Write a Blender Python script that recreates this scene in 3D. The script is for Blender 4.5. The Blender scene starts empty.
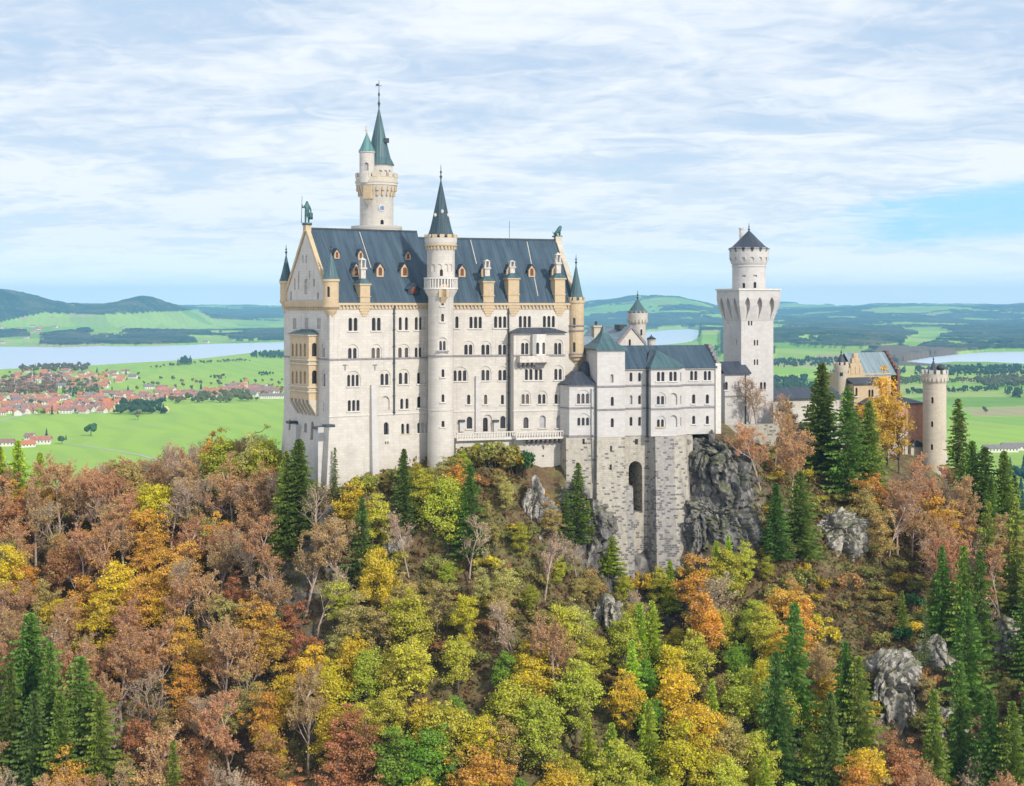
import bpy, bmesh, math, random
import numpy as np
from mathutils import Matrix, Vector

# ------------------------------------------------------------------ camera, sky, sun, exposure
S = bpy.context.scene
C = S.collection
F, CXP, HYP = 1500.0, 512.0, 305.0          # focal length in pixels, principal column, horizon row

cam_d = bpy.data.cameras.new("camera")
cam = bpy.data.objects.new("camera", cam_d)
C.objects.link(cam)
cam_d.sensor_fit = 'HORIZONTAL'
cam_d.sensor_width = 36.0
cam_d.lens = 36.0 * F / 1024.0
cam_d.shift_y = -(393.0 - HYP) / 1024.0
cam_d.clip_start = 1.0
cam_d.clip_end = 200000.0
cam.rotation_euler = (math.radians(90), 0, 0)
S.camera = cam

SUN_EL, SUN_AZ = math.radians(34), math.radians(142)      # azimuth clockwise from +Y (the view axis)
SUN_STRENGTH, SUN_ANGLE = 3.0, math.radians(2.5)
SKY_STRENGTH = 0.105
CLOUD_BRIGHT = (6.6, 6.85, 7.2)
CLOUD_GREY = (3.9, 4.75, 6.0)
sun_d = bpy.data.lights.new("sun", 'SUN')
sun_d.energy = SUN_STRENGTH
sun_d.angle = SUN_ANGLE
sun_d.color = (1.0, 0.93, 0.82)
sun = bpy.data.objects.new("sun", sun_d)
C.objects.link(sun)
to_sun = Vector((math.sin(SUN_AZ) * math.cos(SUN_EL), math.cos(SUN_AZ) * math.cos(SUN_EL), math.sin(SUN_EL)))
sun.rotation_euler = to_sun.to_track_quat('Z', 'Y').to_euler()
sun.location = to_sun * 500

S.view_settings.view_transform = 'Standard'
S.view_settings.look = 'None'
S.view_settings.gamma = 1.0
S.view_settings.exposure = 0.48
S.view_settings.use_curve_mapping = False
S.cycles.max_bounces = 6
S.cycles.volume_bounces = 2
S.cycles.transparent_max_bounces = 8
S.cycles.use_denoising = True


class NT:
    """tiny node-tree builder"""
    def __init__(s, tree):
        s.t = tree
        s.n, s.l = tree.nodes, tree.links

    def node(s, kind, **kw):
        nd = s.n.new(kind)
        for k, v in kw.items():
            setattr(nd, k, v)
        return nd

    def put(s, sock, val):
        if isinstance(val, bpy.types.NodeSocket):
            s.l.new(val, sock)
        elif val is not None:
            if sock.type == 'RGBA' and len(val) == 3:
                val = (*val, 1)
            sock.default_value = val

    def math(s, op, a, b=None, c=None, clamp=False):
        nd = s.node('ShaderNodeMath', operation=op, use_clamp=clamp)
        s.put(nd.inputs[0], a)
        if b is not None:
            s.put(nd.inputs[1], b)
        if c is not None:
            s.put(nd.inputs[2], c)
        return nd.outputs[0]

    def vmath(s, op, a, b=None):
        nd = s.node('ShaderNodeVectorMath', operation=op)
        s.put(nd.inputs[0], a)
        if b is not None:
            s.put(nd.inputs[1], b)
        return nd.outputs[0] if op not in ('LENGTH', 'DOT_PRODUCT', 'DISTANCE') else nd.outputs[1]

    def mix(s, fac, a, b, blend='MIX'):
        nd = s.node('ShaderNodeMix', data_type='RGBA', blend_type=blend)
        s.put(nd.inputs[0], fac)
        s.put(nd.inputs[6], a)
        s.put(nd.inputs[7], b)
        return nd.outputs[2]

    def noise(s, vec, scale, detail=4, rough=0.55, dist=0.0):
        nd = s.node('ShaderNodeTexNoise')
        s.put(nd.inputs['Vector'], vec)
        nd.inputs['Scale'].default_value = scale
        nd.inputs['Detail'].default_value = detail
        nd.inputs['Roughness'].default_value = rough
        nd.inputs['Distortion'].default_value = dist
        return nd.outputs['Fac']

    def ramp(s, fac, stops, interp='LINEAR'):
        nd = s.node('ShaderNodeValToRGB')
        nd.color_ramp.interpolation = interp
        e = nd.color_ramp.elements
        while len(e) < len(stops):
            e.new(0.5)
        for el, (p, col) in zip(e, stops):
            el.position = p
            el.color = (*col, 1) if len(col) == 3 else col
        s.put(nd.inputs[0], fac)
        return nd.outputs[0]

    def sstep(s, x, a, b):
        nd = s.node('ShaderNodeMapRange', interpolation_type='SMOOTHSTEP')
        s.put(nd.inputs[0], x)
        nd.inputs[1].default_value = a
        nd.inputs[2].default_value = b
        return nd.outputs[0]

    def comb(s, x, y, z):
        nd = s.node('ShaderNodeCombineXYZ')
        for i, q in enumerate((x, y, z)):
            s.put(nd.inputs[i], q)
        return nd.outputs[0]

    def sep(s, v):
        nd = s.node('ShaderNodeSeparateXYZ')
        s.put(nd.inputs[0], v)
        return nd.outputs


# the sky: Nishita blue seen through a thin broken cloud sheet
W = bpy.data.worlds.new("World")
S.world = W
W.use_nodes = True
w = NT(W.node_tree)
bg = w.n['Background']
sky = w.node('ShaderNodeTexSky', sky_type='NISHITA')
sky.sun_disc = False
sky.sun_elevation = SUN_EL
sky.sun_rotation = SUN_AZ
sky.altitude = 900
sky.air_density = 1.0
sky.dust_density = 0.6
sky.ozone_density = 2.0
d = w.node('ShaderNodeTexCoord').outputs['Generated']
dx, dy, dz = w.sep(d)
den = w.math('ADD', w.math('MAXIMUM', dz, 0.0), 0.13)
pu = w.math('DIVIDE', dx, den)
pv = w.math('DIVIDE', dy, den)
pc = w.comb(pu, w.math('MULTIPLY', pv, 1.0), 0.0)
rotn = w.node('ShaderNodeMapping')
w.put(rotn.inputs[0], pc)
rotn.inputs['Rotation'].default_value = (0, 0, math.radians(24))
rotn.inputs['Scale'].default_value = (0.8, 1.0, 1.0)
n1 = w.noise(rotn.outputs[0], 2.2, 8, 0.55, 0.6)          # puffs
n2 = w.noise(rotn.outputs[0], 0.9, 5, 0.5, 0.3)          # broad sheets
n3 = w.noise(rotn.outputs[0], 8.0, 7, 0.6, 1.2)          # ripples
nn = w.math('ADD', w.math('MULTIPLY', n1, 0.5), w.math('ADD', w.math('MULTIPLY', n2, 0.3), w.math('MULTIPLY', n3, 0.3)))
# a clear gap low on the right, as the cloud sheet ends there
gx = w.math('SUBTRACT', w.math('DIVIDE', dx, dy), 0.36)
gz = w.math('SUBTRACT', w.math('SUBTRACT', w.math('DIVIDE', dz, dy), 0.066), w.math('MULTIPLY', gx, 0.10))
gap = w.math('ADD', w.math('POWER', w.math('DIVIDE', gx, 0.15), 2.0), w.math('POWER', w.math('DIVIDE', gz, 0.020), 2.0))
gapm = w.math('SUBTRACT', 1.0, w.sstep(w.math('ADD', gap, w.math('ADD', w.math('MULTIPLY', w.math('SUBTRACT', n1, 0.5), 1.6), w.math('MULTIPLY', w.math('SUBTRACT', n3, 0.5), 1.4))), 0.25, 1.7))
cover = w.math('SUBTRACT', w.sstep(nn, 0.22, 0.56), w.math('MULTIPLY', gapm, 0.9), clamp=True)
cover = w.math('ADD', w.math('MULTIPLY', cover, 0.72), w.math('MULTIPLY', w.math('SUBTRACT', 1.0, gapm), 0.26), clamp=True)
thick = w.sstep(nn, 0.44, 0.68)
low = w.math('SUBTRACT', 1.0, w.sstep(dz, 0.02, 0.16))
ccol = w.mix(w.math('ADD', thick, w.math('MULTIPLY', low, 0.55), clamp=True), CLOUD_GREY, CLOUD_BRIGHT)
blue = w.mix(0.6, sky.outputs[0], (3.3, 5.1, 6.9))
blue = w.mix(w.math('MULTIPLY', gapm, 0.7), blue, (2.9, 5.5, 7.1))
skyc = w.mix(cover, blue, ccol)
# the air near the horizon is the brightest part of a thinly veiled sky
skyc = w.mix(w.math('MULTIPLY', w.math('SUBTRACT', 1.0, w.sstep(dz, 0.0, 0.05)), 0.8), skyc, (9.0, 9.3, 9.5))
w.put(bg.inputs[0], skyc)
bg.inputs[1].default_value = SKY_STRENGTH


# ------------------------------------------------------------------ frames, mesh collecting, tagging
class Frame:
    """a building's own axes: x along the facade, y inward, z up"""
    def __init__(s, x, y, deg, z=0.0):
        s.x, s.y, s.z, s.deg = x, y, z, deg
        s.a = math.radians(deg)
        s.M = Matrix.Translation((x, y, z)) @ Matrix.Rotation(s.a, 4, 'Z')
        s.I = s.M.inverted()

    def at(s, px, py, y=0.0):
        """local (x, z) where the sight line of that pixel meets the plane y"""
        dx = (px - CXP) / F
        sa, ca = math.sin(s.a), math.cos(s.a)
        t = (y - (sa * s.x - ca * s.y)) / (-sa * dx + ca)
        return (dx * t - s.x) * ca + (t - s.y) * sa, (HYP - py) / F * t - s.z

    def dist(s, px, y=0.0):
        dx = (px - CXP) / F
        sa, ca = math.sin(s.a), math.cos(s.a)
        return (y - (sa * s.x - ca * s.y)) / (-sa * dx + ca)

    def on_slope(s, px, py, y0, z0, k):
        """local point where the sight line meets the roof plane z = z0 + k (y - y0)"""
        dx, dzz = (px - CXP) / F, (HYP - py) / F
        sa, ca = math.sin(s.a), math.cos(s.a)
        # y(t) = t(-sa dx + ca) + sa x - ca y ; z(t) = t dzz - z
        p, q = (-sa * dx + ca), sa * s.x - ca * s.y
        t = (z0 + k * (q - y0) + s.z) / (dzz - k * p)
        wx, wy = dx * t, t
        return (wx - s.x) * ca + (wy - s.y) * sa, p * t + q, dzz * t - s.z

    def sub(s, u, v, z=0.0, ddeg=0.0):
        p = s.M @ Vector((u, v, z))
        return Frame(p.x, p.y, s.deg + ddeg, p.z)


def P(px, py, Y):
    return Vector(((px - CXP) / F * Y, Y, (HYP - py) / F * Y))


WM = {}          # world matrix of every empty / part while building


class MB:
    def __init__(s):
        s.v, s.f, s.m, s.c = [], [], [], 0

    def add(s, verts, faces):
        b = len(s.v)
        s.v += [tuple(q) for q in verts]
        s.f += [tuple(b + i for i in fc) for fc in faces]
        s.m += [s.c] * len(faces)
        return s

    def box(s, x0, x1, y0, y1, z0, z1):
        return s.prism([(x0, y0), (x1, y0), (x1, y1), (x0, y1)], z0, z1)

    def prism(s, pts, z0, z1, top=None):
        n = len(pts)
        tp = top or pts
        vs = [(x, y, z0) for x, y in pts] + [(x, y, z1) for x, y in tp]
        fs = [tuple(reversed(range(n))), tuple(range(n, 2 * n))]
        fs += [(i, (i + 1) % n, n + (i + 1) % n, n + i) for i in range(n)]
        return s.add(vs, fs)

    def xz(s, pts, y0, y1):
        n = len(pts)
        vs = [(x, y0, z) for x, z in pts] + [(x, y1, z) for x, z in pts]
        fs = [tuple(range(n)), tuple(reversed(range(n, 2 * n)))]
        fs += [(i, n + i, n + (i + 1) % n, (i + 1) % n) for i in range(n)]
        return s.add(vs, fs)

    def yz(s, pts, x0, x1):
        n = len(pts)
        vs = [(x0, y, z) for y, z in pts] + [(x1, y, z) for y, z in pts]
        fs = [tuple(reversed(range(n))), tuple(range(n, 2 * n))]
        fs += [(i, (i + 1) % n, n + (i + 1) % n, n + i) for i in range(n)]
        return s.add(vs, fs)

    def pyramid(s, pts, z0, apex):
        n = len(pts)
        vs = [(x, y, z0) for x, y in pts] + [apex]
        return s.add(vs, [tuple(reversed(range(n)))] + [(i, (i + 1) % n, n) for i in range(n)])

    def lathe(s, prof, cx=0.0, cy=0.0, seg=28, rot=0.0):
        vs, fs = [], []
        rings = []
        for r, z in prof:
            if r < 1e-4:
                rings.append([len(vs)])
                vs.append((cx, cy, z))
            else:
                rings.append(list(range(len(vs), len(vs) + seg)))
                vs += [(cx + r * math.cos(rot + 2 * math.pi * i / seg), cy + r * math.sin(rot + 2 * math.pi * i / seg), z) for i in range(seg)]
        for A, B in zip(rings, rings[1:]):
            if len(A) == 1 and len(B) == 1:
                continue
            for i in range(seg):
                j = (i + 1) % seg
                if len(A) == 1:
                    fs.append((A[0], B[j], B[i]))
                elif len(B) == 1:
                    fs.append((A[i], A[j], B[0]))
                else:
                    fs.append((A[i], A[j], B[j], B[i]))
        if len(rings[0]) > 1:
            fs.append(tuple(reversed(rings[0])))
        if len(rings[-1]) > 1:
            fs.append(tuple(rings[-1]))
        return s.add(vs, fs)

    def tube(s, pts, rad, sides=6):
        pts = [Vector(p) for p in pts]
        vs, fs = [], []
        for i, p in enumerate(pts):
            t = (pts[min(i + 1, len(pts) - 1)] - pts[max(i - 1, 0)])
            t = t.normalized() if t.length > 1e-9 else Vector((0, 0, 1))
            a = t.cross(Vector((0.31, 0.2, 0.93)) if abs(t.z) < 0.8 else Vector((1, 0.13, 0))).normalized()
            b = t.cross(a)
            r = rad[i] if not isinstance(rad, (int, float)) else rad
            for k in range(sides):
                an = 2 * math.pi * k / sides
                vs.append(p + a * (r * math.cos(an)) + b * (r * math.sin(an)))
        for i in range(len(pts) - 1):
            for k in range(sides):
                k2 = (k + 1) % sides
                fs.append((i * sides + k, i * sides + k2, (i + 1) * sides + k2, (i + 1) * sides + k))
        fs.append(tuple(reversed(range(sides))))
        fs.append(tuple(range((len(pts) - 1) * sides, len(pts) * sides)))
        return s.add(vs, fs)

    def ring_blocks(s, cx, cy, r0, r1, z0, z1, n, frac=0.55, rot=0.0):
        """merlons or corbels: n blocks spaced round a ring"""
        for i in range(n):
            a0 = rot + 2 * math.pi * (i - frac / 2) / n
            a1 = rot + 2 * math.pi * (i + frac / 2) / n
            pts = [(cx + r * math.cos(a), cy + r * math.sin(a)) for r, a in ((r0, a0), (r1, a0), (r1, a1), (r0, a1))]
            s.prism(pts, z0, z1)
        return s

    def sphere(s, c, r, sub=1, sq=(1, 1, 1)):
        bm = bmesh.new()
        bmesh.ops.create_icosphere(bm, subdivisions=sub, radius=1)
        bm.verts.ensure_lookup_table()
        vs = [(c[0] + q.co.x * r * sq[0], c[1] + q.co.y * r * sq[1], c[2] + q.co.z * r * sq[2]) for q in bm.verts]
        fs = [tuple(q.index for q in fc.verts) for fc in bm.faces]
        bm.free()
        return s.add(vs, fs)

    def mesh(s, name, mats, recalc=True, smooth=None, xf=None):
        me = bpy.data.meshes.new(name)
        vs = s.v if xf is None else [tuple(xf @ Vector(q)) for q in s.v]
        me.from_pydata(vs, [], s.f)
        for m in (mats if isinstance(mats, (list, tuple)) else [mats]):
            me.materials.append(m)
        if any(s.m):
            me.polygons.foreach_set('material_index', s.m)
        if recalc:
            bm = bmesh.new()
            bm.from_mesh(me)
            bmesh.ops.recalc_face_normals(bm, faces=bm.faces)
            bm.to_mesh(me)
            bm.free()
        if smooth is not None:
            me.shade_smooth()
            me.set_sharp_from_angle(angle=math.radians(smooth))
        me.update()
        return me

    def build(s, name, mats, parent=None, frame=None, recalc=True, smooth=None):
        return place(name, s.mesh(name, mats, recalc, smooth), parent, frame)


def place(name, me, parent=None, frame=None):
    o = bpy.data.objects.new(name, me)
    C.objects.link(o)
    M = frame.M if frame is not None else Matrix.Identity(4)
    if parent is not None:
        o.parent = parent
        o.matrix_local = WM[parent.name].inverted() @ M
    else:
        o.matrix_world = M
    WM[o.name] = M.copy()
    return o


def tag(o, label=None, cat=None, group=None, kind=None):
    if label:
        o['label'] = label
    if cat:
        o['category'] = cat
    if group:
        o['group'] = group
    if kind:
        o['kind'] = kind
    return o


def thing(name, label, cat, frame, group=None):
    o = bpy.data.objects.new(name, None)
    C.objects.link(o)
    o.empty_display_size = 0.5
    o.matrix_world = frame.M
    WM[o.name] = frame.M.copy()
    return tag(o, label, cat, group)


def cut(me, cutters):
    """subtract closed cutter meshes (all in the same space) from a closed mesh"""
    for mb in cutters:
        if not mb.f:
            continue
        cm = mb.mesh("cutter", [])
        a = bpy.data.objects.new("cut_a", me)
        b = bpy.data.objects.new("cut_b", cm)
        C.objects.link(a)
        C.objects.link(b)
        md = a.modifiers.new("b", 'BOOLEAN')
        md.operation = 'DIFFERENCE'
        md.solver = 'EXACT'
        md.use_self = True
        md.object = b
        dg = bpy.context.evaluated_depsgraph_get()
        new = bpy.data.meshes.new_from_object(a.evaluated_get(dg))
        bpy.data.objects.remove(a)
        bpy.data.objects.remove(b)
        bpy.data.meshes.remove(cm)
        me = new
    return me


def arch(cx, z0, w_, h, seg=7, point=0.0):
    """outline of a round-headed opening"""
    r = w_ / 2
    pts = [(cx - r, z0), (cx + r, z0)]
    for i in range(seg + 1):
        a = math.pi * i / seg
        pts.append((cx + r * math.cos(a), z0 + h - r + r * math.sin(a) * (1 + point)))
    return pts


# ------------------------------------------------------------------ materials
MATS = {}


def new_mat(name):
    m = bpy.data.materials.new(name)
    m.use_nodes = True
    MATS[name] = m
    n = NT(m.node_tree)
    return m, n, n.n['Principled BSDF']


def plain(name, c, rough=0.7, var=0.25, scale=1.2, metal=0.0, bump=0.0, spec=0.3):
    """one base colour, broken up by noise"""
    m, n, b = new_mat(name)
    tc = n.node('ShaderNodeTexCoord').outputs['Object']
    f1 = n.noise(tc, scale, 5, 0.6)
    dark = tuple(q * (1 - var) for q in c)
    lite = tuple(min(1, q * (1 + var)) for q in c)
    n.put(b.inputs['Base Color'], n.ramp(f1, [(0.3, dark), (0.7, lite)]))
    b.inputs['Roughness'].default_value = rough
    b.inputs['Metallic'].default_value = metal
    b.inputs['Specular IOR Level'].default_value = spec
    if bump:
        bp = n.node('ShaderNodeBump')
        bp.inputs['Strength'].default_value = bump
        bp.inputs['Distance'].default_value = 0.1
        n.put(bp.inputs['Height'], n.noise(tc, scale * 4, 5, 0.6))
        n.put(b.inputs['Normal'], bp.outputs[0])
    return m


def facade_uv(n):
    tc = n.node('ShaderNodeTexCoord').outputs['Object']
    x, y, z = n.sep(tc)
    return tc, n.comb(n.math('ADD', x, n.math('MULTIPLY', y, 1.0)), z, 0.0), x, y, z


def plaster(name, c, c_dirty, block=(1.1, 0.55), joint=0.06, streak=0.5):
    """pale dressed limestone: faint courses, rain streaks, blotches"""
    m, n, b = new_mat(name)
    tc, uv, x, y, z = facade_uv(n)
    br = n.node('ShaderNodeTexBrick')
    n.put(br.inputs['Vector'], uv)
    br.inputs['Scale'].default_value = 1.0
    br.inputs['Brick Width'].default_value = block[0]
    br.inputs['Row Height'].default_value = block[1]
    br.inputs['Mortar Size'].default_value = 0.025
    br.inputs['Mortar Smooth'].default_value = 0.4
    br.inputs['Color1'].default_value = (1, 1, 1, 1)
    br.inputs['Color2'].default_value = (0.86, 0.86, 0.86, 1)
    br.inputs['Mortar'].default_value = (1 - joint * 4, 1 - joint * 4, 1 - joint * 4, 1)
    stv = n.comb(n.math('MULTIPLY', n.math('ADD', x, y), 1.6), n.math('MULTIPLY', z, 0.07), n.math('MULTIPLY', y, 0.2))
    st = n.noise(stv, 1.0, 6, 0.65)
    bl = n.noise(tc, 0.16, 5, 0.6)
    dirt = n.math('ADD', n.math('MULTIPLY', n.sstep(st, 0.5, 0.8), streak), n.math('MULTIPLY', n.sstep(bl, 0.45, 0.75), 0.45), clamp=True)
    col = n.mix(dirt, c, c_dirty)
    col = n.mix(0.75, col, n.mix(1.0, col, br.outputs[0], 'MULTIPLY'))
    n.put(b.inputs['Base Color'], col)
    b.inputs['Roughness'].default_value = 0.85
    b.inputs['Specular IOR Level'].default_value = 0.2
    bp = n.node('ShaderNodeBump')
    bp.inputs['Strength'].default_value = 0.25
    bp.inputs['Distance'].default_value = 0.05
    n.put(bp.inputs['Height'], n.math('ADD', n.noise(tc, 3.0, 4), br.outputs['Fac']))
    n.put(b.inputs['Normal'], bp.outputs[0])
    return m


def masonry(name, lite, dark, thr=0.72, block=(0.85, 0.42), low_z=None):
    """squared rubble: mostly pale blocks with scattered dark ones, darker staining"""
    m, n, b = new_mat(name)
    tc, uv, x, y, z = facade_uv(n)
    wob = n.node('ShaderNodeTexNoise')
    n.put(wob.inputs['Vector'], tc)
    wob.inputs['Scale'].default_value = 0.7
    uv2 = n.vmath('ADD', uv, n.vmath('MULTIPLY', wob.outputs['Color'], (0.22, 0.22, 0.22)))
    br = n.node('ShaderNodeTexBrick')
    n.put(br.inputs['Vector'], uv2)
    br.offset_frequency = 2
    br.squash = 0.75
    br.squash_frequency = 3
    br.inputs['Scale'].default_value = 1.0
    br.inputs['Brick Width'].default_value = block[0]
    br.inputs['Row Height'].default_value = block[1]
    br.inputs['Mortar Size'].default_value = 0.05
    br.inputs['Mortar Smooth'].default_value = 0.3
    br.inputs['Color1'].default_value = (0, 0, 0, 1)
    br.inputs['Color2'].default_value = (1, 1, 1, 1)
    br.inputs['Mortar'].default_value = (0.35, 0.35, 0.35, 1)
    rnd = br.outputs[0]
    # more dark blocks towards the lower courses, where the wall is built of field stone
    zz = n.sstep(z, -45.0, -28.0) if low_z is None else n.sstep(z, low_z[0], low_z[1])
    t = n.math('ADD', rnd, n.math('MULTIPLY', n.math('SUBTRACT', 1.0, zz), 0.14))
    t = n.math('ADD', t, n.math('MULTIPLY', n.math('SUBTRACT', n.noise(tc, 0.3, 4), 0.5), 0.5))
    pick = n.sstep(t, thr, thr + 0.12)
    base = n.ramp(n.noise(tc, 1.3, 5), [(0.3, tuple(q * 0.8 for q in lite)), (0.7, tuple(min(1, q * 1.15) for q in lite))])
    col = n.mix(pick, base, dark)
    stv = n.comb(n.math('MULTIPLY', n.math('ADD', x, y), 0.8), n.math('MULTIPLY', z, 0.06), 0.0)
    st = n.sstep(n.noise(stv, 1.0, 5, 0.6), 0.5, 0.72)
    col = n.mix(n.math('MULTIPLY', st, 0.55), col, (0.20, 0.19, 0.19))
    n.put(b.inputs['Base Color'], col)
    b.inputs['Roughness'].default_value = 0.9
    b.inputs['Specular IOR Level'].default_value = 0.15
    bp = n.node('ShaderNodeBump')
    bp.inputs['Strength'].default_value = 0.6
    bp.inputs['Distance'].default_value = 0.12
    n.put(bp.inputs['Height'], n.math('SUBTRACT', n.noise(tc, 2.5, 4), n.math('MULTIPLY', br.outputs['Fac'], 0.8)))
    n.put(b.inputs['Normal'], bp.outputs[0])
    return m


def slate(name, c, c2, seam=0.6, rough=0.5):
    """standing-seam roof sheets, faded in drifts down the slope"""
    m, n, b = new_mat(name)
    tc, uv, x, y, z = facade_uv(n)
    wv = n.math('FRACT', n.math('DIVIDE', x, seam))
    ridge = n.math('SUBTRACT', 1.0, n.sstep(n.math('ABSOLUTE', n.math('SUBTRACT', wv, 0.5)), 0.0, 0.16))
    stv = n.comb(n.math('MULTIPLY', x, 1.1), n.math('MULTIPLY', z, 0.09), n.math('MULTIPLY', y, 0.09))
    st = n.noise(stv, 1.0, 7, 0.65)
    panel = n.node('ShaderNodeTexWhiteNoise', noise_dimensions='2D')
    n.put(panel.inputs['Vector'], n.comb(n.math('FLOOR', n.math('DIVIDE', x, seam)), n.math('FLOOR', n.math('DIVIDE', z, 2.4)), 0.0))
    f = n.math('ADD', n.math('MULTIPLY', n.sstep(st, 0.32, 0.72), 0.8), n.math('MULTIPLY', panel.outputs[0], 0.25))
    col = n.mix(f, c, c2)
    col = n.mix(n.math('MULTIPLY', ridge, 0.16), col, tuple(q * 0.5 for q in c))
    pale = n.sstep(n.noise(stv, 2.3, 4, 0.7), 0.66, 0.8)
    col = n.mix(n.math('MULTIPLY', pale, 0.4), col, (0.32, 0.36, 0.40))
    n.put(b.inputs['Base Color'], col)
    b.inputs['Roughness'].default_value = rough
    b.inputs['Specular IOR Level'].default_value = 0.35
    bp = n.node('ShaderNodeBump')
    bp.inputs['Strength'].default_value = 0.5
    bp.inputs['Distance'].default_value = 0.08
    n.put(bp.inputs['Height'], ridge)
    n.put(b.inputs['Normal'], bp.outputs[0])
    return m


def rock_mat(name, c1, c2, moss=(0.10, 0.11, 0.03), moss_amt=0.5):
    m, n, b = new_mat(name)
    geo = n.node('ShaderNodeNewGeometry')
    pos = geo.outputs['Position']
    px, py, pz = n.sep(pos)
    nz = n.sep(geo.outputs['Normal'])[2]
    f1 = n.noise(pos, 0.22, 8, 0.68, 0.8)
    stv = n.comb(n.math('MULTIPLY', px, 0.9), n.math('MULTIPLY', py, 0.9), n.math('MULTIPLY', pz, 0.16))
    f2 = n.noise(stv, 1.0, 6, 0.7)
    col = n.ramp(n.math('ADD', n.math('MULTIPLY', f1, 0.55), n.math('MULTIPLY', f2, 0.5)),
                 [(0.34, tuple(q * 0.35 for q in c1)), (0.47, c1), (0.62, c2), (0.72, tuple(q * w_ for q, w_ in zip(c2, (.95, .8, .66))))])
    up = n.sstep(n.math('ADD', nz, n.math('MULTIPLY', n.math('SUBTRACT', n.noise(pos, 0.5, 5), 0.5), 1.2)), 0.45, 0.8)
    col = n.mix(n.math('MULTIPLY', up, moss_amt), col, moss)
    n.put(b.inputs['Base Color'], col)
    b.inputs['Roughness'].default_value = 0.92
    b.inputs['Specular IOR Level'].default_value = 0.15
    bp = n.node('ShaderNodeBump')
    bp.inputs['Strength'].default_value = 0.9
    bp.inputs['Distance'].default_value = 0.5
    n.put(bp.inputs['Height'], n.math('ADD', n.noise(pos, 0.9, 8, 0.7), n.math('MULTIPLY', f2, 0.7)))
    n.put(b.inputs['Normal'], bp.outputs[0])
    return m


def leaf_mat(name, hue=0.03, val=0.5, trans=0.38):
    """leaves take the tree's own object colour, each leaf a little different"""
    m, n, b = new_mat(name)
    oi = n.node('ShaderNodeObjectInfo')
    rnd = n.node('ShaderNodeNewGeometry').outputs['Random Per Island']
    tc = n.node('ShaderNodeTexCoord').outputs['Object']
    cl = n.noise(tc, 0.55, 4, 0.6)
    hs = n.node('ShaderNodeHueSaturation')
    n.put(hs.inputs['Color'], oi.outputs['Color'])
    r2 = n.math('FRACT', n.math('MULTIPLY', rnd, 37.7))
    n.put(hs.inputs['Hue'], n.math('ADD', 0.5 - hue, n.math('ADD', n.math('MULTIPLY', r2, hue * 0.8), n.math('MULTIPLY', cl, hue * 1.6))))
    n.put(hs.inputs['Value'], n.math('ADD', 1 - val * 0.9, n.math('ADD', n.math('MULTIPLY', rnd, val * 1.1), n.math('MULTIPLY', cl, val * 0.7))))
    n.put(hs.inputs['Saturation'], n.math('ADD', 0.85, n.math('MULTIPLY', r2, 0.3)))
    n.put(b.inputs['Base Color'], hs.outputs[0])
    b.inputs['Roughness'].default_value = 0.75
    b.inputs['Specular IOR Level'].default_value = 0.15
    tr = n.node('ShaderNodeBsdfTranslucent')
    n.put(tr.inputs[0], hs.outputs[0])
    mx = n.node('ShaderNodeMixShader')
    mx.inputs[0].default_value = trans
    n.l.new(b.outputs[0], mx.inputs[1])
    n.l.new(tr.outputs[0], mx.inputs[2])
    n.l.new(mx.outputs[0], n.n['Material Output'].inputs[0])
    return m


LIME = plaster('limestone', (0.555, 0.515, 0.462), (0.36, 0.335, 0.305), streak=0.65)
LIME_PALE = plaster('pale_limestone', (0.525, 0.50, 0.48), (0.37, 0.355, 0.34), block=(0.9, 0.5), joint=0.04, streak=0.4)
SAND = plaster('sandstone', (0.53, 0.41, 0.265), (0.37, 0.28, 0.18), block=(0.8, 0.4))
SAND2 = plaster('grey_sandstone', (0.54, 0.475, 0.38), (0.36, 0.31, 0.25), block=(0.8, 0.45), streak=0.6)
TRIM = plain('trim_stone', (0.50, 0.46, 0.41), 0.85, 0.2, 2.0)
WHITE_TRIM = plain('pale_trim_stone', (0.56, 0.53, 0.49), 0.85, 0.12, 2.0)
DARK_TRIM = plain('weathered_string_course', (0.23, 0.21, 0.22), 0.85, 0.25, 2.0)
BRICK = masonry('red_brick', (0.62, 0.33, 0.22), (0.46, 0.21, 0.14), 0.6, (0.35, 0.14), low_z=(-200, -190))
MASON = masonry('rubble_masonry', (0.42, 0.385, 0.325), (0.15, 0.14, 0.14), 0.82)
MASON_GREY = masonry('grey_rubble_masonry', (0.34, 0.32, 0.295), (0.14, 0.135, 0.14), 0.74)
SLATE = slate('slate_blue_roof', (0.028, 0.050, 0.075), (0.064, 0.103, 0.136))
SLATE_TEAL = slate('patina_roof', (0.036, 0.078, 0.09), (0.085, 0.155, 0.17), 0.5)
SLATE_DARK = slate('dark_slate_roof', (0.030, 0.038, 0.055), (0.065, 0.08, 0.105), 0.4)
SLATE_PALE = slate('pale_blue_roof', (0.13, 0.19, 0.24), (0.24, 0.31, 0.36), 0.6)
SLATE_GREEN = slate('green_copper_roof', (0.14, 0.19, 0.21), (0.25, 0.32, 0.35), 0.7)
METAL = plain('dark_metal', (0.055, 0.07, 0.08), 0.5, 0.3, 2.0, 0.3)
BRONZE = plain('bronze_patina', (0.055, 0.12, 0.12), 0.55, 0.4, 1.5, 0.3)
GLASS, n, b = new_mat('window_glass')          # base tone and roughness vary at random between panes
rn_ = n.node('ShaderNodeObjectInfo').outputs['Random']
n.put(b.inputs['Base Color'], n.ramp(rn_, [(0.0, (0.010, 0.010, 0.014)), (0.7, (0.022, 0.022, 0.03)), (0.86, (0.05, 0.046, 0.05)), (1.0, (0.11, 0.09, 0.075))]))
n.put(b.inputs['Roughness'], n.math('ADD', 0.08, n.math('MULTIPLY', rn_, 0.2)))
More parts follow.
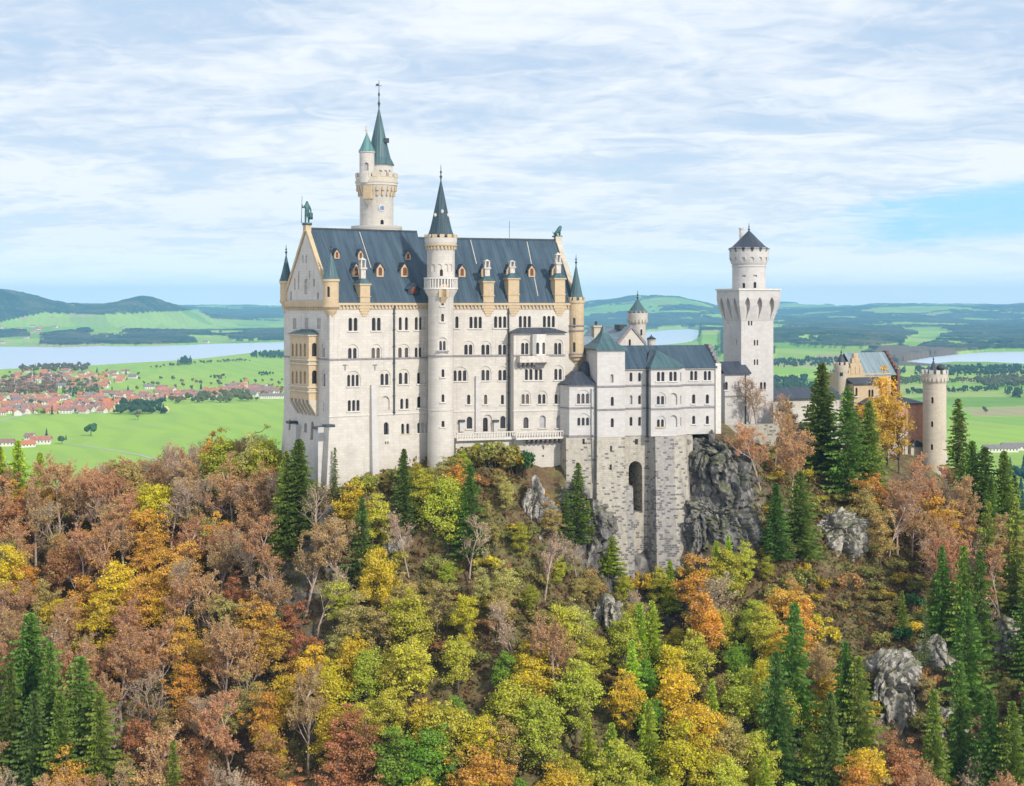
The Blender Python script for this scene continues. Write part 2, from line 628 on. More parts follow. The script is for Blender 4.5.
GLASS_PALE = plain('pale_window_glass', (0.34, 0.33, 0.34), 0.5, 0.15, 0.8)
GLASS_BLUE = plain('blue_window_glass', (0.16, 0.22, 0.34), 0.3, 0.2, 0.8)
WOODRED = plain('dormer_window_wood', (0.16, 0.055, 0.03), 0.7, 0.3, 2.0)
BARK = plain('bark', (0.115, 0.09, 0.07), 0.95, 0.35, 1.0, bump=0.4)
BARK_PALE = plain('pale_bark', (0.42, 0.32, 0.265), 0.95, 0.3, 1.0, bump=0.3)
LEAF = leaf_mat('autumn_leaves')
NEEDLE = leaf_mat('needles', 0.03, 0.6, 0.25)
ROCK = rock_mat('limestone_rock', (0.29, 0.265, 0.24), (0.52, 0.48, 0.43), moss_amt=0.8)
ROCK_DARK = rock_mat('dark_cliff_rock', (0.125, 0.118, 0.118), (0.31, 0.29, 0.27), moss_amt=0.8)
# ------------------------------------------------------------------ castle hill
def vnoise(x, y, seed=0):
    """smooth value noise on arrays"""
    xi, yi = np.floor(x).astype(np.int64), np.floor(y).astype(np.int64)
    fx, fy = x - xi, y - yi
    fx, fy = fx * fx * (3 - 2 * fx), fy * fy * (3 - 2 * fy)

    def h(a, b):
        k = (a * 374761393 + b * 668265263 + seed * 144665) & 0xFFFFFFFF
        k = ((k ^ (k >> 13)) * 1274126177) & 0xFFFFFFFF
        return ((k ^ (k >> 16)) & 0xFFFF) / 65535.0
    return (h(xi, yi) * (1 - fx) + h(xi + 1, yi) * fx) * (1 - fy) + (h(xi, yi + 1) * (1 - fx) + h(xi + 1, yi + 1) * fx) * fy


def fbm(x, y, seed=0, octs=5, rough=0.5):
    t, a, n_ = 0, 1, 0
    for o in range(octs):
        t = t + a * vnoise(x, y, seed + o * 17)
        n_ += a
        a *= rough
        x, y = x * 2.03 + 7.1, y * 2.03 - 3.7
    return t / n_


HP = [  # ground of the castle hill: picture column, picture row, distance
    (329, 482, 284), (300, 474, 296), (284, 455, 304), (360, 472, 287), (385, 471, 289), (410, 470, 291), (440, 464, 290), (480, 456, 298), (515, 462, 299),
    (545, 482, 300), (575, 486, 299), (610, 592, 297), (640, 628, 297), (670, 640, 296), (690, 622, 297),
    (705, 440, 309), (735, 436, 314), (705, 560, 297), (735, 548, 299), (752, 452, 322), (780, 438, 340),
    (840, 462, 345), (800, 500, 322), (845, 520, 320), (900, 474, 378), (945, 482, 392), (905, 520, 345),
    (970, 500, 380), (1024, 545, 350), (1090, 570, 345), (960, 570, 325),
    (840, 590, 300), (905, 640, 285), (900, 700, 274), (880, 786, 262), (1024, 700, 285), (1024, 800, 258), (960, 700, 275),
    (770, 600, 290), (750, 670, 274), (750, 800, 252), (740, 900, 236),
    (530, 520, 288), (600, 600, 286), (610, 680, 268), (560, 600, 276), (500, 560, 279), (450, 560, 279), (400, 560, 278), (350, 560, 281),
    (400, 640, 264), (500, 650, 262), (600, 740, 255), (560, 880, 236), (450, 880, 235), (330, 880, 238),
    (330, 520, 286), (280, 520, 300), (240, 505, 315), (180, 505, 325), (120, 515, 332), (60, 520, 336), (0, 530, 338), (-90, 545, 340),
    (250, 600, 284), (100, 640, 292), (0, 660, 290), (200, 740, 264), (50, 780, 262), (-90, 790, 262), (120, 900, 242), (0, 900, 243), (230, 900, 240),
    (950, 900, 242), (1100, 880, 248), (-160, 640, 295), (1160, 640, 300),
]
hp_xyz = [(tuple(P(a, b, Y))) for a, b, Y in HP]
hp_xyz += [(-36, 312, -26), (-10, 318, -22), (15, 325, -22), (40, 335, -24), (70, 360, -30), (105, 400, -38), (0, 350, -30), (60, 400, -60),
           (-80, 380, -95), (-20, 390, -90), (40, 440, -110), (110, 450, -90), (-140, 380, -100), (150, 430, -95), (200, 420, -110),
           (-200, 330, -95), (-230, 260, -125), (230, 330, -85), (240, 260, -120), (-150, 200, -118), (0, 200, -112), (150, 200, -114),
           (-200, 150, -125), (0, 150, -122), (200, 150, -125), (-150, 480, -185), (0, 500, -190), (150, 520, -180), (-250, 430, -180), (270, 450, -170)]
hp_xyz = np.array(hp_xyz)


class RBF:
    def __init__(s, xy, z, lam=0.6):
        n = len(xy)
        D = np.sqrt(((xy[:, None] - xy[None]) ** 2).sum(-1))
        A = np.zeros((n + 3, n + 3))
        A[:n, :n] = -D - np.eye(n) * lam
        A[:n, n] = 1
        A[:n, n + 1:] = xy
        A[n:, :n] = A[:n, n:].T
        b = np.zeros(n + 3)
        b[:n] = z
        s.w = np.linalg.solve(A, b)
        s.xy = xy

    def __call__(s, x, y):
        q = np.stack([x.ravel(), y.ravel()], -1)
        out = np.zeros(len(q))
        for i in range(0, len(q), 20000):
            c = q[i:i + 20000]
            D = np.sqrt(((c[:, None] - s.xy[None]) ** 2).sum(-1))
            out[i:i + 20000] = -D @ s.w[:-3] + s.w[-3] + c @ s.w[-2:]
        return out.reshape(x.shape)


GX0, GX1, GY0, GY1, GS = -260.0, 290.0, 140.0, 560.0, 2.0
gx = np.arange(GX0, GX1 + 0.1, GS)
gy = np.arange(GY0, GY1 + 0.1, GS)
GXX, GYY = np.meshgrid(gx, gy)
hill = RBF(hp_xyz[:, :2], hp_xyz[:, 2])
GZ = hill(GXX, GYY)
GZ += (fbm(GXX * 0.06, GYY * 0.06, 3, 5, 0.55) - 0.5) * 5.0 + (fbm(GXX * 0.3, GYY * 0.3, 9, 3, 0.5) - 0.5) * 1.6
GZ = np.where(GYY > 470, np.minimum(GZ, -150 - (GYY - 470) * 0.8), GZ)
GZ = np.maximum(GZ, -215)


def ground(x, y):
    i = min(max((x - GX0) / GS, 0), len(gx) - 1.001)
    j = min(max((y - GY0) / GS, 0), len(gy) - 1.001)
    a, b = int(i), int(j)
    u, v = i - a, j - b
    return (GZ[b, a] * (1 - u) + GZ[b, a + 1] * u) * (1 - v) + (GZ[b + 1, a] * (1 - u) + GZ[b + 1, a + 1] * u) * v


def hit_ground(px, py, y0=190.0, y1=460.0):
    """first ground point on a sight line"""
    y = y0
    while y < y1:
        if (HYP - py) / F * y < ground((px - CXP) / F * y, y):
            return y
        y += 0.5
    return None


m, n, b = new_mat('hillside_litter')
geo = n.node('ShaderNodeNewGeometry')
pos = geo.outputs['Position']
nz = n.sep(geo.outputs['Normal'])[2]
f1 = n.noise(pos, 0.10, 6, 0.6, 0.4)
f2 = n.noise(pos, 0.8, 6, 0.65)
soil = n.ramp(f2, [(0.3, (0.075, 0.05, 0.032)), (0.5, (0.14, 0.095, 0.055)), (0.68, (0.20, 0.14, 0.075))])
grassy = n.ramp(f2, [(0.3, (0.08, 0.085, 0.03)), (0.55, (0.17, 0.155, 0.06)), (0.7, (0.26, 0.21, 0.10))])
col = n.mix(n.sstep(f1, 0.42, 0.6), soil, grassy)
rk = n.ramp(n.noise(pos, 0.5, 8, 0.7, 0.6), [(0.35, (0.055, 0.052, 0.052)), (0.5, (0.13, 0.122, 0.115)), (0.68, (0.29, 0.275, 0.26))])
steep = n.math('SUBTRACT', 1.0, n.sstep(n.math('ADD', nz, n.math('MULTIPLY', n.math('SUBTRACT', n.noise(pos, 0.25, 6, 0.65), 0.5), 0.8)), 0.45, 0.62))
n.put(b.inputs['Base Color'], n.mix(steep, col, rk))
b.inputs['Roughness'].default_value = 0.95
b.inputs['Specular IOR Level'].default_value = 0.1
bp = n.node('ShaderNodeBump')
bp.inputs['Strength'].default_value = 0.9
bp.inputs['Distance'].default_value = 0.4
n.put(bp.inputs['Height'], n.noise(pos, 1.2, 8, 0.7))
n.put(b.inputs['Normal'], bp.outputs[0])
HILL_M = m

nx, ny = len(gx), len(gy)
vs = np.stack([GXX.ravel(), GYY.ravel(), GZ.ravel()], -1)
idx = np.arange(nx * ny).reshape(ny, nx)
fs = np.stack([idx[:-1, :-1].ravel(), idx[:-1, 1:].ravel(), idx[1:, 1:].ravel(), idx[1:, :-1].ravel()], -1)


def grid_mesh(name, vs, fs, mat, smooth=True):
    me = bpy.data.meshes.new(name)
    me.vertices.add(len(vs))
    me.vertices.foreach_set('co', np.asarray(vs, dtype=np.float32).ravel())
    me.loops.add(fs.size)
    me.loops.foreach_set('vertex_index', fs.ravel().astype(np.int32))
    me.polygons.add(len(fs))
    me.polygons.foreach_set('loop_start', np.arange(0, fs.size, fs.shape[1], dtype=np.int32))
    me.update(calc_edges=True)
    me.validate()
    if smooth:
        me.shade_smooth()
    if mat:
        me.materials.append(mat)
    return me


o = place('castle_hill', grid_mesh('castle_hill', vs, fs, HILL_M))
tag(o, 'steep wooded hill with brown leaf litter under the castle', 'hill', kind='structure')


# ------------------------------------------------------------------ the plain, the far hills and their woods
def inpoly(px, py, poly):
    r = np.zeros(px.shape, bool)
    n_ = len(poly)
    for i in range(n_):
        x0, y0 = poly[i]
        x1, y1 = poly[(i + 1) % n_]
        if y0 == y1:
            continue
        c = ((y0 > py) != (y1 > py)) & (px < (x1 - x0) * (py - y0) / (y1 - y0) + x0)
        r ^= c
    return r


PLAIN_Z = -200.0
LAKES = {
    'broad': [(-460, 347), (-60, 347), (0, 346.5), (60, 347), (100, 345.5), (140, 346), (190, 344.5), (240, 343), (300, 341), (420, 338), (560, 334), (640, 332), (668, 330), (690, 328.5), (699, 330),
              (700, 337), (692, 342), (660, 345), (600, 346.5), (500, 347), (380, 347.5), (300, 348.5), (262, 351), (240, 354), (205, 358), (165, 361), (125, 363), (96, 365), (60, 366.5), (0, 369), (-460, 388)],
    'right': [(905, 361), (930, 357), (960, 353.5), (990, 351.5), (1030, 351), (1500, 350), (1500, 368), (1060, 364), (1024, 363.5), (985, 361.5), (955, 361.5), (930, 363.5)],
}
LAKE_M, n, b = new_mat('lake_water')              # seen at a glance, wind-ruffled water is nearly all reflection
b.inputs['Base Color'].default_value = (0.10, 0.16, 0.19, 1)
b.inputs['Roughness'].default_value = 0.3
gl = n.node('ShaderNodeBsdfGlossy')
gl.inputs['Color'].default_value = (0.95, 0.97, 1.0, 1)
gl.inputs['Roughness'].default_value = 0.34
fr_ = n.node('ShaderNodeLayerWeight')
fr_.inputs['Blend'].default_value = 0.5
mx = n.node('ShaderNodeMixShader')
n.put(mx.inputs[0], fr_.outputs['Facing'])
n.l.new(b.outputs[0], mx.inputs[1])
n.l.new(gl.outputs[0], mx.inputs[2])
n.l.new(mx.outputs[0], n.n['Material Output'].inputs[0])

NCOL, NROW = 1160, 560
pxs = np.linspace(-350, 1416, NCOL)
Ys = 470.0 * (27000.0 / 470.0) ** np.linspace(0, 1, NROW)
PXX, YY = np.meshgrid(pxs, Ys)
XX = (PXX - CXP) / F * YY
PYY = HYP - PLAIN_Z / YY * F        # row at which the flat plain would show there

# relief beyond the lake: rolling foothills
far = np.clip((YY - 9000) / 14000, 0, 1)
Z = np.full(YY.shape, PLAIN_Z)
roll = fbm(XX / 2600, YY / 3800, 21, 5, 0.5)
Z += far * (roll - 0.36) * 300 + np.clip((YY - 14000) / 13000, 0, 1) ** 1.3 * 140
near_roll = np.clip((YY - 5200) / 3000, 0, 1) * (PXX > 700)
Z += near_roll * np.clip(fbm(XX / 900, YY / 1500, 33, 4) - 0.42, 0, 1) * 110


def bump_hill(cpx, Yc, w_px, depth, height, seed):
    global Z
    X0, wd = (cpx - CXP) / F * Yc, w_px / F * Yc
    r = np.sqrt(((XX - X0) / wd) ** 2 + ((YY - Yc) / depth) ** 2)
    s = np.clip(1 - r, 0, 1)
    s = s * s * (3 - 2 * s)
    Z = Z + s * height * (0.8 + 0.5 * (fbm(XX / (wd * 0.45), YY / (depth * 0.45), seed, 4) - 0.5))


bump_hill(0, 11500, 75, 2400, 320, 1)
bump_hill(-70, 11800, 120, 2600, 330, 8)
bump_hill(112, 12500, 88, 2200, 250, 2)
bump_hill(150, 12700, 60, 2000, 90, 5)
bump_hill(195, 13800, 60, 2400, 90, 3)
bump_hill(70, 9800, 260, 1900, 70, 4)        # lower meadow slopes before them
bump_hill(660, 17500, 120, 3800, 240, 6)
bump_hill(600, 19000, 120, 3000, 120, 7)
bump_hill(905, 21000, 300, 4000, 60, 9)
bump_hill(860, 7600, 150, 900, 38, 11)
bump_hill(770, 8200, 120, 900, 30, 12)

forest = np.zeros(YY.shape)
PYT = HYP - Z / YY * F              # row at which the relief itself shows
fn = fbm(XX / 520 + 3, YY / 1100, 41, 5, 0.55)
fnb = fbm(XX / 1700 - 5, YY / 3000, 47, 4, 0.5)
stripe = fbm(XX / 2600, YY / 420, 61, 3, 0.5)
forest_far = (0.5 * fn + 0.3 * fnb + 0.45 * stripe) > 0.63
zone = (YY > 9000) & forest_far
hilltop = (Z > -85 + 120 * (fn - 0.5)) & (YY > 9000) & (YY < 15500) & (PXX < 330)     # the wooded crowns of the left hills
zone |= hilltop
zone |= (YY > 5400) & (PXX > 720) & ((0.5 * fn + 0.25 * fnb + 0.5 * stripe) > 0.625)
# woods told apart in the photograph
WOODS = [
    [(-420, 270), (30, 280), (62, 298), (112, 286), (190, 302), (196, 310), (130, 311), (100, 315), (60, 313), (40, 320), (0, 322), (-420, 325)],
    [(-420, 333), (20, 330), (30, 338), (-420, 346)],
    [(160, 314), (200, 312), (290, 306), (290, 318), (230, 320), (215, 316)],
    [(38, 338), (60, 332), (95, 331), (96, 345), (60, 347), (40, 346)],
    [(96, 338), (140, 335), (196, 334), (196, 344), (100, 346)],
    [(236, 335), (285, 331), (330, 331), (330, 341), (236, 342)],
    [(585, 318), (640, 321), (720, 318), (720, 327), (660, 326), (585, 331)],
    [(775, 331), (830, 326), (905, 329), (912, 342), (880, 349), (800, 347)],
    [(940, 326), (985, 323), (1100, 320), (1100, 338), (1000, 336), (950, 338)],
    [(730, 322), (800, 318), (860, 321), (860, 326), (770, 327)],
    [(870, 350), (905, 350), (960, 352), (906, 360), (880, 358)],
]
rag = fbm(XX / 190 + 9, YY / 420, 87, 5, 0.6) - 0.5
for wp in WOODS:
    zone |= inpoly(PXX + rag * 34 + (fn - 0.5) * 22, PYT + rag * 7 + (fnb - 0.5) * 4, wp)
zone &= (rag + 0.5 * fn) < 0.5
CLEAR = [
    [(40, 314), (100, 316), (200, 311), (215, 320), (290, 322), (290, 330), (200, 332), (100, 330), (-420, 332), (-420, 325), (0, 323)],
    [(905, 338), (940, 334), (935, 343), (915, 350), (905, 348)],
    [(600, 338), (720, 346), (720, 356), (600, 356)],
    [(775, 350), (860, 348), (880, 352), (860, 356), (775, 357)],
    [(-420, 372), (300, 352), (300, 520), (-420, 520)],
    [(910, 363), (1200, 366), (1200, 520), (700, 520), (740, 370)],
]
for wp in CLEAR:
    zone &= ~inpoly(PXX + (fn - 0.5) * 16, PYT + (fnb - 0.5) * 3, wp)
zone &= PYY < 363
lake_mask = np.zeros(YY.shape, bool)
for poly in LAKES.values():
    lake_mask |= inpoly(PXX, PYY, poly)
zone &= ~lake_mask
forest = zone.astype(float)
Z = Z + forest * (15 + 9 * fbm(XX / 24, YY / 60, 77, 2))
Z = np.where(lake_mask, -203.0, Z)
Z = np.where((YY < 4200) & ~lake_mask, PLAIN_Z, Z)

# field colours (sown, mown, grazed): one value per field
ang = 0.4
fu = (XX * math.cos(ang) + YY * math.sin(ang)) / 330 + (fbm(XX / 900, YY / 900, 5, 2) - .5) * 1.2
fv = (-XX * math.sin(ang) + YY * math.cos(ang)) / 520 + (fbm(XX / 800, YY / 800, 6, 2) - .5) * 1.2


def cell(a, b, seed):
    k = (np.floor(a).astype(np.int64) * 73856093 ^ np.floor(b).astype(np.int64) * 19349663 ^ seed) & 0xFFFF
    k = (k * 40503 + 12345) & 0xFFFF
    return k / 65535.0


fieldv = cell(fu, fv, 99)
fieldv = np.where(inpoly(PXX, PYY, [(-420, 352), (300, 350), (300, 520), (-420, 520)]), 0.35 + 0.25 * fbm(XX / 300, YY / 700, 15, 4), fieldv)
tanf = inpoly(PXX, PYY, [(960, 408), (1060, 405), (1060, 416), (975, 417)]) | inpoly(PXX, PYY, [(815, 356), (905, 354), (905, 359), (815, 361)]) | inpoly(PXX, PYY, [(960, 378), (1060, 376), (1060, 381), (960, 383)])
fieldv = np.where(tanf, 0.97, fieldv)
moor = inpoly(PXX, PYY, [(880, 350), (960, 354), (920, 359), (905, 362), (985, 366), (870, 366)])

vs = np.stack([XX.ravel(), YY.ravel(), Z.ravel()], -1)
idx = np.arange(NCOL * NROW).reshape(NROW, NCOL)
fs = np.stack([idx[:-1, :-1].ravel(), idx[:-1, 1:].ravel(), idx[1:, 1:].ravel(), idx[1:, :-1].ravel()], -1)
m, n, b = new_mat('plain_cover')
at = n.node('ShaderNodeAttribute', attribute_name='cover')
ar, ag, ab = n.sep(at.outputs['Vector'])
pos = n.node('ShaderNodeNewGeometry').outputs['Position']
g = n.ramp(ag, [(0.0, (0.14, 0.27, 0.045)), (0.3, (0.22, 0.40, 0.05)), (0.55, (0.33, 0.47, 0.075)), (0.75, (0.24, 0.35, 0.065)), (0.88, (0.36, 0.42, 0.13)), (0.96, (0.36, 0.31, 0.16))])
sx_, sy_, sz_ = n.sep(pos)
g = n.mix(n.math('MULTIPLY', n.sstep(n.noise(pos, 0.006, 6, 0.65), 0.4, 0.7), 0.45), g, (0.27, 0.38, 0.10))
mow = n.math('SINE', n.math('ADD', n.math('MULTIPLY', sx_, 0.10), n.math('ADD', n.math('MULTIPLY', sy_, 0.035), n.math('MULTIPLY', n.noise(pos, 0.004, 2), 14.0))))
g = n.mix(n.math('MULTIPLY', n.sstep(mow, -0.3, 0.9), 0.13), g, (0.11, 0.22, 0.05))
w_ = n.ramp(n.math('ADD', n.math('MULTIPLY', n.noise(pos, 0.004, 5, 0.65), 0.5), n.math('MULTIPLY', n.noise(pos, 0.035, 4, 0.7), 0.5)), [(0.42, (0.006, 0.020, 0.018)), (0.48, (0.018, 0.040, 0.028)), (0.53, (0.05, 0.068, 0.032)), (0.59, (0.13, 0.10, 0.055))])
mo = (0.14, 0.10, 0.075)
colr = n.mix(n.sstep(ar, 0.35, 0.65), g, w_)
colr = n.mix(ab, colr, mo)
n.put(b.inputs['Base Color'], colr)
b.inputs['Roughness'].default_value = 0.95
b.inputs['Specular IOR Level'].default_value = 0.1
me = grid_mesh('plain', vs, fs, m)
at = me.attributes.new('cover', 'FLOAT_VECTOR', 'POINT')
at.data.foreach_set('vector', np.stack([forest.ravel(), fieldv.ravel(), moor.astype(float).ravel()], -1).astype(np.float32).ravel())
o = place('plain', me)
tag(o, 'green farming plain with rolling wooded hills at the horizon', 'plain', kind='structure')

for nm, poly in LAKES.items():
    mb = MB()
    pts = [P(a, q, -PLAIN_Z / (q - HYP) * F) for a, q in poly]
    n_ = len(pts)
    mb.add([(p.x, p.y, PLAIN_Z - 0.8) for p in pts], [tuple(range(n_))])
    o = mb.build('lake', LAKE_M, recalc=False)
    if o.data.polygons[0].normal.z < 0:
        o.data.flip_normals()
    tag(o, {'broad': 'broad pale lake stretching behind the village and castle', 'right': 'bright white lake at the right behind the gatehouse tower'}[nm], 'lake', kind='structure')

# lanes over the meadow
LANE = plain('lane_gravel', (0.42, 0.40, 0.36), 0.9, 0.15, 0.05)


def on_plain(px, py):
    Y = -PLAIN_Z / (py - HYP) * F
    return Vector(((px - CXP) / F * Y, Y, PLAIN_Z))


def lane(pix, wd, label):
    mb = MB()
    pts = [on_plain(*q) for q in pix]
    vs, fs = [], []
    for i, p in enumerate(pts):
        t = (pts[min(i + 1, len(pts) - 1)] - pts[max(i - 1, 0)]).normalized()
        nrm = Vector((-t.y, t.x, 0)) * wd / 2
        vs += [p + nrm + Vector((0, 0, .25)), p - nrm + Vector((0, 0, .25))]
    for i in range(len(pts) - 1):
        fs.append((2 * i, 2 * i + 1, 2 * i + 3, 2 * i + 2))
    mb.add(vs, fs)
    o = mb.build('country_lane', LANE, recalc=False)
    for p in o.data.polygons:
        if p.normal.z < 0:
            p.flip()
    tag(o, label, 'lane', kind='structure')


lane([(66, 444), (80, 445.5), (98, 448), (118, 451), (140, 455), (160, 461)], 5, 'pale lane crossing the meadow beyond the farm')
lane([(-20, 425), (6, 419), (24, 415), (34, 411)], 7, 'pale road entering the village from the left')
lane([(120, 429), (140, 428), (165, 427)], 4, 'short pale track in the meadow under the wood')
lane([(170, 404), (200, 403), (240, 402), (285, 402)], 4, 'thin pale track along the near edge of the village')

# ------------------------------------------------------------------ woods and hedges on the plain (masses)
rng = random.Random(5)
WOOD_M = leaf_mat('far_tree_leaves', 0.03, 0.5, 0.1)


def far_tree(mb, x, y, z, h, conif, rng):
    """a small uneven tree of a dozen leaf tufts"""
    if conif:
        r = h * 0.2
        a0 = rng.random() * 6
        for k, (zz, rr) in enumerate(((0.08, 1.0), (0.34, 0.8), (0.6, 0.5))):
            n_ = 6
            vs = [(x + r * rr * math.cos(a0 + i * 6.283 / n_) * rng.uniform(.8, 1.2), y + r * rr * math.sin(a0 + i * 6.283 / n_) * rng.uniform(.8, 1.2), z + h * zz) for i in range(n_)] + [(x, y, z + h * (zz + 0.42))]
            mb.add(vs, [(i, (i + 1) % n_, n_) for i in range(n_)])
    else:
        for k in range(7):
            a, q = rng.random() * 6.28, rng.random() ** .5 * h * 0.3
            mb.sphere((x + q * math.cos(a), y + q * math.sin(a), z + h * rng.uniform(0.35, 0.8)), h * rng.uniform(0.17, 0.27), 0, (1, 1, rng.uniform(.8, 1.1)))


def wood(name, pix, n_, h, conif, col, label, wob=0.0, cat='wood'):
    """trees scattered over a patch of the plain, as one mass"""
    mb = MB()
    n_ = int(n_ * (2.0 if name.startswith('field') else 1.2))
    poly = [(a, q) for a, q in pix]
    xs, ys = [a for a, _ in poly], [q for _, q in poly]
    k = 0
    while k < n_:
        a, q = rng.uniform(min(xs), max(xs)), rng.uniform(min(ys), max(ys))
        if not bool(inpoly(np.array([a]), np.array([q]), poly)[0]):
            continue
        p = on_plain(a, q)
        far_tree(mb, p.x, p.y, PLAIN_Z - .3, h * rng.uniform(.7, 1.2), rng.random() < conif, rng)
        k += 1
    o = mb.build(name, WOOD_M, recalc=False)
    o.color = (*col, 1)
    return tag(o, label, cat, kind='stuff')


DKG, OLV, RUST, BLU = (0.035, 0.065, 0.03), (0.10, 0.11, 0.04), (0.17, 0.09, 0.05), (0.03, 0.06, 0.04)
wood('meadow_wood', [(120, 406), (160, 404), (166, 415), (118, 415)], 55, 17, .3, DKG, 'dark wood at the near edge of the village')
wood('shore_wood', [(250, 356), (300, 353), (300, 359), (252, 358)], 90, 22, .6, BLU, 'blue green wood on the lake shore left of the castle')
wood('shore_copse', [(176, 363.5), (190, 361.5), (192, 364), (177, 366)], 20, 22, .5, BLU, 'small copse on the lake shore right of the village')
wood('shore_hedge', [(150, 367.5), (200, 362.5), (250, 360), (250, 361.5), (200, 364), (150, 369)], 50, 10, .1, OLV, 'low hedge line along the lake meadow')
wood('field_hedge', [(206, 377), (225, 376), (226, 378), (207, 379)], 9, 7, 0, DKG, 'short dark hedge in the middle of the far meadow')
wood('field_hedge', [(258, 374), (276, 373), (276, 375.5), (258, 376)], 9, 8, 0, DKG, 'dark hedge in the far meadow close to the castle wall')
wood('village_grove', [(20, 369), (60, 366), (90, 366), (85, 371), (22, 374)], 90, 16, .1, (0.11, .085, .05), 'brown grove between the village and the lake')
wood('village_grove', [(0, 378), (60, 376), (75, 383), (50, 396), (0, 396)], 130, 15, .05, (0.17, .10, .06), 'reddish grove inside the village at the left')
wood('village_grove', [(60, 386), (95, 382), (100, 396), (64, 398)], 40, 15, .3, OLV, 'olive green grove in the middle of the village')
wood('village_grove', [(170, 396), (250, 394), (252, 402), (170, 404)], 70, 15, .2, OLV, 'grey green grove in front of the right part of the village')
# right-hand plain
wood('field_wood', [(752, 381), (806, 379), (808, 387), (752, 389)], 70, 18, .4, BLU, 'blue green wood between the square tower and the tall spruce')
wood('field_wood', [(745, 389), (835, 386), (835, 391), (745, 395)], 60, 14, .2, DKG, 'tree belt behind the low connecting wing')
wood('field_wood', [(915, 371), (975, 368), (1060, 368), (1060, 375), (915, 377)], 170, 17, .4, BLU, 'long wood between the lake and the fields at the right')
wood('field_wood', [(975, 381), (1060, 377), (1060, 388), (985, 388)], 100, 17, .25, (0.09, .095, .05), 'mixed wood with brown trees at the right edge of the fields')
wood('field_wood', [(1004, 393), (1060, 390), (1060, 398), (1010, 398)], 30, 20, .6, DKG, 'dark clump of trees in the green field at the right')
wood('field_hedge', [(905, 391), (1000, 388), (1000, 391), (905, 395)], 60, 10, .1, DKG, 'hedge row crossing the fields behind the gatehouse tower')
wood('field_hedge', [(945, 381), (985, 379), (985, 382), (945, 384)], 22, 10, .1, OLV, 'short hedge at the edge of the tan field')
wood('field_hedge', [(830, 372), (905, 369), (905, 374), (830, 378)], 70, 14, .3, BLU, 'tree belt behind the gatehouse roof')
wood('field_hedge', [(860, 381), (925, 379), (925, 384), (860, 386)], 50, 13, .2, OLV, 'tree belt left of the gatehouse tower')
wood('field_wood', [(600, 352), (720, 347), (720, 355), (600, 358)], 90, 18, .5, BLU, 'trees beyond the castle roofs near the middle lake')
wood('near_wood', [(1004, 470), (1080, 452), (1080, 500), (1010, 520)], 60, 20, .9, (0.02, 0.06, 0.045), 'dark blue green spruce wood at the foot of the hill at the right edge')
wood('field_wood', [(760, 362), (812, 359), (905, 361), (905, 364), (800, 367), (760, 368)], 110, 16, .4, BLU, 'distant tree belt over the gatehouse roofs')


# ------------------------------------------------------------------ single trees in the meadows, village trees
def far_tree_mesh(seed, conif):
    mb = MB()
    r = random.Random(seed)
    far_tree(mb, 0, 0, 0, 1.0, conif, r)
    if not conif:
        mb.tube([(0, 0, 0), (0, 0, .5)], [.035, .025], 5)
    return mb.mesh('far_tree', WOOD_M, recalc=False)


FT = [far_tree_mesh(i, False) for i in range(4)]
FC = [far_tree_mesh(20 + i, True) for i in range(3)]


def field_tree(px, py, h, conif, col, label, group=None, name='field_tree'):
    o = bpy.data.objects.new(name, rng.choice(FC if conif else FT))
    C.objects.link(o)
    o.location = on_plain(px, py)
    o.scale = (h, h, h)
    o.rotation_euler = (0, 0, rng.random() * 6)
    o.color = (*col, 1)
    return tag(o, label, 'tree', group)


field_tree(91, 436, 21, False, (0.045, 0.10, 0.04), 'lone dark green tree standing in the middle of the meadow')
field_tree(62, 444, 13, False, (0.06, 0.10, 0.05), 'round green bush tree beside the red roofed farm')
field_tree(66, 440, 9, True, (0.04, 0.08, 0.04), 'small dark conifer behind the bush right of the farm')
field_tree(46.5, 439, 17, True, (0.035, 0.06, 0.035), 'dark conifer rising behind the farm roofs')
field_tree(138, 420, 20, False, (0.16, 0.17, 0.09), 'pale round tree in front of the dark meadow wood')
field_tree(40, 415, 16, False, (0.30, 0.36, 0.05), 'bright lime tree at the near edge of the village')
field_tree(868 + 118, 413, 10, False, (0.10, 0.10, 0.06), 'grey bush in the tan field right of the gatehouse tower')
field_tree(984, 411, 11, False, (0.08, 0.07, 0.05), 'dark leafless bush beside the tan field')
for a, q in ((70, 393), (73, 397), (112, 394), (128, 393), (113, 405), (25, 399), (52, 415), (165, 402), (248, 388), (241, 386), (176, 392), (201, 390), (34, 384), (56, 382), (82, 374), (97, 373), (126, 375)):
    field_tree(a, q, 19, True, (0.022, 0.055, 0.035), 'dark green conifer among the village roofs', 'dark conifers in the village', 'village_conifer')
for i in range(165):
    a = rng.uniform(0, 282)
    q = rng.uniform(380, 402) if a > 150 else rng.uniform(372, 415)
    field_tree(a, q, rng.uniform(8, 13), False, rng.choice([(.13, .10, .05), (.09, .11, .05), (.20, .10, .05), (.10, .09, .07)]), 'small round garden tree among the village houses', 'garden trees in the village', 'village_tree')

# ------------------------------------------------------------------ village houses
H_WALL = plain('house_plaster', (0.66, 0.62, 0.57), 0.8, 0.12, 0.2)
H_TAN = plain('house_tan_plaster', (0.62, 0.47, 0.27), 0.8, 0.12, 0.2)
H_WOOD = plain('house_wood_front', (0.16, 0.085, 0.05), 0.8, 0.2, 0.3)
H_ROOFS = [plain('red_tiles', (0.38, 0.155, 0.11), 0.8, 0.25, 0.3), plain('brown_tiles', (0.27, 0.15, 0.125), 0.8, 0.25, 0.3),
           plain('orange_tiles', (0.47, 0.16, 0.075), 0.8, 0.2, 0.3), plain('grey_tiles', (0.20, 0.17, 0.17), 0.8, 0.2, 0.3)]


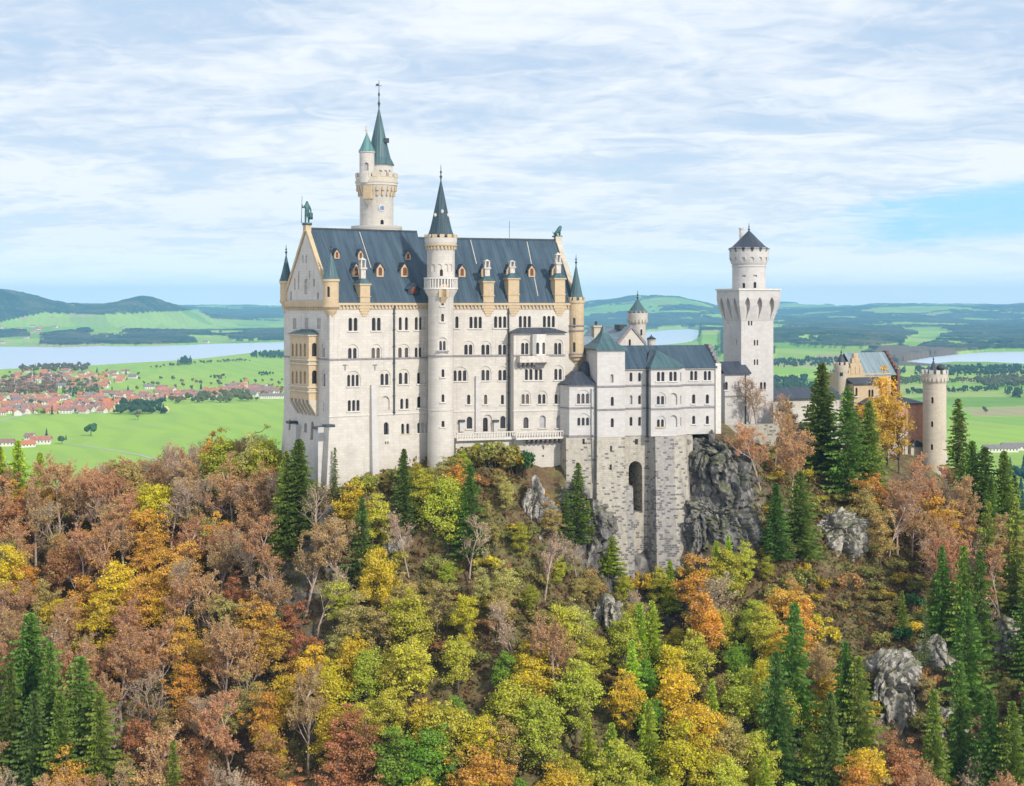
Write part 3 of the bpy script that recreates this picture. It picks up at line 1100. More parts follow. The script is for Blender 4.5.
def house_mesh(L, Wd, h, rise, roof, wall):
    mb = MB()
    mb.yz([(-Wd / 2, 0), (Wd / 2, 0), (Wd / 2, h), (0, h + rise - .2), (-Wd / 2, h)], -L / 2, L / 2)
    mb.c = 1
    k = rise / (Wd / 2)
    ov = 0.9
    mb.yz([(-Wd / 2 - ov, h - k * ov), (0, h + rise), (Wd / 2 + ov, h - k * ov), (Wd / 2 + ov, h - k * ov + .35), (0, h + rise + .35), (-Wd / 2 - ov, h - k * ov + .35)], -L / 2 - ov, L / 2 + ov)
    mb.c = 2
    for s in (-1, 1):                        # upper floor windows as dark recess strips on both long sides
        for i in range(4):
            x = -L / 2 + (i + .5) * L / 4
            mb.box(x - .6, x + .6, s * Wd / 2 - .03, s * Wd / 2 + .03, h * .55, h * .8)
            mb.box(x - .6, x + .6, s * Wd / 2 - .03, s * Wd / 2 + .03, h * .12, h * .38)
    mb.c = 0
    mb.box(L * .2, L * .2 + .9, .6, 1.5, h + rise * .4, h + rise + 1.0)
    return mb.mesh('village_house', [wall, roof, GLASS])


HM = []
for i in range(12):
    HM.append(house_mesh(rng.uniform(12, 19), rng.uniform(9, 12), rng.uniform(4.5, 6.5), rng.uniform(3.2, 4.8), H_ROOFS[[0, 0, 2, 1, 0, 2, 1, 0, 3, 0, 2, 1][i]], H_WALL if i % 5 else H_TAN))
ROOFW = ['red', 'red', 'orange', 'brown', 'red', 'orange', 'brown', 'red', 'grey', 'red', 'orange', 'brown']
VILLAGE = [
    ('near the meadow edge of the village', [(0, 398), (60, 396), (150, 393), (170, 402), (118, 404), (112, 414), (60, 414), (0, 416)], 118),
    ('on the lake side of the village', [(0, 374), (40, 372), (130, 371), (138, 378), (100, 390), (0, 396)], 84),
    ('in the right arm of the village', [(140, 388), (200, 392), (240, 386), (270, 388), (270, 398), (170, 400)], 72),
]
spots = []
for where, poly, cnt in VILLAGE:
    xs, ys = [a for a, _ in poly], [q for _, q in poly]
    k = t = 0
    while k < cnt and t < 6000:
        t += 1
        a, q = rng.uniform(min(xs), max(xs)), rng.uniform(min(ys), max(ys))
        if not bool(inpoly(np.array([a]), np.array([q]), poly)[0]):
            continue
        p = on_plain(a, q)
        if any((p.x - s.x) ** 2 + (p.y - s.y) ** 2 < 18 ** 2 for s in spots):
            continue
        spots.append(p)
        i = rng.randrange(12)
        o = bpy.data.objects.new('village_house', HM[i])
        C.objects.link(o)
        o.location = p
        o.scale = (1.2, 1.2, 1.15)
        o.rotation_euler = (0, 0, rng.choice([0.1, 0.25, 1.6, -0.3, 0.5]) + rng.uniform(-.15, .15))
        tag(o, f'small gabled house with a {ROOFW[i]} roof {where}', 'house', f'{ROOFW[i]} roofed houses {where}')
        k += 1


def single_house(px, py, L, Wd, h, rise, rz, roof, wall, label, name='farmhouse', cat='house'):
    p = on_plain(px, py)
    fr = Frame(p.x, p.y, rz, PLAIN_Z)
    t = thing(name, label, cat, fr)
    mb = MB()
    mb.yz([(-Wd / 2, 0), (Wd / 2, 0), (Wd / 2, h), (0, h + rise - .2), (-Wd / 2, h)], -L / 2, L / 2)
    mb.build('wall', wall, t, fr)
    k, ov = rise / (Wd / 2), 1.1
    mb = MB()
    mb.yz([(-Wd / 2 - ov, h - k * ov), (0, h + rise), (Wd / 2 + ov, h - k * ov), (Wd / 2 + ov, h - k * ov + .4), (0, h + rise + .4), (-Wd / 2 - ov, h - k * ov + .4)], -L / 2 - ov, L / 2 + ov)
    mb.build('roof', roof, t, fr)
    nn_ = max(2, int(L / 4.5))
    for i in range(nn_):
        x = -L / 2 + (i + .5) * L / nn_
        MB().box(x - .7, x + .7, -Wd / 2 - .06, -Wd / 2 + .1, h * .4, h * .75).build('window', GLASS, t, fr)
    mb = MB()
    mb.box(-L * .3, -L * .3 + 1, .8, 1.8, h + rise * .5, h + rise + 1.2)
    mb.build('chimney', wall, t, fr)
    return t


single_house(3, 446, 30, 14, 6, 4, 12, H_ROOFS[1], H_WALL, 'brown roofed white farmhouse at the left edge of the meadow')
single_house(25, 447, 24, 17, 5, 4, 40, H_ROOFS[2], H_WALL, 'orange roofed barn in the middle of the farm', 'barn', 'barn')
single_house(41, 444, 28, 15, 7, 4.5, 10, H_ROOFS[0], H_WALL, 'red roofed white farmhouse at the right end of the farm')
single_house(30, 440, 14, 10, 6, 4, -20, H_ROOFS[1], H_WALL, 'small brown roofed shed behind the farm roofs', 'farm_shed', 'shed')
single_house(164.5, 412, 13, 10, 5, 5, 60, H_TAN, H_TAN, 'yellow hut at the right end of the dark meadow wood', 'hut', 'hut')
single_house(265, 395, 62, 20, 9, 8, 3, H_ROOFS[1], H_WALL, 'long brown roofed hall at the right end of the village', 'village_hall', 'hall')
single_house(272, 398.5, 50, 14, 7, 4, 3, H_ROOFS[3], H_WALL, 'long white building in front of the brown roofed hall', 'long_house', 'house')
p = on_plain(246, 391)
fr = Frame(p.x, p.y, 15, PLAIN_Z)
t = thing('church_tower', 'tan church tower at the right end of the village', 'church tower', fr)
MB().box(-4, 4, -4, 4, 0, 22).build('shaft', H_TAN, t, fr)
MB().pyramid([(-4.4, -4.4), (4.4, -4.4), (4.4, 4.4), (-4.4, 4.4)], 22, (0, 0, 34)).build('roof', H_ROOFS[2], t, fr)
for s in (-1.5, 1.5):
    MB().box(s - .6, s + .6, -4.06, -3.9, 15, 19).build('belfry_window', GLASS, t, fr)
# white lakeside village: scattered pale buildings beyond the water and at the hill foot on the right
for a, q, L in ((886, 451, 60), (868, 450, 40), (1000, 452, 46), (1016, 450, 40)):
    single_house(a, q, L, 14, 6, 4, 6, H_ROOFS[3], H_WALL, {886: 'long grey roofed building behind the gatehouse', 868: 'grey roofed building hidden behind the gatehouse trees', 1000: 'long white building beyond the right hand spruces', 1016: 'pale building at the right edge of the fields'}[a], 'long_house')
for i in range(46):
    a, q = rng.uniform(-5, 215), rng.uniform(330, 345.5)
    if rng.random() < .5:
        a = rng.uniform(0, 60)
    j, i_ = int((a + 350) / 1766 * (NCOL - 1)), int(np.argmin(np.abs(Ys - (-PLAIN_Z / (q - HYP) * F))))
    if forest[i_, j] > 0 or lake_mask[i_, j]:
        continue
    o = bpy.data.objects.new('lakeside_house', HM[rng.randrange(12)])
    C.objects.link(o)
    o.location = (XX[i_, j], YY[i_, j], Z[i_, j])
    o.scale = (1.6, 1.6, 1.4)
    o.rotation_euler = (0, 0, rng.uniform(-.5, .5))
    tag(o, 'tiny pale house on the far side of the lake', 'house', 'houses beyond the lake')
# ------------------------------------------------------------------ castle helpers
class Cutters:
    """openings of one body, in world space"""
    def __init__(s):
        s.deep, s.shallow = MB(), MB()

    def add(s, which, mb, fr):
        getattr(s, which).add([tuple(fr.M @ Vector(q)) for q in mb.v], mb.f)


def px_m(fr, px, wpx, y=0.0):
    return wpx / F * fr.dist(px, y)


def window(parent, fr, cuts, px, py, n_=2, h=2.1, w_=0.62, gap=0.24, y=0.0, blind=False, pane=None, sill=True, z=None, u=None, relief=0.14, trim=None, label=None):
    """n round-headed lights in a row, standing on picture row py; blind = a shallow relieving arch round them"""
    if u is None:
        u, z0 = fr.at(px, py, y)
        z = z0 if z is None else z
    trim = trim or WHITE_TRIM
    step = w_ + gap
    tot = n_ * w_ + (n_ - 1) * gap
    xs = [u - tot / 2 + w_ / 2 + i * step for i in range(n_)]
    c = MB()
    g = MB()
    for x in xs:
        c.xz(arch(x, z, w_, h), y - 0.8, y + 0.75)
        g.xz(arch(x, z + .01, w_ - .02, h - .02), y + 0.42, y + 0.52)
    cuts.add('deep', c, fr)
    if blind:
        bw = tot + 0.7
        b_ = MB()
        b_.xz(arch(u, z - .02, bw, max(h + 0.75, bw / 2 + h * .55)), y - 0.5, y + relief)
        cuts.add('shallow', b_, fr)
    t = MB()
    if sill:
        t.box(u - tot / 2 - .3, u + tot / 2 + .3, y - .2, y + .3, z - .24, z - .02)
    for i in range(n_ - 1):          # colonnettes between the lights
        xm = (xs[i] + xs[i + 1]) / 2
        t.box(xm - .07, xm + .07, y + .16, y + .3, z, z + h * .72)
    if not sill and n_ == 1:
        t.xz(arch(u, z - .05, w_ + .3, h + .2), y + .53, y + .6)
    wn = t.build('window', trim, parent, fr)
    if label:
        wn['label'] = label
    g.build('pane', pane or GLASS, wn, fr)
    return wn


def blind_arch(fr, cuts, px, py, w_, h, y=0.0, depth=.38):
    u, z = fr.at(px, py, y)
    b_ = MB()
    b_.xz(arch(u, z, w_, h), y - .5, y + depth)
    cuts.add('shallow', b_, fr)


def finish_body(name, mb, mats, parent, fr, cuts, smooth=None):
    me = mb.mesh(name, mats, xf=fr.M)
    me = cut(me, [cuts.shallow, cuts.deep])
    me.transform(fr.I)
    if smooth:
        me.shade_smooth()
        me.set_sharp_from_angle(angle=math.radians(smooth))
    o = place(name, me, parent, fr)
    return o


def string_course(mb, u0, u1, z, y=0.0, d=.18, h=.35):
    mb.box(u0, u1, y - d, y + .1, z, z + h)


def cornice(mb, u0, u1, z, y=0.0, step=.75):
    """corbel table: a band on a row of small round-headed consoles"""
    mb.box(u0, u1, y - .45, y + .1, z - .45, z)
    n_ = max(2, int((u1 - u0) / step))
    for i in range(n_):
        u = u0 + (i + .5) * (u1 - u0) / n_
        mb.box(u - .14, u + .14, y - .36, y + .1, z - 1.0, z - .45)
    mb.box(u0, u1, y - .12, y + .1, z - 1.25, z - 1.05)


def dormer(parent, fr, px, py, y0, z0, k, wpx, hpx, roof=None, face=None, roof_h=.9):
    """gabled roof dormer whose front centre shows at (px, py)"""
    u, y, z = fr.on_slope(px, py, y0, z0, k)
    Yd = (fr.M @ Vector((u, y, z))).y
    w_, h = wpx / F * Yd, hpx / F * Yd
    zb, zt = z - h * .5, z + h * .12
    ridge = zt + h * .42
    yf = y - h * .5 / k - .15
    yb = y + (ridge - z) / k + .3
    mb = MB()
    mb.xz([(u - w_ / 2, zb), (u + w_ / 2, zb), (u + w_ / 2, zt), (u, ridge - .12), (u - w_ / 2, zt)], yf, yb)
    dm = mb.build('dormer', face or SAND, parent, fr)
    r = MB()
    ov = w_ * .16
    sl = (ridge - zt) / (w_ / 2)
    r.xz([(u - w_ / 2 - ov, zt - sl * ov), (u, ridge), (u + w_ / 2 + ov, zt - sl * ov), (u + w_ / 2 + ov, zt - sl * ov + .2), (u, ridge + .22), (u - w_ / 2 - ov, zt - sl * ov + .2)], yf - .12, yb)
    r.build('dormer_roof', roof or SLATE_DARK, dm, fr)
    g = MB()
    g.xz(arch(u, zb + h * .12, w_ * .46, h * .62), yf - .06, yf + .05)
    g.build('dormer_window', WOODRED, dm, fr)
    return dm


def spire(name, mb_mats, parent, fr, cx, cy, r, z0, z1, seg=8, curve=.0, mat=None, finial=2.0, flare=1.12):
    mb = MB()
    prof = [(r * flare, z0 - .05), (r * flare, z0 + .1)]
    for i in range(1, 9):
        t = i / 8
        prof.append((max(0.0, r * (1 - t) * (1 - curve * t * (1 - t) * 2)), z0 + (z1 - z0) * t))
    mb.lathe(prof, cx, cy, seg, math.pi / seg)
    o = mb.build(name, mat or SLATE_TEAL, parent, fr)
    if finial:
        f = MB()
        f.lathe([(.10, z1 - .6), (.14, z1 - .1), (.3, z1 + finial * .12), (.12, z1 + finial * .2), (.09, z1 + finial * .35), (.24, z1 + finial * .45), (.08, z1 + finial * .55), (.045, z1 + finial * .98), (0, z1 + finial)], cx, cy, 8)
        f.build('finial', METAL, o, fr)
    return o


def tower_face(cx, cy, r, px, z=0.0):
    """frame on a round tower's skin where the column px meets it"""
    dx = (px - CXP) / F
    # |(t dx - cx, t - cy)| = r
    A, B, Cc = dx * dx + 1, -2 * (dx * cx + cy), cx * cx + cy * cy - r * r
    t = (-B - math.sqrt(max(B * B - 4 * A * Cc, 0))) / (2 * A)
    nx_, ny_ = (dx * t - cx) / r, (t - cy) / r
    return Frame(dx * t, t, math.degrees(math.atan2(nx_, -ny_)), z)


def tower_window(parent, cuts, cx, cy, r, px, py, **kw):
    fr = tower_face(cx, cy, r, px)
    return window(parent, fr, cuts, px, py, **kw)


def chimney(parent, fr, u, z0, z1, w_, d, top, corbel=True, y=0.0, base=None, band=None):
    """wall chimney: corbelled shaft, gabled cap, slender lantern pot"""
    mb = MB()
    mb.box(u - w_ / 2, u + w_ / 2, y - .35, y + d, z0, z1)
    mb.box(u - w_ / 2 - .2, u + w_ / 2 + .2, y - .55, y + d + .2, z1 - .5, z1 - .2)
    mb.box(u - w_ / 2 - .12, u + w_ / 2 + .12, y - .47, y + d + .12, z0 + (z1 - z0) * .38, z0 + (z1 - z0) * .38 + .22)
    if corbel:
        for i, q in enumerate((.0, .25, .5, .75)):
            ww = w_ * (.62 - q * .5)
            mb.box(u - ww, u + ww, y - .35 + q * .3, y + .2, z0 - .5 - i * .5, z0 - i * .5)
    ch = mb.build('chimney', base or SAND, parent, fr)
    cp = MB()
    cp.pyramid([(u - w_ / 2 - .25, y - .6), (u + w_ / 2 + .25, y - .6), (u + w_ / 2 + .25, y + d + .25), (u - w_ / 2 - .25, y + d + .25)], z1 - .2, (u, y + d / 2 - .2, z1 + 1.3))
    cp.build('chimney_cap', SLATE_TEAL, ch, fr)
    if top:
        pt = MB()
        c = (u, y + d / 2 - .2)
        pt.box(c[0] - .5, c[0] + .5, c[1] - .5, c[1] + .5, z1 + .3, z1 + .3 + (top - z1) * .5)
        for sx in (-1, 1):
            for sy in (-1, 1):
                pt.box(c[0] + sx * .4 - .13, c[0] + sx * .4 + .13, c[1] + sy * .4 - .13, c[1] + sy * .4 + .13, z1 + .3 + (top - z1) * .5, z1 + .3 + (top - z1) * .85)
        pt.box(c[0] - .7, c[0] + .7, c[1] - .7, c[1] + .7, z1 + .3 + (top - z1) * .46, z1 + .3 + (top - z1) * .53)
        pt.pyramid([(c[0] - .65, c[1] - .65), (c[0] + .65, c[1] - .65), (c[0] + .65, c[1] + .65), (c[0] - .65, c[1] + .65)], z1 + .3 + (top - z1) * .82, (c[0], c[1], top))
        pt.build('chimney_pot', TRIM, ch, fr)
    return ch


def corner_turret(parent, fr, cx, cy, r, zbot, zbody, zeave, ztip, seg=16, mat=SAND, crenel=False, slit_px=None, slits=(), name='corner_turret'):
    mb = MB()
    mb.lathe([(0.0, zbot), (r * .35, zbot + .3), (r * .4, zbot + (zbody - zbot) * .35), (r * .72, zbot + (zbody - zbot) * .55), (r * .76, zbot + (zbody - zbot) * .75), (r * 1.08, zbody - .2), (r * 1.08, zbody + .1), (r, zbody + .15),
              (r, zeave - .6), (r * 1.14, zeave - .45), (r * 1.14, zeave)], cx, cy, seg)
    if crenel:
        mb.ring_blocks(cx, cy, r * .92, r * 1.16, zeave - .02, zeave + .7, 9)
    cu = Cutters()
    me = mb.mesh(name, mat, xf=fr.M)
    o = None
    wc = fr.M @ Vector((cx, cy, 0))
    wins = []
    for px, py, h, w_ in slits:
        f2 = tower_face(wc.x, wc.y, r, px)
        u, z = f2.at(px, py)
        c = MB().xz(arch(u, z, w_, h), -.6, .5)
        cu.add('deep', c, f2)
        wins.append((f2, u, z, h, w_))
    me = cut(me, [cu.deep])
    me.transform(fr.I)
    me.shade_smooth()
    me.set_sharp_from_angle(angle=math.radians(35))
    o = place(name, me, parent, fr)
    for f2, u, z, h, w_ in wins:
        MB().xz(arch(u, z, w_ - .02, h - .02), .3, .4).build('turret_window', GLASS, o, f2)
    spire('turret_roof', None, o, fr, cx, cy, r * (1.0 if crenel else 1.12), zeave + (.1 if crenel else .02), ztip, 10, .15, SLATE_TEAL, 1.7, 1.0)
    return o


# ------------------------------------------------------------------ the palace (two gabled wings meeting at the stair tower)
DW = 21.5                                   # depth of the wings
FA = Frame(-34.55, 284.0, 32.0)             # west wing, origin at its south-west corner
FB = Frame(-16.15, 295.5, 19.0)             # east wing
LB = 31.3
pal = thing('castle_palace', 'tall pale limestone palace with two steep slate blue roofs and rows of arched windows', 'castle building', FA)
ZE, ZRA, ZRB = 0.5, 14.55, 13.25
kA, kB = (ZRA - ZE) / (DW / 2), (ZRB - ZE) / (DW / 2)
BASE = -46.0
cuA = Cutters()
wallA = MB()
# footprint with the slanted joint; eaves prism with gable
e0, e1 = 22.0, 27.0
em = (e0 + e1) / 2
BT, BTW = 1.0, 1.6                          # batter of the plinth
zb = FA.at(380, 414.5)[1]
wallA.add([(-.0, -.0, zb), (e0, 0, zb), (e1, DW, zb), (0, DW, zb), (0, 0, ZE), (e0, 0, ZE), (e1, DW, ZE), (0, DW, ZE), (0, DW / 2, ZRA - .35), (em, DW / 2, ZRA - .35),
           (-BTW, -BT, BASE), (e0 + .3, -BT, BASE), (e1, DW, BASE), (-BTW, DW, BASE)],
          [(0, 1, 5, 4), (1, 2, 6, 9, 5), (2, 3, 7, 6), (3, 0, 4, 8, 7), (4, 5, 9, 8), (6, 7, 8, 9), (10, 11, 1, 0), (11, 12, 2, 1), (12, 13, 3, 2), (13, 10, 0, 3), (13, 12, 11, 10)])
T = dict(h=2.15, w_=.64)
for px, n_, py in ((353, 2, 330.8), (376.3, 2, 330.6), (403.4, 2, 330), (420.7, 3, 329.8)):
    window(pal, FA, cuA, px, py, n_, 2.5, .8 if n_ == 2 and px < 390 else .66, .3 if px < 400 or n_ == 3 else .7)
for px, n_, py in ((352.7, 2, 358.4), (376, 2, 358.2), (403.6, 2, 357.8), (420.7, 3, 357.6)):
    window(pal, FA, cuA, px, py, n_, 2.0, .75 if n_ == 2 else .62, .3 if px < 400 or n_ == 3 else .7, blind=True, sill=False)
for px, n_, py in ((353.3, 3, 386.2), (384.8, 2, 385), (403.6, 2, 384), (421.3, 2, 383.6)):
    window(pal, FA, cuA, px, py, n_, 2.2, .62 if n_ == 3 else .72, .28 if px != 403.6 else .5, blind=True)
window(pal, FA, cuA, 353.7, 411, 3, 2.1, .66, .26)
blind_arch(FA, cuA, 385.2, 410, 1.9, 2.7)
window(pal, FA, cuA, 404.4, 408.8, 2, 2.0, .66, .5)
window(pal, FA, cuA, 421.7, 407.6, 2, 2.2, .8, .25, blind=True)
window(pal, FA, cuA, 386, 434.6, 1, 2.4, 1.05)
window(pal, FA, cuA, 405, 433.8, 2, 2.0, .66, .45, trim=SAND)
window(pal, FA, cuA, 422.5, 432.8, 3, 2.0, .62, .28)
u, z = FA.at(386.3, 444)
cuA.add('deep', MB().box(u - .4, u - .1, -.8, .3, z, z + .5).box(u + .1, u + .4, -.8, .3, z, z + .5), FA)

# west gable front: its own axes run left to right along the face
pw = FA.M @ Vector((0, DW, 0))
FW = Frame(pw.x, pw.y, FA.deg - 90)
for px in (294.5, 306.5, 318.8):
    window(pal, FW, cuA, px, 329, 3, 2.2, .42, .16, pane=GLASS_PALE)
for px, py, h, w_ in ((306, 294.2, 3.0, 1.5), (298.5, 289, 2.6, .7), (309.7, 278.5, 1.6, .55), (298.8, 280, 1.8, .55), (303, 263, 1.6, .5), (306.2, 263.2, 1.6, .5), (294.8, 290, 2.4, .7), (314, 286.5, 1.5, .7), (318, 299, 1.3, .9), (291, 300, 1.8, .8)):
    blind_arch(FW, cuA, px, py, w_, h)
window(pal, FW, cuA, 305.9, 294.2, 3, 1.5, .36, .1, pane=GLASS_PALE, sill=False)
window(pal, FW, cuA, 323.3, 357, 1, 1.9, .6, blind=True)
window(pal, FW, cuA, 323.7, 386, 1, 2.4, .8, blind=True)
window(pal, FW, cuA, 323.7, 411, 1, 1.6, .35)
window(pal, FW, cuA, 298, 431, 1, 1.9, 1.2, pane=GLASS_PALE)
window(pal, FW, cuA, 306.3, 432.5, 1, 1.9, 1.4, pane=GLASS_BLUE)
window(pal, FW, cuA, 290.5, 430, 1, 2.2, 1.0)
window(pal, FW, cuA, 313, 440, 1, 3.6, 1.3, trim=SAND)
finish_body('west_wing_wall', wallA, LIME, pal, FA, cuA)

# east wing
cuB = Cutters()
wallB = MB()
wallB.yz([(0, BASE), (DW, BASE), (DW, ZE), (DW / 2, ZRB - .35), (0, ZE)], -2, LB)
for px, n_, py in ((455.4 + 1.5, 1, 328), (475.6, 3, 328.2), (500.2, 3, 327.8), (524.9, 3, 327.4), (548.9, 3, 327.2)):
    window(pal, FB, cuB, px, py, n_, 2.3, .66, .3)
for px, n_ in ((468.5, 2), (485.6, 2), (502.5, 2)):
    window(pal, FB, cuB, px, 354.6, n_, 2.0, .72, .24, blind=True, sill=False)
window(pal, FB, cuB, 460, 380.9, 3, 2.1, .7, .3, blind=True)
for px in (485.6, 502.5):
    window(pal, FB, cuB, px, 380.4, 2, 2.1, .7, .25, blind=True)
for px in (468.7, 485.6, 502.5):
    window(pal, FB, cuB, px, 404.2, 1, 1.9, .66)
window(pal, FB, cuB, 469.5, 428.7, 1, 2.4, 1.15)
window(pal, FB, cuB, 502.9, 428.4, 1, 2.5, 1.1)
u, z = FB.at(485.8, 431.6)
cuB.add('shallow', MB().xz(arch(u + .35, z, 1.9, 3.4), -.5, .3), FB)
cuB.add('deep', MB().xz(arch(u, z, 1.05, 2.8), -.8, 1.0), FB)
MB().xz(arch(u, z + .01, 1.04, 2.78), .7, .8).build('terrace_door', GLASS, pal, FB)
finish_body('east_wing_wall', wallB, LIME, pal, FB, cuB)

# the projecting bay on the east wing
YR = -2.4
ur0, ur1 = FB.at(513.7, 380, YR)[0], FB.at(565.0, 380, YR)[0]
zr = FB.at(540, 333.2, YR)[1]
cuR = Cutters()
bay = MB()
bay.box(ur0, ur1, YR, .5, BASE, zr)
for px in (525, 558):
    window(pal, FB, cuR, px, 354.3, 2, 2.3, .68, .16, y=YR, blind=True, sill=False)
for px in (528.7, 538.5):
    window(pal, FB, cuR, px, 380, 2, 2.2, .66, .28, y=YR)
window(pal, FB, cuR, 558.3, 379.8, 2, 2.2, .66, .28, y=YR, blind=True)
for px in (525.5, 542, 558.5):
    window(pal, FB, cuR, px, 403.7, 2, 1.9, .66, .26, y=YR, blind=True)
window(pal, FB, cuR, 526, 428.2, 1, 2.2, 1.1, y=YR)
for px in (542.6, 559.5):
    window(pal, FB, cuR, px, 427.8, 1, 2.5, 1.35, y=YR, pane=GLASS_PALE, trim=TRIM)
u, z = FB.at(543, 449.5, YR)
cuR.add('deep', MB().box(u - .28, u + .28, YR - .8, YR + .5, z, z + .7), FB)
u, z = FB.at(543, 457, YR)
cuR.add('deep', MB().box(u - .2, u + .2, YR - .8, YR + .5, z, z + .4), FB)
finish_body('bay_wall', bay, LIME, pal, FB, cuR)
mb = MB()
pts = [(ur0 - .5, YR - .6), (ur1 + .3, YR - .6), (ur1 + .3, .2), (ur0 - .5, .2)]
mb.prism(pts, zr, zr + .22)
up = [(ur0 + 2.6, -.9), (ur1 - 3.2, -.9), (ur1 - 2.2, .2), (ur0 + 1.6, .2)]
mb.prism(pts, zr + .22, FB.at(540, 327.6, -.5)[1], up)
mb.build('bay_roof', SLATE_DARK, pal, FB)
# oriel with balcony
YO = YR - 1.5
uo0, uo1 = FB.at(533.8, 350, YO)[0], FB.at(547.5, 350, YO)[0]
zo0, zo1 = FB.at(540, 357.3, YO)[1], FB.at(540, 334.2, YO)[1]
cuO = Cutters()
ori = MB().prism([(uo0 + .2, YR + .02), (uo0, YO + .7), (uo0 + .6, YO), (uo1 - .6, YO), (uo1, YO + .7), (uo1 - .2, YR + .02)], zo0, zo1)
for px in (537.8, 543.8):
    window(pal, FB, cuO, px, 354, 1, 2.3, .62, y=YO, sill=False)
finish_body('oriel', ori, WHITE_TRIM, pal, FB, cuO)
mb = MB()
ub0, ub1 = FB.at(519.5, 356, YO)[0], FB.at(549, 356, YO)[0]
zbal = FB.at(530, 360.5, YO)[1]
mb.box(ub0, ub1, YO - .3, YR, zbal - .4, zbal)
mb.box(ub0, ub1, YO - .3, YO - .1, zbal, zbal + .9)
mb.box(ub0, ub0 + .2, YO - .1, YR, zbal, zbal + .9)
mb.box(ub1 - .2, ub1, YO - .1, YR, zbal, zbal + .9)
mb.build('balcony', TRIM, pal, FB)
mb = MB()
for px in (521, 525.4, 530, 534.4):
    u = FB.at(px, 362, YO)[0]
    mb.yz([(YR, zbal - .4), (YO - .1, zbal - .4), (YO, zbal - .8), (YR, zbal - 1.5)], u - .22, u + .22)
mb.prism([(uo0, YO), (uo1, YO), (uo1, YR + .05), (uo0, YR + .05)], zbal - .4, zbal - 1.9, [(uo0 + 1.0, YR - .2), (uo1 - 1.0, YR - .2), (uo1 - 1.0, YR + .05), (uo0 + 1.0, YR + .05)])
mb.build('balcony_corbels', DARK_TRIM, pal, FB)

# roofs
def roof_slab(y0, zr_, k, fe, re_, be, ov=.42, th=.3):
    """two slopes; fe / re_ / be = (u0, u1) at the front eave, ridge, back eave"""
    mb = MB()
    ye, zev = y0 - ov, ZE - k * ov
    yb = y0 + DW + ov
    A = [(fe[0], ye, zev), (fe[1], ye, zev), (re_[1], y0 + DW / 2, zr_), (re_[0], y0 + DW / 2, zr_), (be[0], yb, zev), (be[1], yb, zev)]
    lo = [(x, y, z) for x, y, z in A]
    hi = [(x, y, z + th * (1.4)) for x, y, z in A]
    mb.add(lo + hi, [(0, 3, 2, 1), (3, 4, 5, 2), (6, 7, 8, 9), (9, 8, 11, 10), (0, 1, 7, 6), (1, 2, 8, 7), (2, 5, 11, 8), (5, 4, 10, 11), (4, 3, 9, 10), (3, 0, 6, 9)])
    return mb


roof_slab(0, ZRA, kA, (.55, 22.1), (.55, 24.6), (.55, 27.2)).build('west_wing_roof', SLATE, pal, FA)
roof_slab(0, ZRB, kB, (-1.0, LB - .9), (-2.5, LB - .9), (-3, LB - .9)).build('east_wing_roof', SLATE, pal, FB)
mb = MB()         # ridge caps and lead strips running down the slopes
mb.box(.6, 24.5, DW / 2 - .2, DW / 2 + .2, ZRA + .3, ZRA + .62)
mb.build('ridge_cap', METAL, pal, FA)
mb = MB()
mb.box(-2, LB - 1, DW / 2 - .2, DW / 2 + .2, ZRB + .3, ZRB + .62)
for u in (6.2, 20.2):
    mb.tube([(u, DW / 2, ZRB + .6), (u, DW / 2, ZRB + 4.2)], .05, 5)
mb.build('ridge_cap', METAL, pal, FB)


def strip(fr, pxt, pyt, pxb, pyb, k, name='lead_strip'):
    mb = MB()
    a = fr.on_slope(pxt, pyt, 0, ZE + .43, k)
    c = fr.on_slope(pxb, pyb, 0, ZE + .43, k)
    mb.tube([a, c], .10, 5)
    mb.build(name, TRIM, pal, fr)


strip(FA, 359.5, 232, 371, 268, kA)
strip(FB, 470.5, 240, 476.5, 264, kB)
strip(FB, 527, 242, 538, 296, kB)
# raking copings of the gables
for fr, u0, u1, zt, k, nm in ((FA, -.25, .6, ZRA, kA, 'gable_coping'), (FB, LB - .9, LB + .1, ZRB, kB, 'gable_coping')):
    mb = MB()
    for s in (1, -1):
        y_e = -.5 if s > 0 else DW + .5
        z_e = ZE - k * .5
        mb.yz([(y_e, z_e), (DW / 2, zt), (DW / 2, zt + 1.0), (y_e, z_e + 1.0)], u0, u1)
    mb.box(u0 - .1, u1 + .2, DW / 2 - .7, DW / 2 + .7, zt - .2, zt + 1.15)
    mb.build(nm, SAND2 if fr is FB else SAND, pal, fr)

# cornices, string courses, pipes
mb = MB()
cornice(mb, 1.6, e0, ZE - .1)
mb.build('cornice', SAND, pal, FA)
mb = MB()
cornice(mb, 2, LB - 1, ZE - .1)
mb.build('cornice', SAND, pal, FB)
mb = MB()
mb.box(1.5, DW - .8, -.5, .1, ZE - .35, ZE + .25)
cornice(mb, 1.5, DW - 1.2, ZE - .36)
mb.build('cornice', SAND, pal, FW)
mb = MB()
zs = FA.at(380, 359.3)[1]
mb.box(-.12, e0, -.18, .1, zs, zs + .3)
mb.build('string_course', DARK_TRIM, pal, FA)
mb = MB()
mb.box(0, DW, -.18, .1, zs - .001, zs + .3)
mb.build('string_course', DARK_TRIM, pal, FW)
mb = MB()
zs = FB.at(480, 356.4)[1]
mb.box(3, ur0, -.18, .1, zs, zs + .3)
mb.box(ur0 - .1, ur1, YR - .18, YR + .1, zs, zs + .3)
mb.build('string_course', DARK_TRIM, pal, FB)
mb = MB()
mb.box(-.15, e0, -.14, .12, zb - .1, zb + .2)
mb.build('plinth_band', WHITE_TRIM, pal, FA)
mb = MB()
zs = FB.at(480, 411.4)[1]
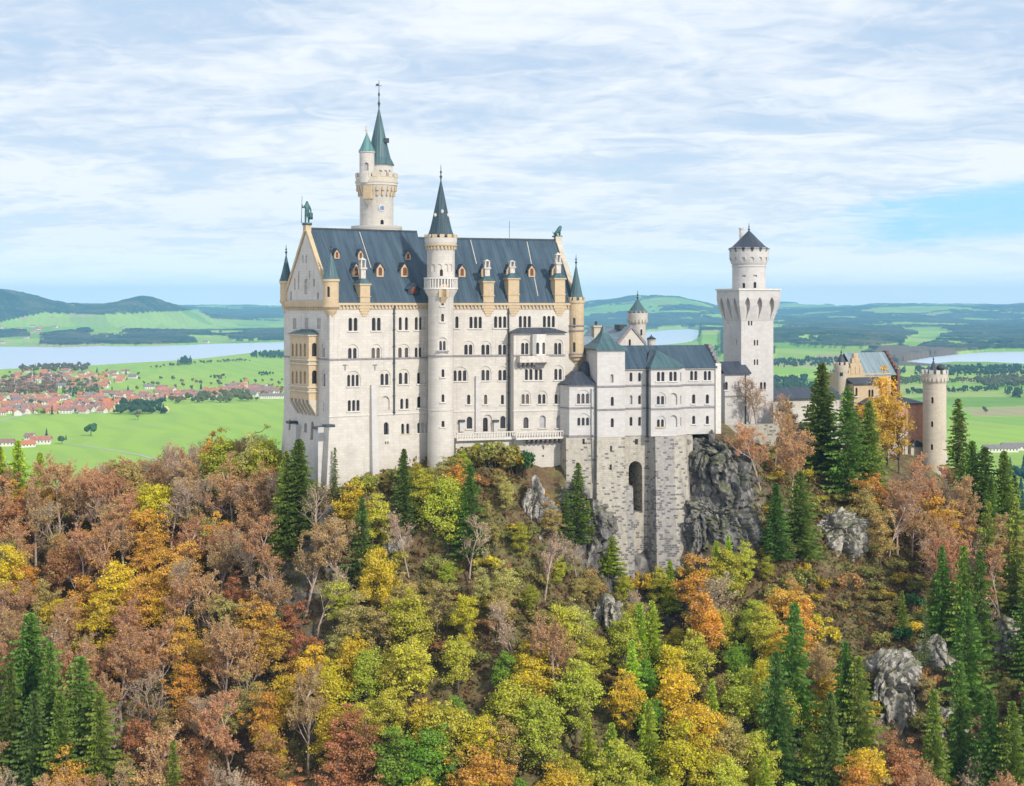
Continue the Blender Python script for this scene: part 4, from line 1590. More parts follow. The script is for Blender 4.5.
mb.box(3, ur0, -.12, .1, zs, zs + .3)
mb.box(ur0 - .1, ur1, YR - .12, YR + .1, zs, zs + .3)
mb.build('plinth_band', WHITE_TRIM, pal, FB)


def pipe(fr, px, py0, py1, y=0.0, r=.16):
    mb = MB()
    u0, z0 = fr.at(px, py0, y - .22)
    u1, z1 = fr.at(px, py1, y - .22)
    mb.tube([(u0, y - .22, z0), (u0, y - .22, z1)], r, 8)
    z = z0 - 1.5
    while z > z1:
        mb.box(u0 - .25, u0 + .25, y - .35, y + .02, z, z + .14)
        z -= 3.2
    return mb.build('drain_pipe', METAL, pal, fr)


pipe(FA, 394.3, 306, 414.3)
pipe(FB, 508.6, 306, 436)
mb = MB()
u0, z0 = FA.at(372.7, 385)
u1, z1 = FA.at(372.7, 475)
mb.prism([(u0 - .55, -.05), (u0 - .55, -.55), (u0 + .45, -.55), (u0 + .45, -.05)], z0, z1, [(u0 - .8, -.05), (u0 - .8, -1.6), (u0 + .7, -1.6), (u0 + .7, -.05)])
mb.build('buttress_strip', LIME_PALE, pal, FA)
u0, z0 = FB.at(477.5, 376)
z1 = FB.at(477.5, 433)[1]
MB().box(u0 - .5, u0 + .5, -.45, .02, z1, z0).build('buttress_strip', LIME_PALE, pal, FB)
mb = MB()
for px, py in ((345, 366), (374.8, 366)):
    u, z = FA.at(px, py)
    mb.box(u - .45, u + .45, -.12, .02, z + .1, z + .3)
    mb.box(u - .1, u + .1, -.12, .02, z - .8, z + .1)
mb.build('wall_anchor', DARK_TRIM, pal, FA)
for px in (461.3, 495.3):
    u, z = FB.at(px, 431.5)
    b_ = MB().box(u - .45, u + .45, -.5, .02, z, z + 1.9).build('porch_block', LIME_PALE, pal, FB)
    MB().box(u - .6, u + .6, -.7, .02, z + 1.9, z + 2.35).build('porch_cap', METAL, b_, FB)

# dormers and chimneys
yA, zA = 0.0, ZE + .4
for px, py in ((335.2, 254.2), (358.9, 254.8), (406.2, 255.6)):
    dormer(pal, FA, px, py, yA, zA, kA, 5.6, 9)
for px, py in ((353.9, 270.5), (377.6, 270.5), (402, 270.5)):
    dormer(pal, FA, px, py, yA, zA, kA, 8, 13)
dormer(pal, FA, 411.5, 289.5, yA, zA, kA, 12, 10, SLATE, SLATE_DARK)
for px, py in ((460.5, 271.3), (483, 271.3), (508, 271.3), (530, 271.3), (553.2, 271)):
    dormer(pal, FB, px, py, yA, zA, kB, 7, 11.5)
u = FA.at(364.4, 300)[0]
chimney(pal, FA, u, FA.at(364.4, 306)[1], FA.at(364.4, 282.5)[1], 2.1, 2.2, FA.at(364.4, 257)[1])
for px, top, w_, zt in ((488.2, 259, 2.2, 280), (513.3, 260, 2.3, 277), (559.5, 252, 2.2, 277)):
    u = FB.at(px, 300)[0]
    chimney(pal, FB, u, FB.at(px, 306)[1], FB.at(px, zt)[1], w_, 2.2, FB.at(px, top)[1])
# corner turrets
corner_turret(pal, FA, .55, .55, 1.5, FA.at(330.5, 321)[1], FA.at(330.5, 306)[1], FA.at(330.5, 279)[1], FA.at(330, 251)[1], slits=((328.3, 297, 2.0, .55),))
corner_turret(pal, FA, .3, DW - .4, 1.2, FA.at(284, 315, DW)[1], FA.at(284, 301, DW)[1], FA.at(284, 281, DW)[1], FA.at(284, 253, DW)[1])
corner_turret(pal, FB, LB - .3, .3, 1.6, FB.at(577, 366)[1], FB.at(577, 355.5)[1], FB.at(577, 300.5)[1], FB.at(577, 263)[1], crenel=True, slits=((574, 327.6, 2.0, .6), (574, 352, 2.0, .6)))
mb = MB()
for py in (326.5, 331.5, 355):
    z = FB.at(577, py)[1]
    mb.lathe([(1.55, z), (1.78, z + .08), (1.78, z + .3), (1.55, z + .38)], LB - .3, .3, 18)
mb.build('turret_string_course', DARK_TRIM, pal, FB)

# two-storey loggia on the west front
YL = -1.9
ul0, ul1 = FW.at(286.6, 380, YL)[0], FW.at(318.4, 380, 0)[0]
uc0, uc1 = ul0 + 1.6, FW.at(308.8, 380, YL)[0]
zl1, zl0 = FW.at(300, 335.5, YL)[1], FW.at(300, 399, YL)[1]
plan = [(ul0, .05), (uc0, YL), (uc1, YL), (ul1, .05)]
log_ = thing('loggia_tmp', '', '', FW) if False else None
lw = MB().prism(plan, zl0, zl1)
cuL = Cutters()
for base, hh in ((356.2, 2.5), (383.5, 2.4)):
    for px in (288.8, 292.6, 296.5, 300.6, 304.7):
        window(pal, FW, cuL, px, base, 1, hh, .95, y=YL, sill=False, trim=SAND)
# canted side, its own axes
pA_, pB_ = FW.M @ Vector((uc1, YL, 0)), FW.M @ Vector((ul1, .05, 0))
FLs = Frame(pA_.x, pA_.y, math.degrees(math.atan2(pB_.y - pA_.y, pB_.x - pA_.x)))
for base in (356.4, 383.8):
    window(pal, FLs, cuL, 314.5, base, 1, 2.6, 1.0, sill=False, trim=SAND)
finish_body('loggia_wall', lw, SAND, pal, FW, cuL)
mb = MB()
ex = [(ul0 - .3, .05), (uc0 - .2, YL - .3), (uc1 + .15, YL - .3), (ul1 + .3, .05)]
for py in (335.6, 360.2, 364.2, 387, 391.5):
    z = FW.at(300, py, YL)[1]
    mb.prism(ex, z, z + .3)
mb.build('loggia_bands', SAND2, pal, FW)
mb = MB()
zt = FW.at(303, 329, 0)[1]
mb.prism([(ul0 - .5, .05), (uc0 - .3, YL - .5), (uc1 + .25, YL - .5), (ul1 + .5, .05)], zl1 + .3, zt, [(ul0 + 2.6, .05), (uc0 + 2.4, YL + 1.55), (uc1 - 1.6, YL + 1.55), (ul1 - 3.2, .05)])
mb.build('loggia_roof', SLATE_TEAL, pal, FW)
mb = MB()
for i in range(6):
    u = uc0 + (uc1 - uc0) * i / 5
    mb.yz([(.05, zl0), (YL, zl0), (YL, zl0 - .6), (-.4, zl0 - 3.0), (.05, zl0 - 3.2)], u - .28, u + .28)
mb.build('loggia_corbels', SAND2, pal, FW)
mb = MB()         # buttress blocks on the foot of the west front
for px, py0, py1, d in ((294.5, 425, 470, 1.2), (318, 427, 470, 1.5)):
    u, z = FW.at(px, py0, -1.2)
    mb.prism([(u - .9, .2), (u - .9, -d), (u + .7, -d), (u + .7, .2)], BASE, z)
mb.build('gable_buttress', LIME_PALE, pal, FW)
mb = MB()
for px, py in ((291, 421), (317.5, 426.5), (328.5 - 1, 424.5)):
    u, z = FW.at(px, py, -1.2)
    mb.box(u - .9, u + .8, -1.9, 0, z - .5, z)
mb.build('buttress_cap', METAL, pal, FW)

# terrace along the foot of the east wing
mb = MB()
ut0, ut1 = FB.at(456.5, 435, -2.6)[0], ur0 + .2
zt0, zt1 = FB.at(480, 438, -2.6)[1], FB.at(480, 432.2, -2.6)[1]
mb.box(ut0, ut1, -2.8, 0, zt0 - .45, zt0)
for i in range(int((ut1 - ut0) / .55)):
    mb.box(ut0 + i * .55, ut0 + i * .55 + .22, -2.72, -2.52, zt0, zt1 - .2)
mb.box(ut0, ut1, -2.8, -2.45, zt1 - .2, zt1)
mb.box(ut0, ut1, -2.0, -.02, BASE, zt0 - .45)
mb.build('terrace', WHITE_TRIM, pal, FB)
mb = MB()
us0, us1 = ur0 - .1, FB.at(568, 436, YR - 1.6)[0]
zt0, zt1 = FB.at(545, 437, YR - 1.6)[1], FB.at(545, 431, YR - 1.6)[1]
mb.box(us0, us1, YR - 1.8, YR, zt0 - .4, zt0)
for i in range(int((us1 - us0) / .55)):
    mb.box(us0 + i * .55, us0 + i * .55 + .22, YR - 1.72, YR - 1.52, zt0, zt1 - .2)
mb.box(us0, us1, YR - 1.8, YR - 1.45, zt1 - .2, zt1)
mb.build('terrace', WHITE_TRIM, pal, FB)
mb = MB()
for i in range(9):
    px = 528.5 + i * 4.6
    u = FB.at(px, 438, YR - 1)[0]
    mb.yz([(YR + .02, zt0 - .4), (YR - 1.7, zt0 - .4), (YR - 1.5, zt0 - .8), (YR + .02, zt0 - 1.5)], u - .2, u + .2)
mb.build('terrace_corbels', DARK_TRIM, pal, FB)

# ------------------------------------------------------------------ round stair tower in the joint
sY = 292.6
scx = (440.9 - CXP) / F * sY
FS = Frame(scx, sY, 0)
st = thing('stair_tower', 'slender round stair tower with dark pointed spire at the joint of the palace wings', 'tower', FS)
r1 = 12.7 / F * sY


def zpx(py, Y):
    return (HYP - py) / F * Y


q = lambda py: zpx(py, sY - r1)
cuS = Cutters()
mb = MB()
rb = 14.2 / F * sY
mb.lathe([(r1 * 1.1, BASE), (r1 * 1.05, q(440)), (r1, q(412)), (r1, q(411)), (r1 + .12, q(411)), (r1 + .12, q(409.8)), (r1, q(409.6)), (r1, q(298)), (r1 * 1.05, q(296)), (r1 * 1.28, q(291)), (r1 * 1.30, q(289.4)), (r1 * 1.30, q(288.6)), (rb * .98, q(288.4)),
          (rb * .98, q(247)), (rb * 1.06, q(245)), (rb * 1.14, q(241)), (rb * 1.14, q(237.6))], 0, 0, 40)
for px, py, h, w_ in ((442.6, 321.5, 1.5, .55), (442.6, 305.5, 1.3, .5), (443.0, 377, 1.5, .55), (443.0, 402, 1.5, .55), (443.0, 427, 1.2, .6)):
    tower_window(st, cuS, scx, sY, r1, px, py, n_=1, h=h, w_=w_)
tower_window(st, cuS, scx, sY, r1, 442.6, 350.3, n_=2, h=1.8, w_=.5, gap=.22, blind=True, relief=.25)
tower_window(st, cuS, scx, sY, rb * .98, 441.4, 276, n_=1, h=1.3, w_=.6, sill=False)
for px in (427.6, 433.2, 439.5, 446, 450.6):
    f2 = tower_face(scx, sY, rb * .98, px)
    u, z = f2.at(px, 268.5)
    cuS.add('shallow', MB().xz(arch(u, z - .6, .82, 1.5), -.5, .2), f2)
finish_body('tower_wall', mb, LIME, st, FS, cuS, 30)
mb = MB().ring_blocks(0, 0, rb * .98, rb * 1.16, q(237.7), q(234.2), 13, .6)
mb.build('crenellations', SAND, st, FS)
mb = MB()
mb.ring_blocks(0, 0, rb * .97, rb * 1.1, q(249), q(246), 26, .5)
mb.lathe([(rb * .97, q(246)), (rb * 1.15, q(245.6)), (rb * 1.15, q(244.2)), (rb * .97, q(244))], 0, 0, 40)
mb.build('cornice', SAND, st, FS)
mb = MB()
mb.lathe([(r1 * 1.2, q(289.3)), (r1 * 1.36, q(289.2)), (r1 * 1.36, q(287.6)), (r1 * 1.2, q(287.5))], 0, 0, 40)
mb.ring_blocks(0, 0, r1 * 1.27, r1 * 1.33, q(287.6), q(279), 34, .5)
mb.lathe([(r1 * 1.25, q(279)), (r1 * 1.36, q(278.9)), (r1 * 1.36, q(277.4)), (r1 * 1.25, q(277.3))], 0, 0, 40)
mb.build('balcony', WHITE_TRIM, st, FS)
f2 = tower_face(scx, sY, r1, 443.2)
u, z = f2.at(443.2, 293)
mb = MB().xz(arch(u, z - .8, 1.9, 2.6, 6), -.75, .1)
mb.yz([(.1, z + 1), (-.75, z + 1), (-.75, z - .8), (.1, z - 2)], u - .5, u + .5)
mb.build('wall_niche', SAND, st, f2)
zs = q(357)
mb = MB().lathe([(r1 * .98, zs), (r1 + .16, zs + .02), (r1 + .16, zs + .3), (r1 * .98, zs + .32)], 0, 0, 40)
f3 = tower_face(scx, sY, r1, 442.6)
u, z = f3.at(442.6, 350.8)
mb.build('string_course', DARK_TRIM, st, FS)
MB().box(u - 1.2, u + 1.2, -.25, .3, z - .3, z).build('window_ledge', DARK_TRIM, st, f3)
so = spire('spire', None, st, FS, 0, 0, rb * .92, q(236), zpx(178, sY), 12, .12, slate('spire_slate', (.022, .045, .06), (.05, .09, .11), .5), 2.6, 1.04)
mb = MB()
for a, zf in ((-1.35, .42), (-.45, .36), (-2.3, .36), (.6, .36)):
    rr = rb * .92 * (1 - zf) * .97
    zz = q(236) + (zpx(178, sY) - q(236)) * zf
    c, s_ = math.cos(a), math.sin(a)
    mb.sphere((rr * c, rr * s_, zz), .34, 1, (1, 1, 1.3))
mb.build('spire_lucarnes', TRIM, so, FS)

# ------------------------------------------------------------------ the tall north tower behind the roof
nY = 318.0
ncx = (376.6 - CXP) / F * nY
FN = Frame(ncx, nY, 0)
nt = thing('main_tower', 'tallest round tower with corbelled gallery, side turret and green spire behind the palace roof', 'tower', FN)
r = 16.8 / F * nY
q = lambda py: zpx(py, nY)
rg = 20.8 / F * nY
mb = MB()
cuN = Cutters()
mb.lathe([(r * 1.5, -30), (r * 1.5, q(229)), (r * 1.52, q(229)), (r * 1.52, q(226.4)), (r * 1.02, q(226.2)), (r, q(225.8)), (r, q(197)), (r * 1.02, q(196)), (rg * .93, q(189)), (rg * .96, q(186.5)), (rg, q(186)), (rg, q(183.4))], 0, 0, 44)
tower_window(nt, cuN, ncx, nY, r, 382.2, 224.4, n_=1, h=1.0, w_=.75, sill=False)
finish_body('tower_wall', mb, LIME, nt, FN, cuN, 30)
f2 = tower_face(ncx, nY, r, 382.0)
u, z = f2.at(382, 208)
mb = MB()
mb.xz([(u + .72 * math.cos(a * math.pi / 8), z + .72 * math.sin(a * math.pi / 8)) for a in range(16)], -.12, .2)
cl = mb.build('clock_rose', WHITE_TRIM, nt, f2)
mb = MB()
mb.xz([(u + .5 * math.cos(a * math.pi / 8), z + .5 * math.sin(a * math.pi / 8)) for a in range(16)], -.16, -.05)
mb.build('rose_pane', GLASS_BLUE, cl, f2)
mb = MB()
mb.ring_blocks(0, 0, r * .95, rg * .98, q(191.5), q(187), 22, .45)
mb.ring_blocks(0, 0, r * .95, rg * .90, q(196.5), q(191.4), 22, .40)
mb.build('gallery_corbels', SAND, nt, FN)
mb = MB()
mb.lathe([(rg * .9, q(183.5)), (rg * 1.03, q(183.4)), (rg * 1.03, q(181.4)), (rg * .92, q(181.3))], 0, 0, 44)
mb.lathe([(rg * .95, q(181.4)), (rg * 1.0, q(181.4)), (rg * 1.0, q(178)), (rg * .95, q(178))], 0, 0, 44)
mb.ring_blocks(0, 0, rg * .94, rg * 1.02, q(178.2), q(173.6), 16, .55)
mb.build('gallery_parapet', SAND2, nt, FN)
# corbelled box on the shaft
f2 = tower_face(ncx, nY, rg * .96, 367.8)
u, z = f2.at(367.8, 193)
MB().prism([(u - .9, -.4), (u + .9, -.4), (u + .9, .8), (u - .9, .8)], z - 1.2, z + 1.6).build('corbel_box', SAND, nt, f2)
MB().pyramid([(u - .7, -.3), (u + .7, -.3), (u + .7, .7), (u - .7, .7)], z - 1.2, (u, .4, z - 2.9)).build('corbel_console', SAND2, nt, f2)
rd = 13.6 / F * nY
cu2 = Cutters()
ddx = (378.8 - 376.6) / F * nY
mb = MB().lathe([(rd, q(183)), (rd, q(166)), (rd * 1.06, q(165)), (rd * 1.06, q(164.4))], ddx, .4, 36)
for px in (380.5, 385.6, 389.6):
    f2 = tower_face(ncx + ddx, nY + .4, rd, px)
    uu, zz = f2.at(px, 178)
    cu2.add('shallow', MB().xz(arch(uu, zz, .75, 1.7), -.4, .3), f2)
finish_body('upper_drum', mb, LIME, nt, FN, cu2, 30)
so = spire('spire', None, nt, FN, ddx, .4, rd, q(165), q(106), 20, .10, SLATE_TEAL, 5.6, 1.13)
f = MB()
zz = q(85.5)
f.box(ddx - .75, ddx + .55, .36, .44, zz - .06, zz + .06)
f.box(ddx - .06, ddx + .06, .0, .8, zz + .5, zz + .6)
f.sphere((ddx - .35, .4, zz + .25), .28, 1, (1.3, .4, .8))
f.build('weather_vane', METAL, so, FN)
mb = MB()
mb.prism([(ddx + 1.2, -1.0), (ddx + 2.2, -1.0), (ddx + 2.2, 0), (ddx + 1.2, 0)], q(143), q(138.6))
mb.build('spire_dormer', METAL, so, FN)
rt = 7.4 / F * nY
tx = (368.2 - 376.6) / F * nY
ty = -r * .78
cu3 = Cutters()
mb = MB().lathe([(rt, q(184)), (rt, q(155)), (rt * 1.12, q(154)), (rt * 1.12, q(152.8))], tx, ty, 26)
tower_window(nt, cu3, ncx + tx, nY + ty, rt, 366.5, 170.5, n_=1, h=1.7, w_=.8, pane=GLASS_PALE, sill=False)
tu = finish_body('side_turret', mb, LIME, nt, FN, cu3, 30)
spire('turret_roof', None, tu, FN, tx, ty, rt * 1.12, q(153), q(133.5), 14, .1, slate('copper_green', (.06, .16, .17), (.13, .26, .26), .45), 0, 1.02)
MB().lathe([(.18, q(160)), (.18, q(131)), (.3, q(130.8)), (.3, q(129)), (.18, q(128.6)), (.18, q(126.6))], tx - .3, ty + 2.2, 8).build('stove_pipe', TRIM, nt, FN)

# ------------------------------------------------------------------ figures on the two gables
def skin_figure(name, joints, edges, radii, parent_mat, loc, rz, label, cat, scale=1.0, extra=None):
    me = bpy.data.meshes.new(name)
    me.from_pydata([Vector(j) * scale for j in joints], edges, [])
    o = bpy.data.objects.new(name, me)
    C.objects.link(o)
    sk = o.modifiers.new('skin', 'SKIN')
    for i, rr in enumerate(radii):
        me.skin_vertices[0].data[i].radius = (rr * scale, rr * scale)
    me.skin_vertices[0].data[0].use_root = True
    sb = o.modifiers.new('sub', 'SUBSURF')
    sb.levels = sb.render_levels = 1
    dg = bpy.context.evaluated_depsgraph_get()
    new = bpy.data.meshes.new_from_object(o.evaluated_get(dg))
    bpy.data.objects.remove(o)
    if extra:
        bm = bmesh.new()
        bm.from_mesh(new)
        em_ = extra.mesh('x', [])
        bm.from_mesh(em_)
        bm.to_mesh(new)
        bm.free()
    new.materials.clear()
    new.materials.append(parent_mat)
    new.shade_smooth()
    o = bpy.data.objects.new(name, new)
    C.objects.link(o)
    o.location = loc
    o.rotation_euler = (0, 0, rz)
    WM[o.name] = Matrix.Translation(loc) @ Matrix.Rotation(rz, 4, 'Z')
    return tag(o, label, cat)


kn = FA.M @ Vector((.2, DW / 2, ZRA + 1.1))
ex = MB()
ex.box(-.8, .8, -.8, .8, -.05, .42)
ex.tube([(-1.16, -.12, .36), (-1.04, -.2, 5.6)], [.07, .045], 6)
ex.prism([(.43, -.5), (1.15, -.12), (1.15, .18), (.43, .36)], 1.1, 2.4)
skin_figure('knight_statue',
            [(0, 0, 1.9), (0, 0, 2.6), (0, 0, 3.1), (0, 0, 3.55), (0, -.02, 3.85), (-.42, -.05, 2.95), (-.8, -.15, 2.7), (-.88, -.2, 3.3), (.42, 0, 2.95), (.62, -.1, 2.3), (.55, -.3, 1.8),
             (-.2, 0, 1.6), (-.25, -.05, .95), (-.25, 0, .35), (.2, .05, 1.6), (.28, 0, .95), (.3, .1, .35)],
            [(0, 1), (1, 2), (2, 3), (3, 4), (2, 5), (5, 6), (6, 7), (2, 8), (8, 9), (9, 10), (0, 11), (11, 12), (12, 13), (0, 14), (14, 15), (15, 16)],
            [.36, .36, .32, .17, .24, .17, .13, .1, .17, .14, .1, .24, .17, .14, .24, .17, .14],
            BRONZE, kn, 0.4, 'green bronze knight with a spear standing on the west gable', 'statue', 1.22, ex)
ln = FB.M @ Vector((LB - .4, DW / 2, ZRB + 1.1))
ex = MB()
ex.box(-1.0, .9, -.55, .55, -.05, .25)
skin_figure('lion_statue',
            [(-.5, 0, .9), (0, 0, 1.25), (.45, 0, 1.75), (.75, 0, 2.3), (1.0, 0, 2.45), (.5, -.25, .9), (.55, -.25, .3), (.5, .25, .9), (.55, .25, .3), (-.5, -.35, .55), (-.1, -.35, .3), (-.5, .35, .55), (-.1, .35, .3), (-.95, 0, .6), (-1.15, 0, 1.2)],
            [(0, 1), (1, 2), (2, 3), (3, 4), (2, 5), (5, 6), (2, 7), (7, 8), (0, 9), (9, 10), (0, 11), (11, 12), (0, 13), (13, 14)],
            [.42, .42, .5, .42, .22, .2, .15, .2, .15, .25, .15, .25, .15, .08, .1],
            BRONZE, ln, FB.a, 'green bronze lion sitting on the east gable', 'statue', .92, ex)
# ------------------------------------------------------------------ the bower (lower wing east of the palace) on its rubble piers
YC = 301.0
FCb = Frame((597 - CXP) / F * YC, YC, 16.0)
bw = thing('castle_bower', 'lower pale stone wing of three storeys with teal hipped roofs east of the palace', 'castle building', FCb)
U = lambda px, y=0.0: FCb.at(px, 400, y)[0]
Zc = lambda py, px=640, y=0.0: FCb.at(px, py, y)[1]
ZBASE = Zc(437, 612, -1.6)
ZLOW = -64.0
cK = Cutters()
# tower-like block at the left
YK = -1.6
ua, ub_ = U(597.3, YK), U(625, YK)
zt = FCb.at(611, 350.3, YK)[1]
blk = MB().box(ua, ub_, YK, 7.5, ZBASE, zt)
for px, py in ((612, 382.6), (612.3, 405.8), (612.3, 427.2)):
    window(bw, FCb, cK, px, py, 1, 1.8 if py > 390 else 1.7, .66, y=YK, pane=GLASS_PALE if py < 390 else GLASS, sill=False)
finish_body('block_wall', blk, LIME_PALE, bw, FCb, cK)
mb = MB()
mb.prism([(ua - .4, YK - .4), (ub_ + .4, YK - .4), (ub_ + .4, 7.9), (ua - .4, 7.9)], zt - .05, zt + .3)
cx_, cy_ = (ua + ub_) / 2, YK + 4.6
lv = [1.0, .62, .36, .17, 0.03]
zz = [zt + .3, zt + 1.25, zt + 2.3, zt + 3.5, zt + 4.9]
pts = lambda s: [(cx_ + (x - cx_) * s, cy_ + (y - cy_) * s) for x, y in ((ua - .4, YK - .4), (ub_ + .4, YK - .4), (ub_ + .4, 7.9), (ua - .4, 7.9))]
for i in range(4):
    mb.prism(pts(lv[i]), zz[i], zz[i + 1], pts(lv[i + 1]))
mb.build('block_roof', SLATE_TEAL, bw, FCb)
# main range
uE = U(719.5)
zeC = Zc(367, 648)
cM = Cutters()
rng_body = MB()
um0, um1 = ub_ - .3, uE
DPT = 10.0
zrC = FCb.at(670, 346.8, 5.0)[1]
rng_body.yz([(0, ZBASE), (DPT, ZBASE), (DPT, zeC), (DPT / 2, zrC - .3), (0, zeC)], um0, um1)
for px in (631, 639.6):
    for py in (381.4, 404.2, 425.8):
        window(bw, FCb, cM, px, py, 1, 1.8, .62, pane=GLASS_PALE if (px, py) == (631, 404.2) else GLASS, sill=False)
for px in (693.7, 707.4):
    window(bw, FCb, cM, px, 380.2, 2, 1.9, .66, .26)
    window(bw, FCb, cM, px, 403.6, 1, 1.9, .72)
    window(bw, FCb, cM, px, 424, 1, 1.7, .68)
finish_body('main_wall', rng_body, LIME_PALE, bw, FCb, cM)
# canted bay
YB = -2.6
uc = [U(648.5), U(650, YB), U(677.5, YB), U(683.5)]
cB_ = Cutters()
bayC = MB().prism([(uc[0], .05), (uc[1] + .2, YB), (uc[2], YB), (uc[3] + .6, .05)], ZBASE, zeC)
for px, n_, py in ((660.7, 2, 381.2), (673, 2, 381)):
    window(bw, FCb, cB_, px, py, n_, 1.9, .68, .26, y=YB)
window(bw, FCb, cB_, 660.7, 404.4, 2, 1.7, .66, .26, y=YB, blind=True)
window(bw, FCb, cB_, 660.7, 426.8, 2, 1.5, .62, .26, y=YB, blind=True, trim=SAND)
for py in (404.8, 427):
    blind_arch(FCb, cB_, 673.4, py, 1.7, 2.4, YB)
pA_, pB_ = FCb.M @ Vector((uc[2], YB, 0)), FCb.M @ Vector((uc[3] + .6, .05, 0))
FCs = Frame(pA_.x, pA_.y, math.degrees(math.atan2(pB_.y - pA_.y, pB_.x - pA_.x)))
for py in (381.2, 404.2, 426):
    window(bw, FCs, cB_, 680.8, py, 1, 1.8, .5, sill=False, pane=GLASS_PALE if py > 400 else GLASS)
finish_body('bay_wall', bayC, LIME_PALE, bw, FCb, cB_)
# roofs of the range and the bay
kC = (zrC - zeC) / (DPT / 2)
mb = MB()
ov = .5
ye, zev = -ov, zeC - kC * ov
A = [(um0 + .2, ye, zev), (um1 - .7, ye, zev), (um1 - .7, DPT / 2, zrC), (um0 - 2, DPT / 2, zrC), (um0 - 2, DPT + ov, zev), (um1 - .7, DPT + ov, zev)]
lo, hi = A, [(x, y, z + .35) for x, y, z in A]
mb.add(lo + hi, [(0, 3, 2, 1), (3, 4, 5, 2), (6, 7, 8, 9), (9, 8, 11, 10), (0, 1, 7, 6), (1, 2, 8, 7), (2, 5, 11, 8), (5, 4, 10, 11), (4, 3, 9, 10), (3, 0, 6, 9)])
mb.build('main_roof', SLATE, bw, FCb)
mb = MB()
b4 = [(uc[0] - .5, .9), (uc[1] - .1, YB - .5), (uc[2] + .2, YB - .5), (uc[3] + 1.2, .9)]
mb.prism(b4, zeC - .25, zeC + .1)
ap = ((uc[1] + uc[2]) / 2 + .2, 1.6, FCb.at(666.5, 350, 1.6)[1])
mb.add([(x, y, zeC + .1) for x, y in b4] + [ap, (ap[0] - .4, 4.0, ap[2]), ], [(0, 1, 4), (1, 2, 4), (2, 3, 4), (3, 5, 4), (5, 0, 4), (0, 3, 2, 1), (0, 5, 3)])
mb.build('bay_roof', SLATE_TEAL, bw, FCb)
u5 = U(654.5)
mb = MB()
mb.pyramid([(u5 - 1.6, .4), (u5 + 1.4, .4), (u5 + 1.4, 3.4), (u5 - 1.6, 3.4)], zeC + .7, (u5, 2.4, FCb.at(654, 349, 2)[1]))
mb.build('bay_roof', SLATE_DARK, bw, FCb)
# stepped east gable
mb = MB()
for i in range(5):
    y0, y1 = i * DPT / 10, DPT - i * DPT / 10
    z1 = zeC + .4 + (zrC - zeC) * (i + 1) / 5 + .1
    mb.box(um1 - .75, um1 - .05, y0 - .2, y1 + .2, zeC - 1.2 if i == 0 else z1 - 1.3, z1)
mb.build('stepped_gable', DARK_TRIM, bw, FCb)
mb = MB()
mb.box(um1 - 1.0, um1 + .2, -.35, .3, ZBASE, zeC + .6)
mb.build('corner_pilaster', WHITE_TRIM, bw, FCb)
# string courses
for py, d_ in ((386.2, .2), (409, .2)):
    mb = MB()
    z = Zc(py, 640)
    mb.box(ua - .05, ub_ + .15, YK - d_, YK + .1, z, z + .3)
    mb.box(ub_, uc[0], -d_, .1, z, z + .3)
    mb.prism([(uc[0] - .15, .0), (uc[1] + .1, YB - d_), (uc[2] + .08, YB - d_), (uc[3] + .75, .0)], z, z + .3)
    mb.box(uc[3] + .5, um1 + .2, -d_, .1, z, z + .3)
    mb.build('string_course', DARK_TRIM, bw, FCb)
mb = MB()
mb.box(ub_ + .1, um1 - .6, -.42, .1, zeC - .5, zeC - .12)
mb.build('eaves_band', TRIM, bw, FCb)
for px, a_, z_ in ((647.0, -.25, 560), (595.6, -1.9, 480)):
    u, z0 = FCb.at(px, 368 if px > 600 else 385, a_)
    mb = MB().tube([(u, a_, z0), (u, a_, FCb.at(px, z_ if px < 600 else 437, a_)[1])], .17, 8)
    mb.build('drain_pipe', METAL, bw, FCb)

# low canted chapel bay between palace and block
uL0, uL1 = U(565, -.6), U(597.4, -.6)
zeL = FCb.at(580, 385.3, -.6)[1]
cL_ = Cutters()
planL = [(uL0, 2.2), (uL0 + .9, -.6), (uL1, -.6), (uL1, 6), (uL0, 6)]
low = MB().prism(planL, ZBASE, zeL)
window(bw, FCb, cL_, 583.2, 403.6, 3, 2.0, .66, .28, y=-.6, blind=True)
window(bw, FCb, cL_, 583.4, 425.6, 3, 1.6, .62, .3, y=-.6, blind=True, sill=False)
u_, z_ = FCb.at(567, 424, .9)
finish_body('low_bay_wall', low, LIME_PALE, bw, FCb, cL_)
mb = MB()
pl = [(uL0 - .4, 2.2), (uL0 + .6, -1.1), (uL1 + .2, -1.1), (uL1 + .2, 6), (uL0 - .4, 6)]
sc_ = lambda s, t: [((x - (uL0 + 4.5)) * s + uL0 + 4.5, (y - 4.2) * s + 4.2) for x, y in pl]
zl_ = [zeL, zeL + .25, zeL + 1.0, zeL + 2.0, zeL + 2.6]
sl_ = [1, 1, .72, .42, .30]
for i in range(4):
    mb.prism(sc_(sl_[i], 0), zl_[i], zl_[i + 1], sc_(sl_[i + 1], 0))
mb.build('low_bay_roof', SLATE_DARK, bw, FCb)
mb = MB()
ud, zd = FCb.at(585.2, 374, 4.0)
mb.lathe([(1.35, zd - 1.5), (1.35, zd + .2), (1.2, zd + 1.2), (.8, zd + 2.0), (.35, zd + 2.5), (0, zd + 2.7)], ud, 4.0, 20)
mb.build('dome', SLATE_DARK, bw, FCb)
mb = MB()
for py in (408.6, 436.6):
    z = FCb.at(580, py, -.6)[1]
    mb.prism([(uL0 - .15, 2.2), (uL0 + .8, -.8), (uL1, -.8), (uL1, 2.2)], z, z + .28)
mb.build('string_course', DARK_TRIM, bw, FCb)

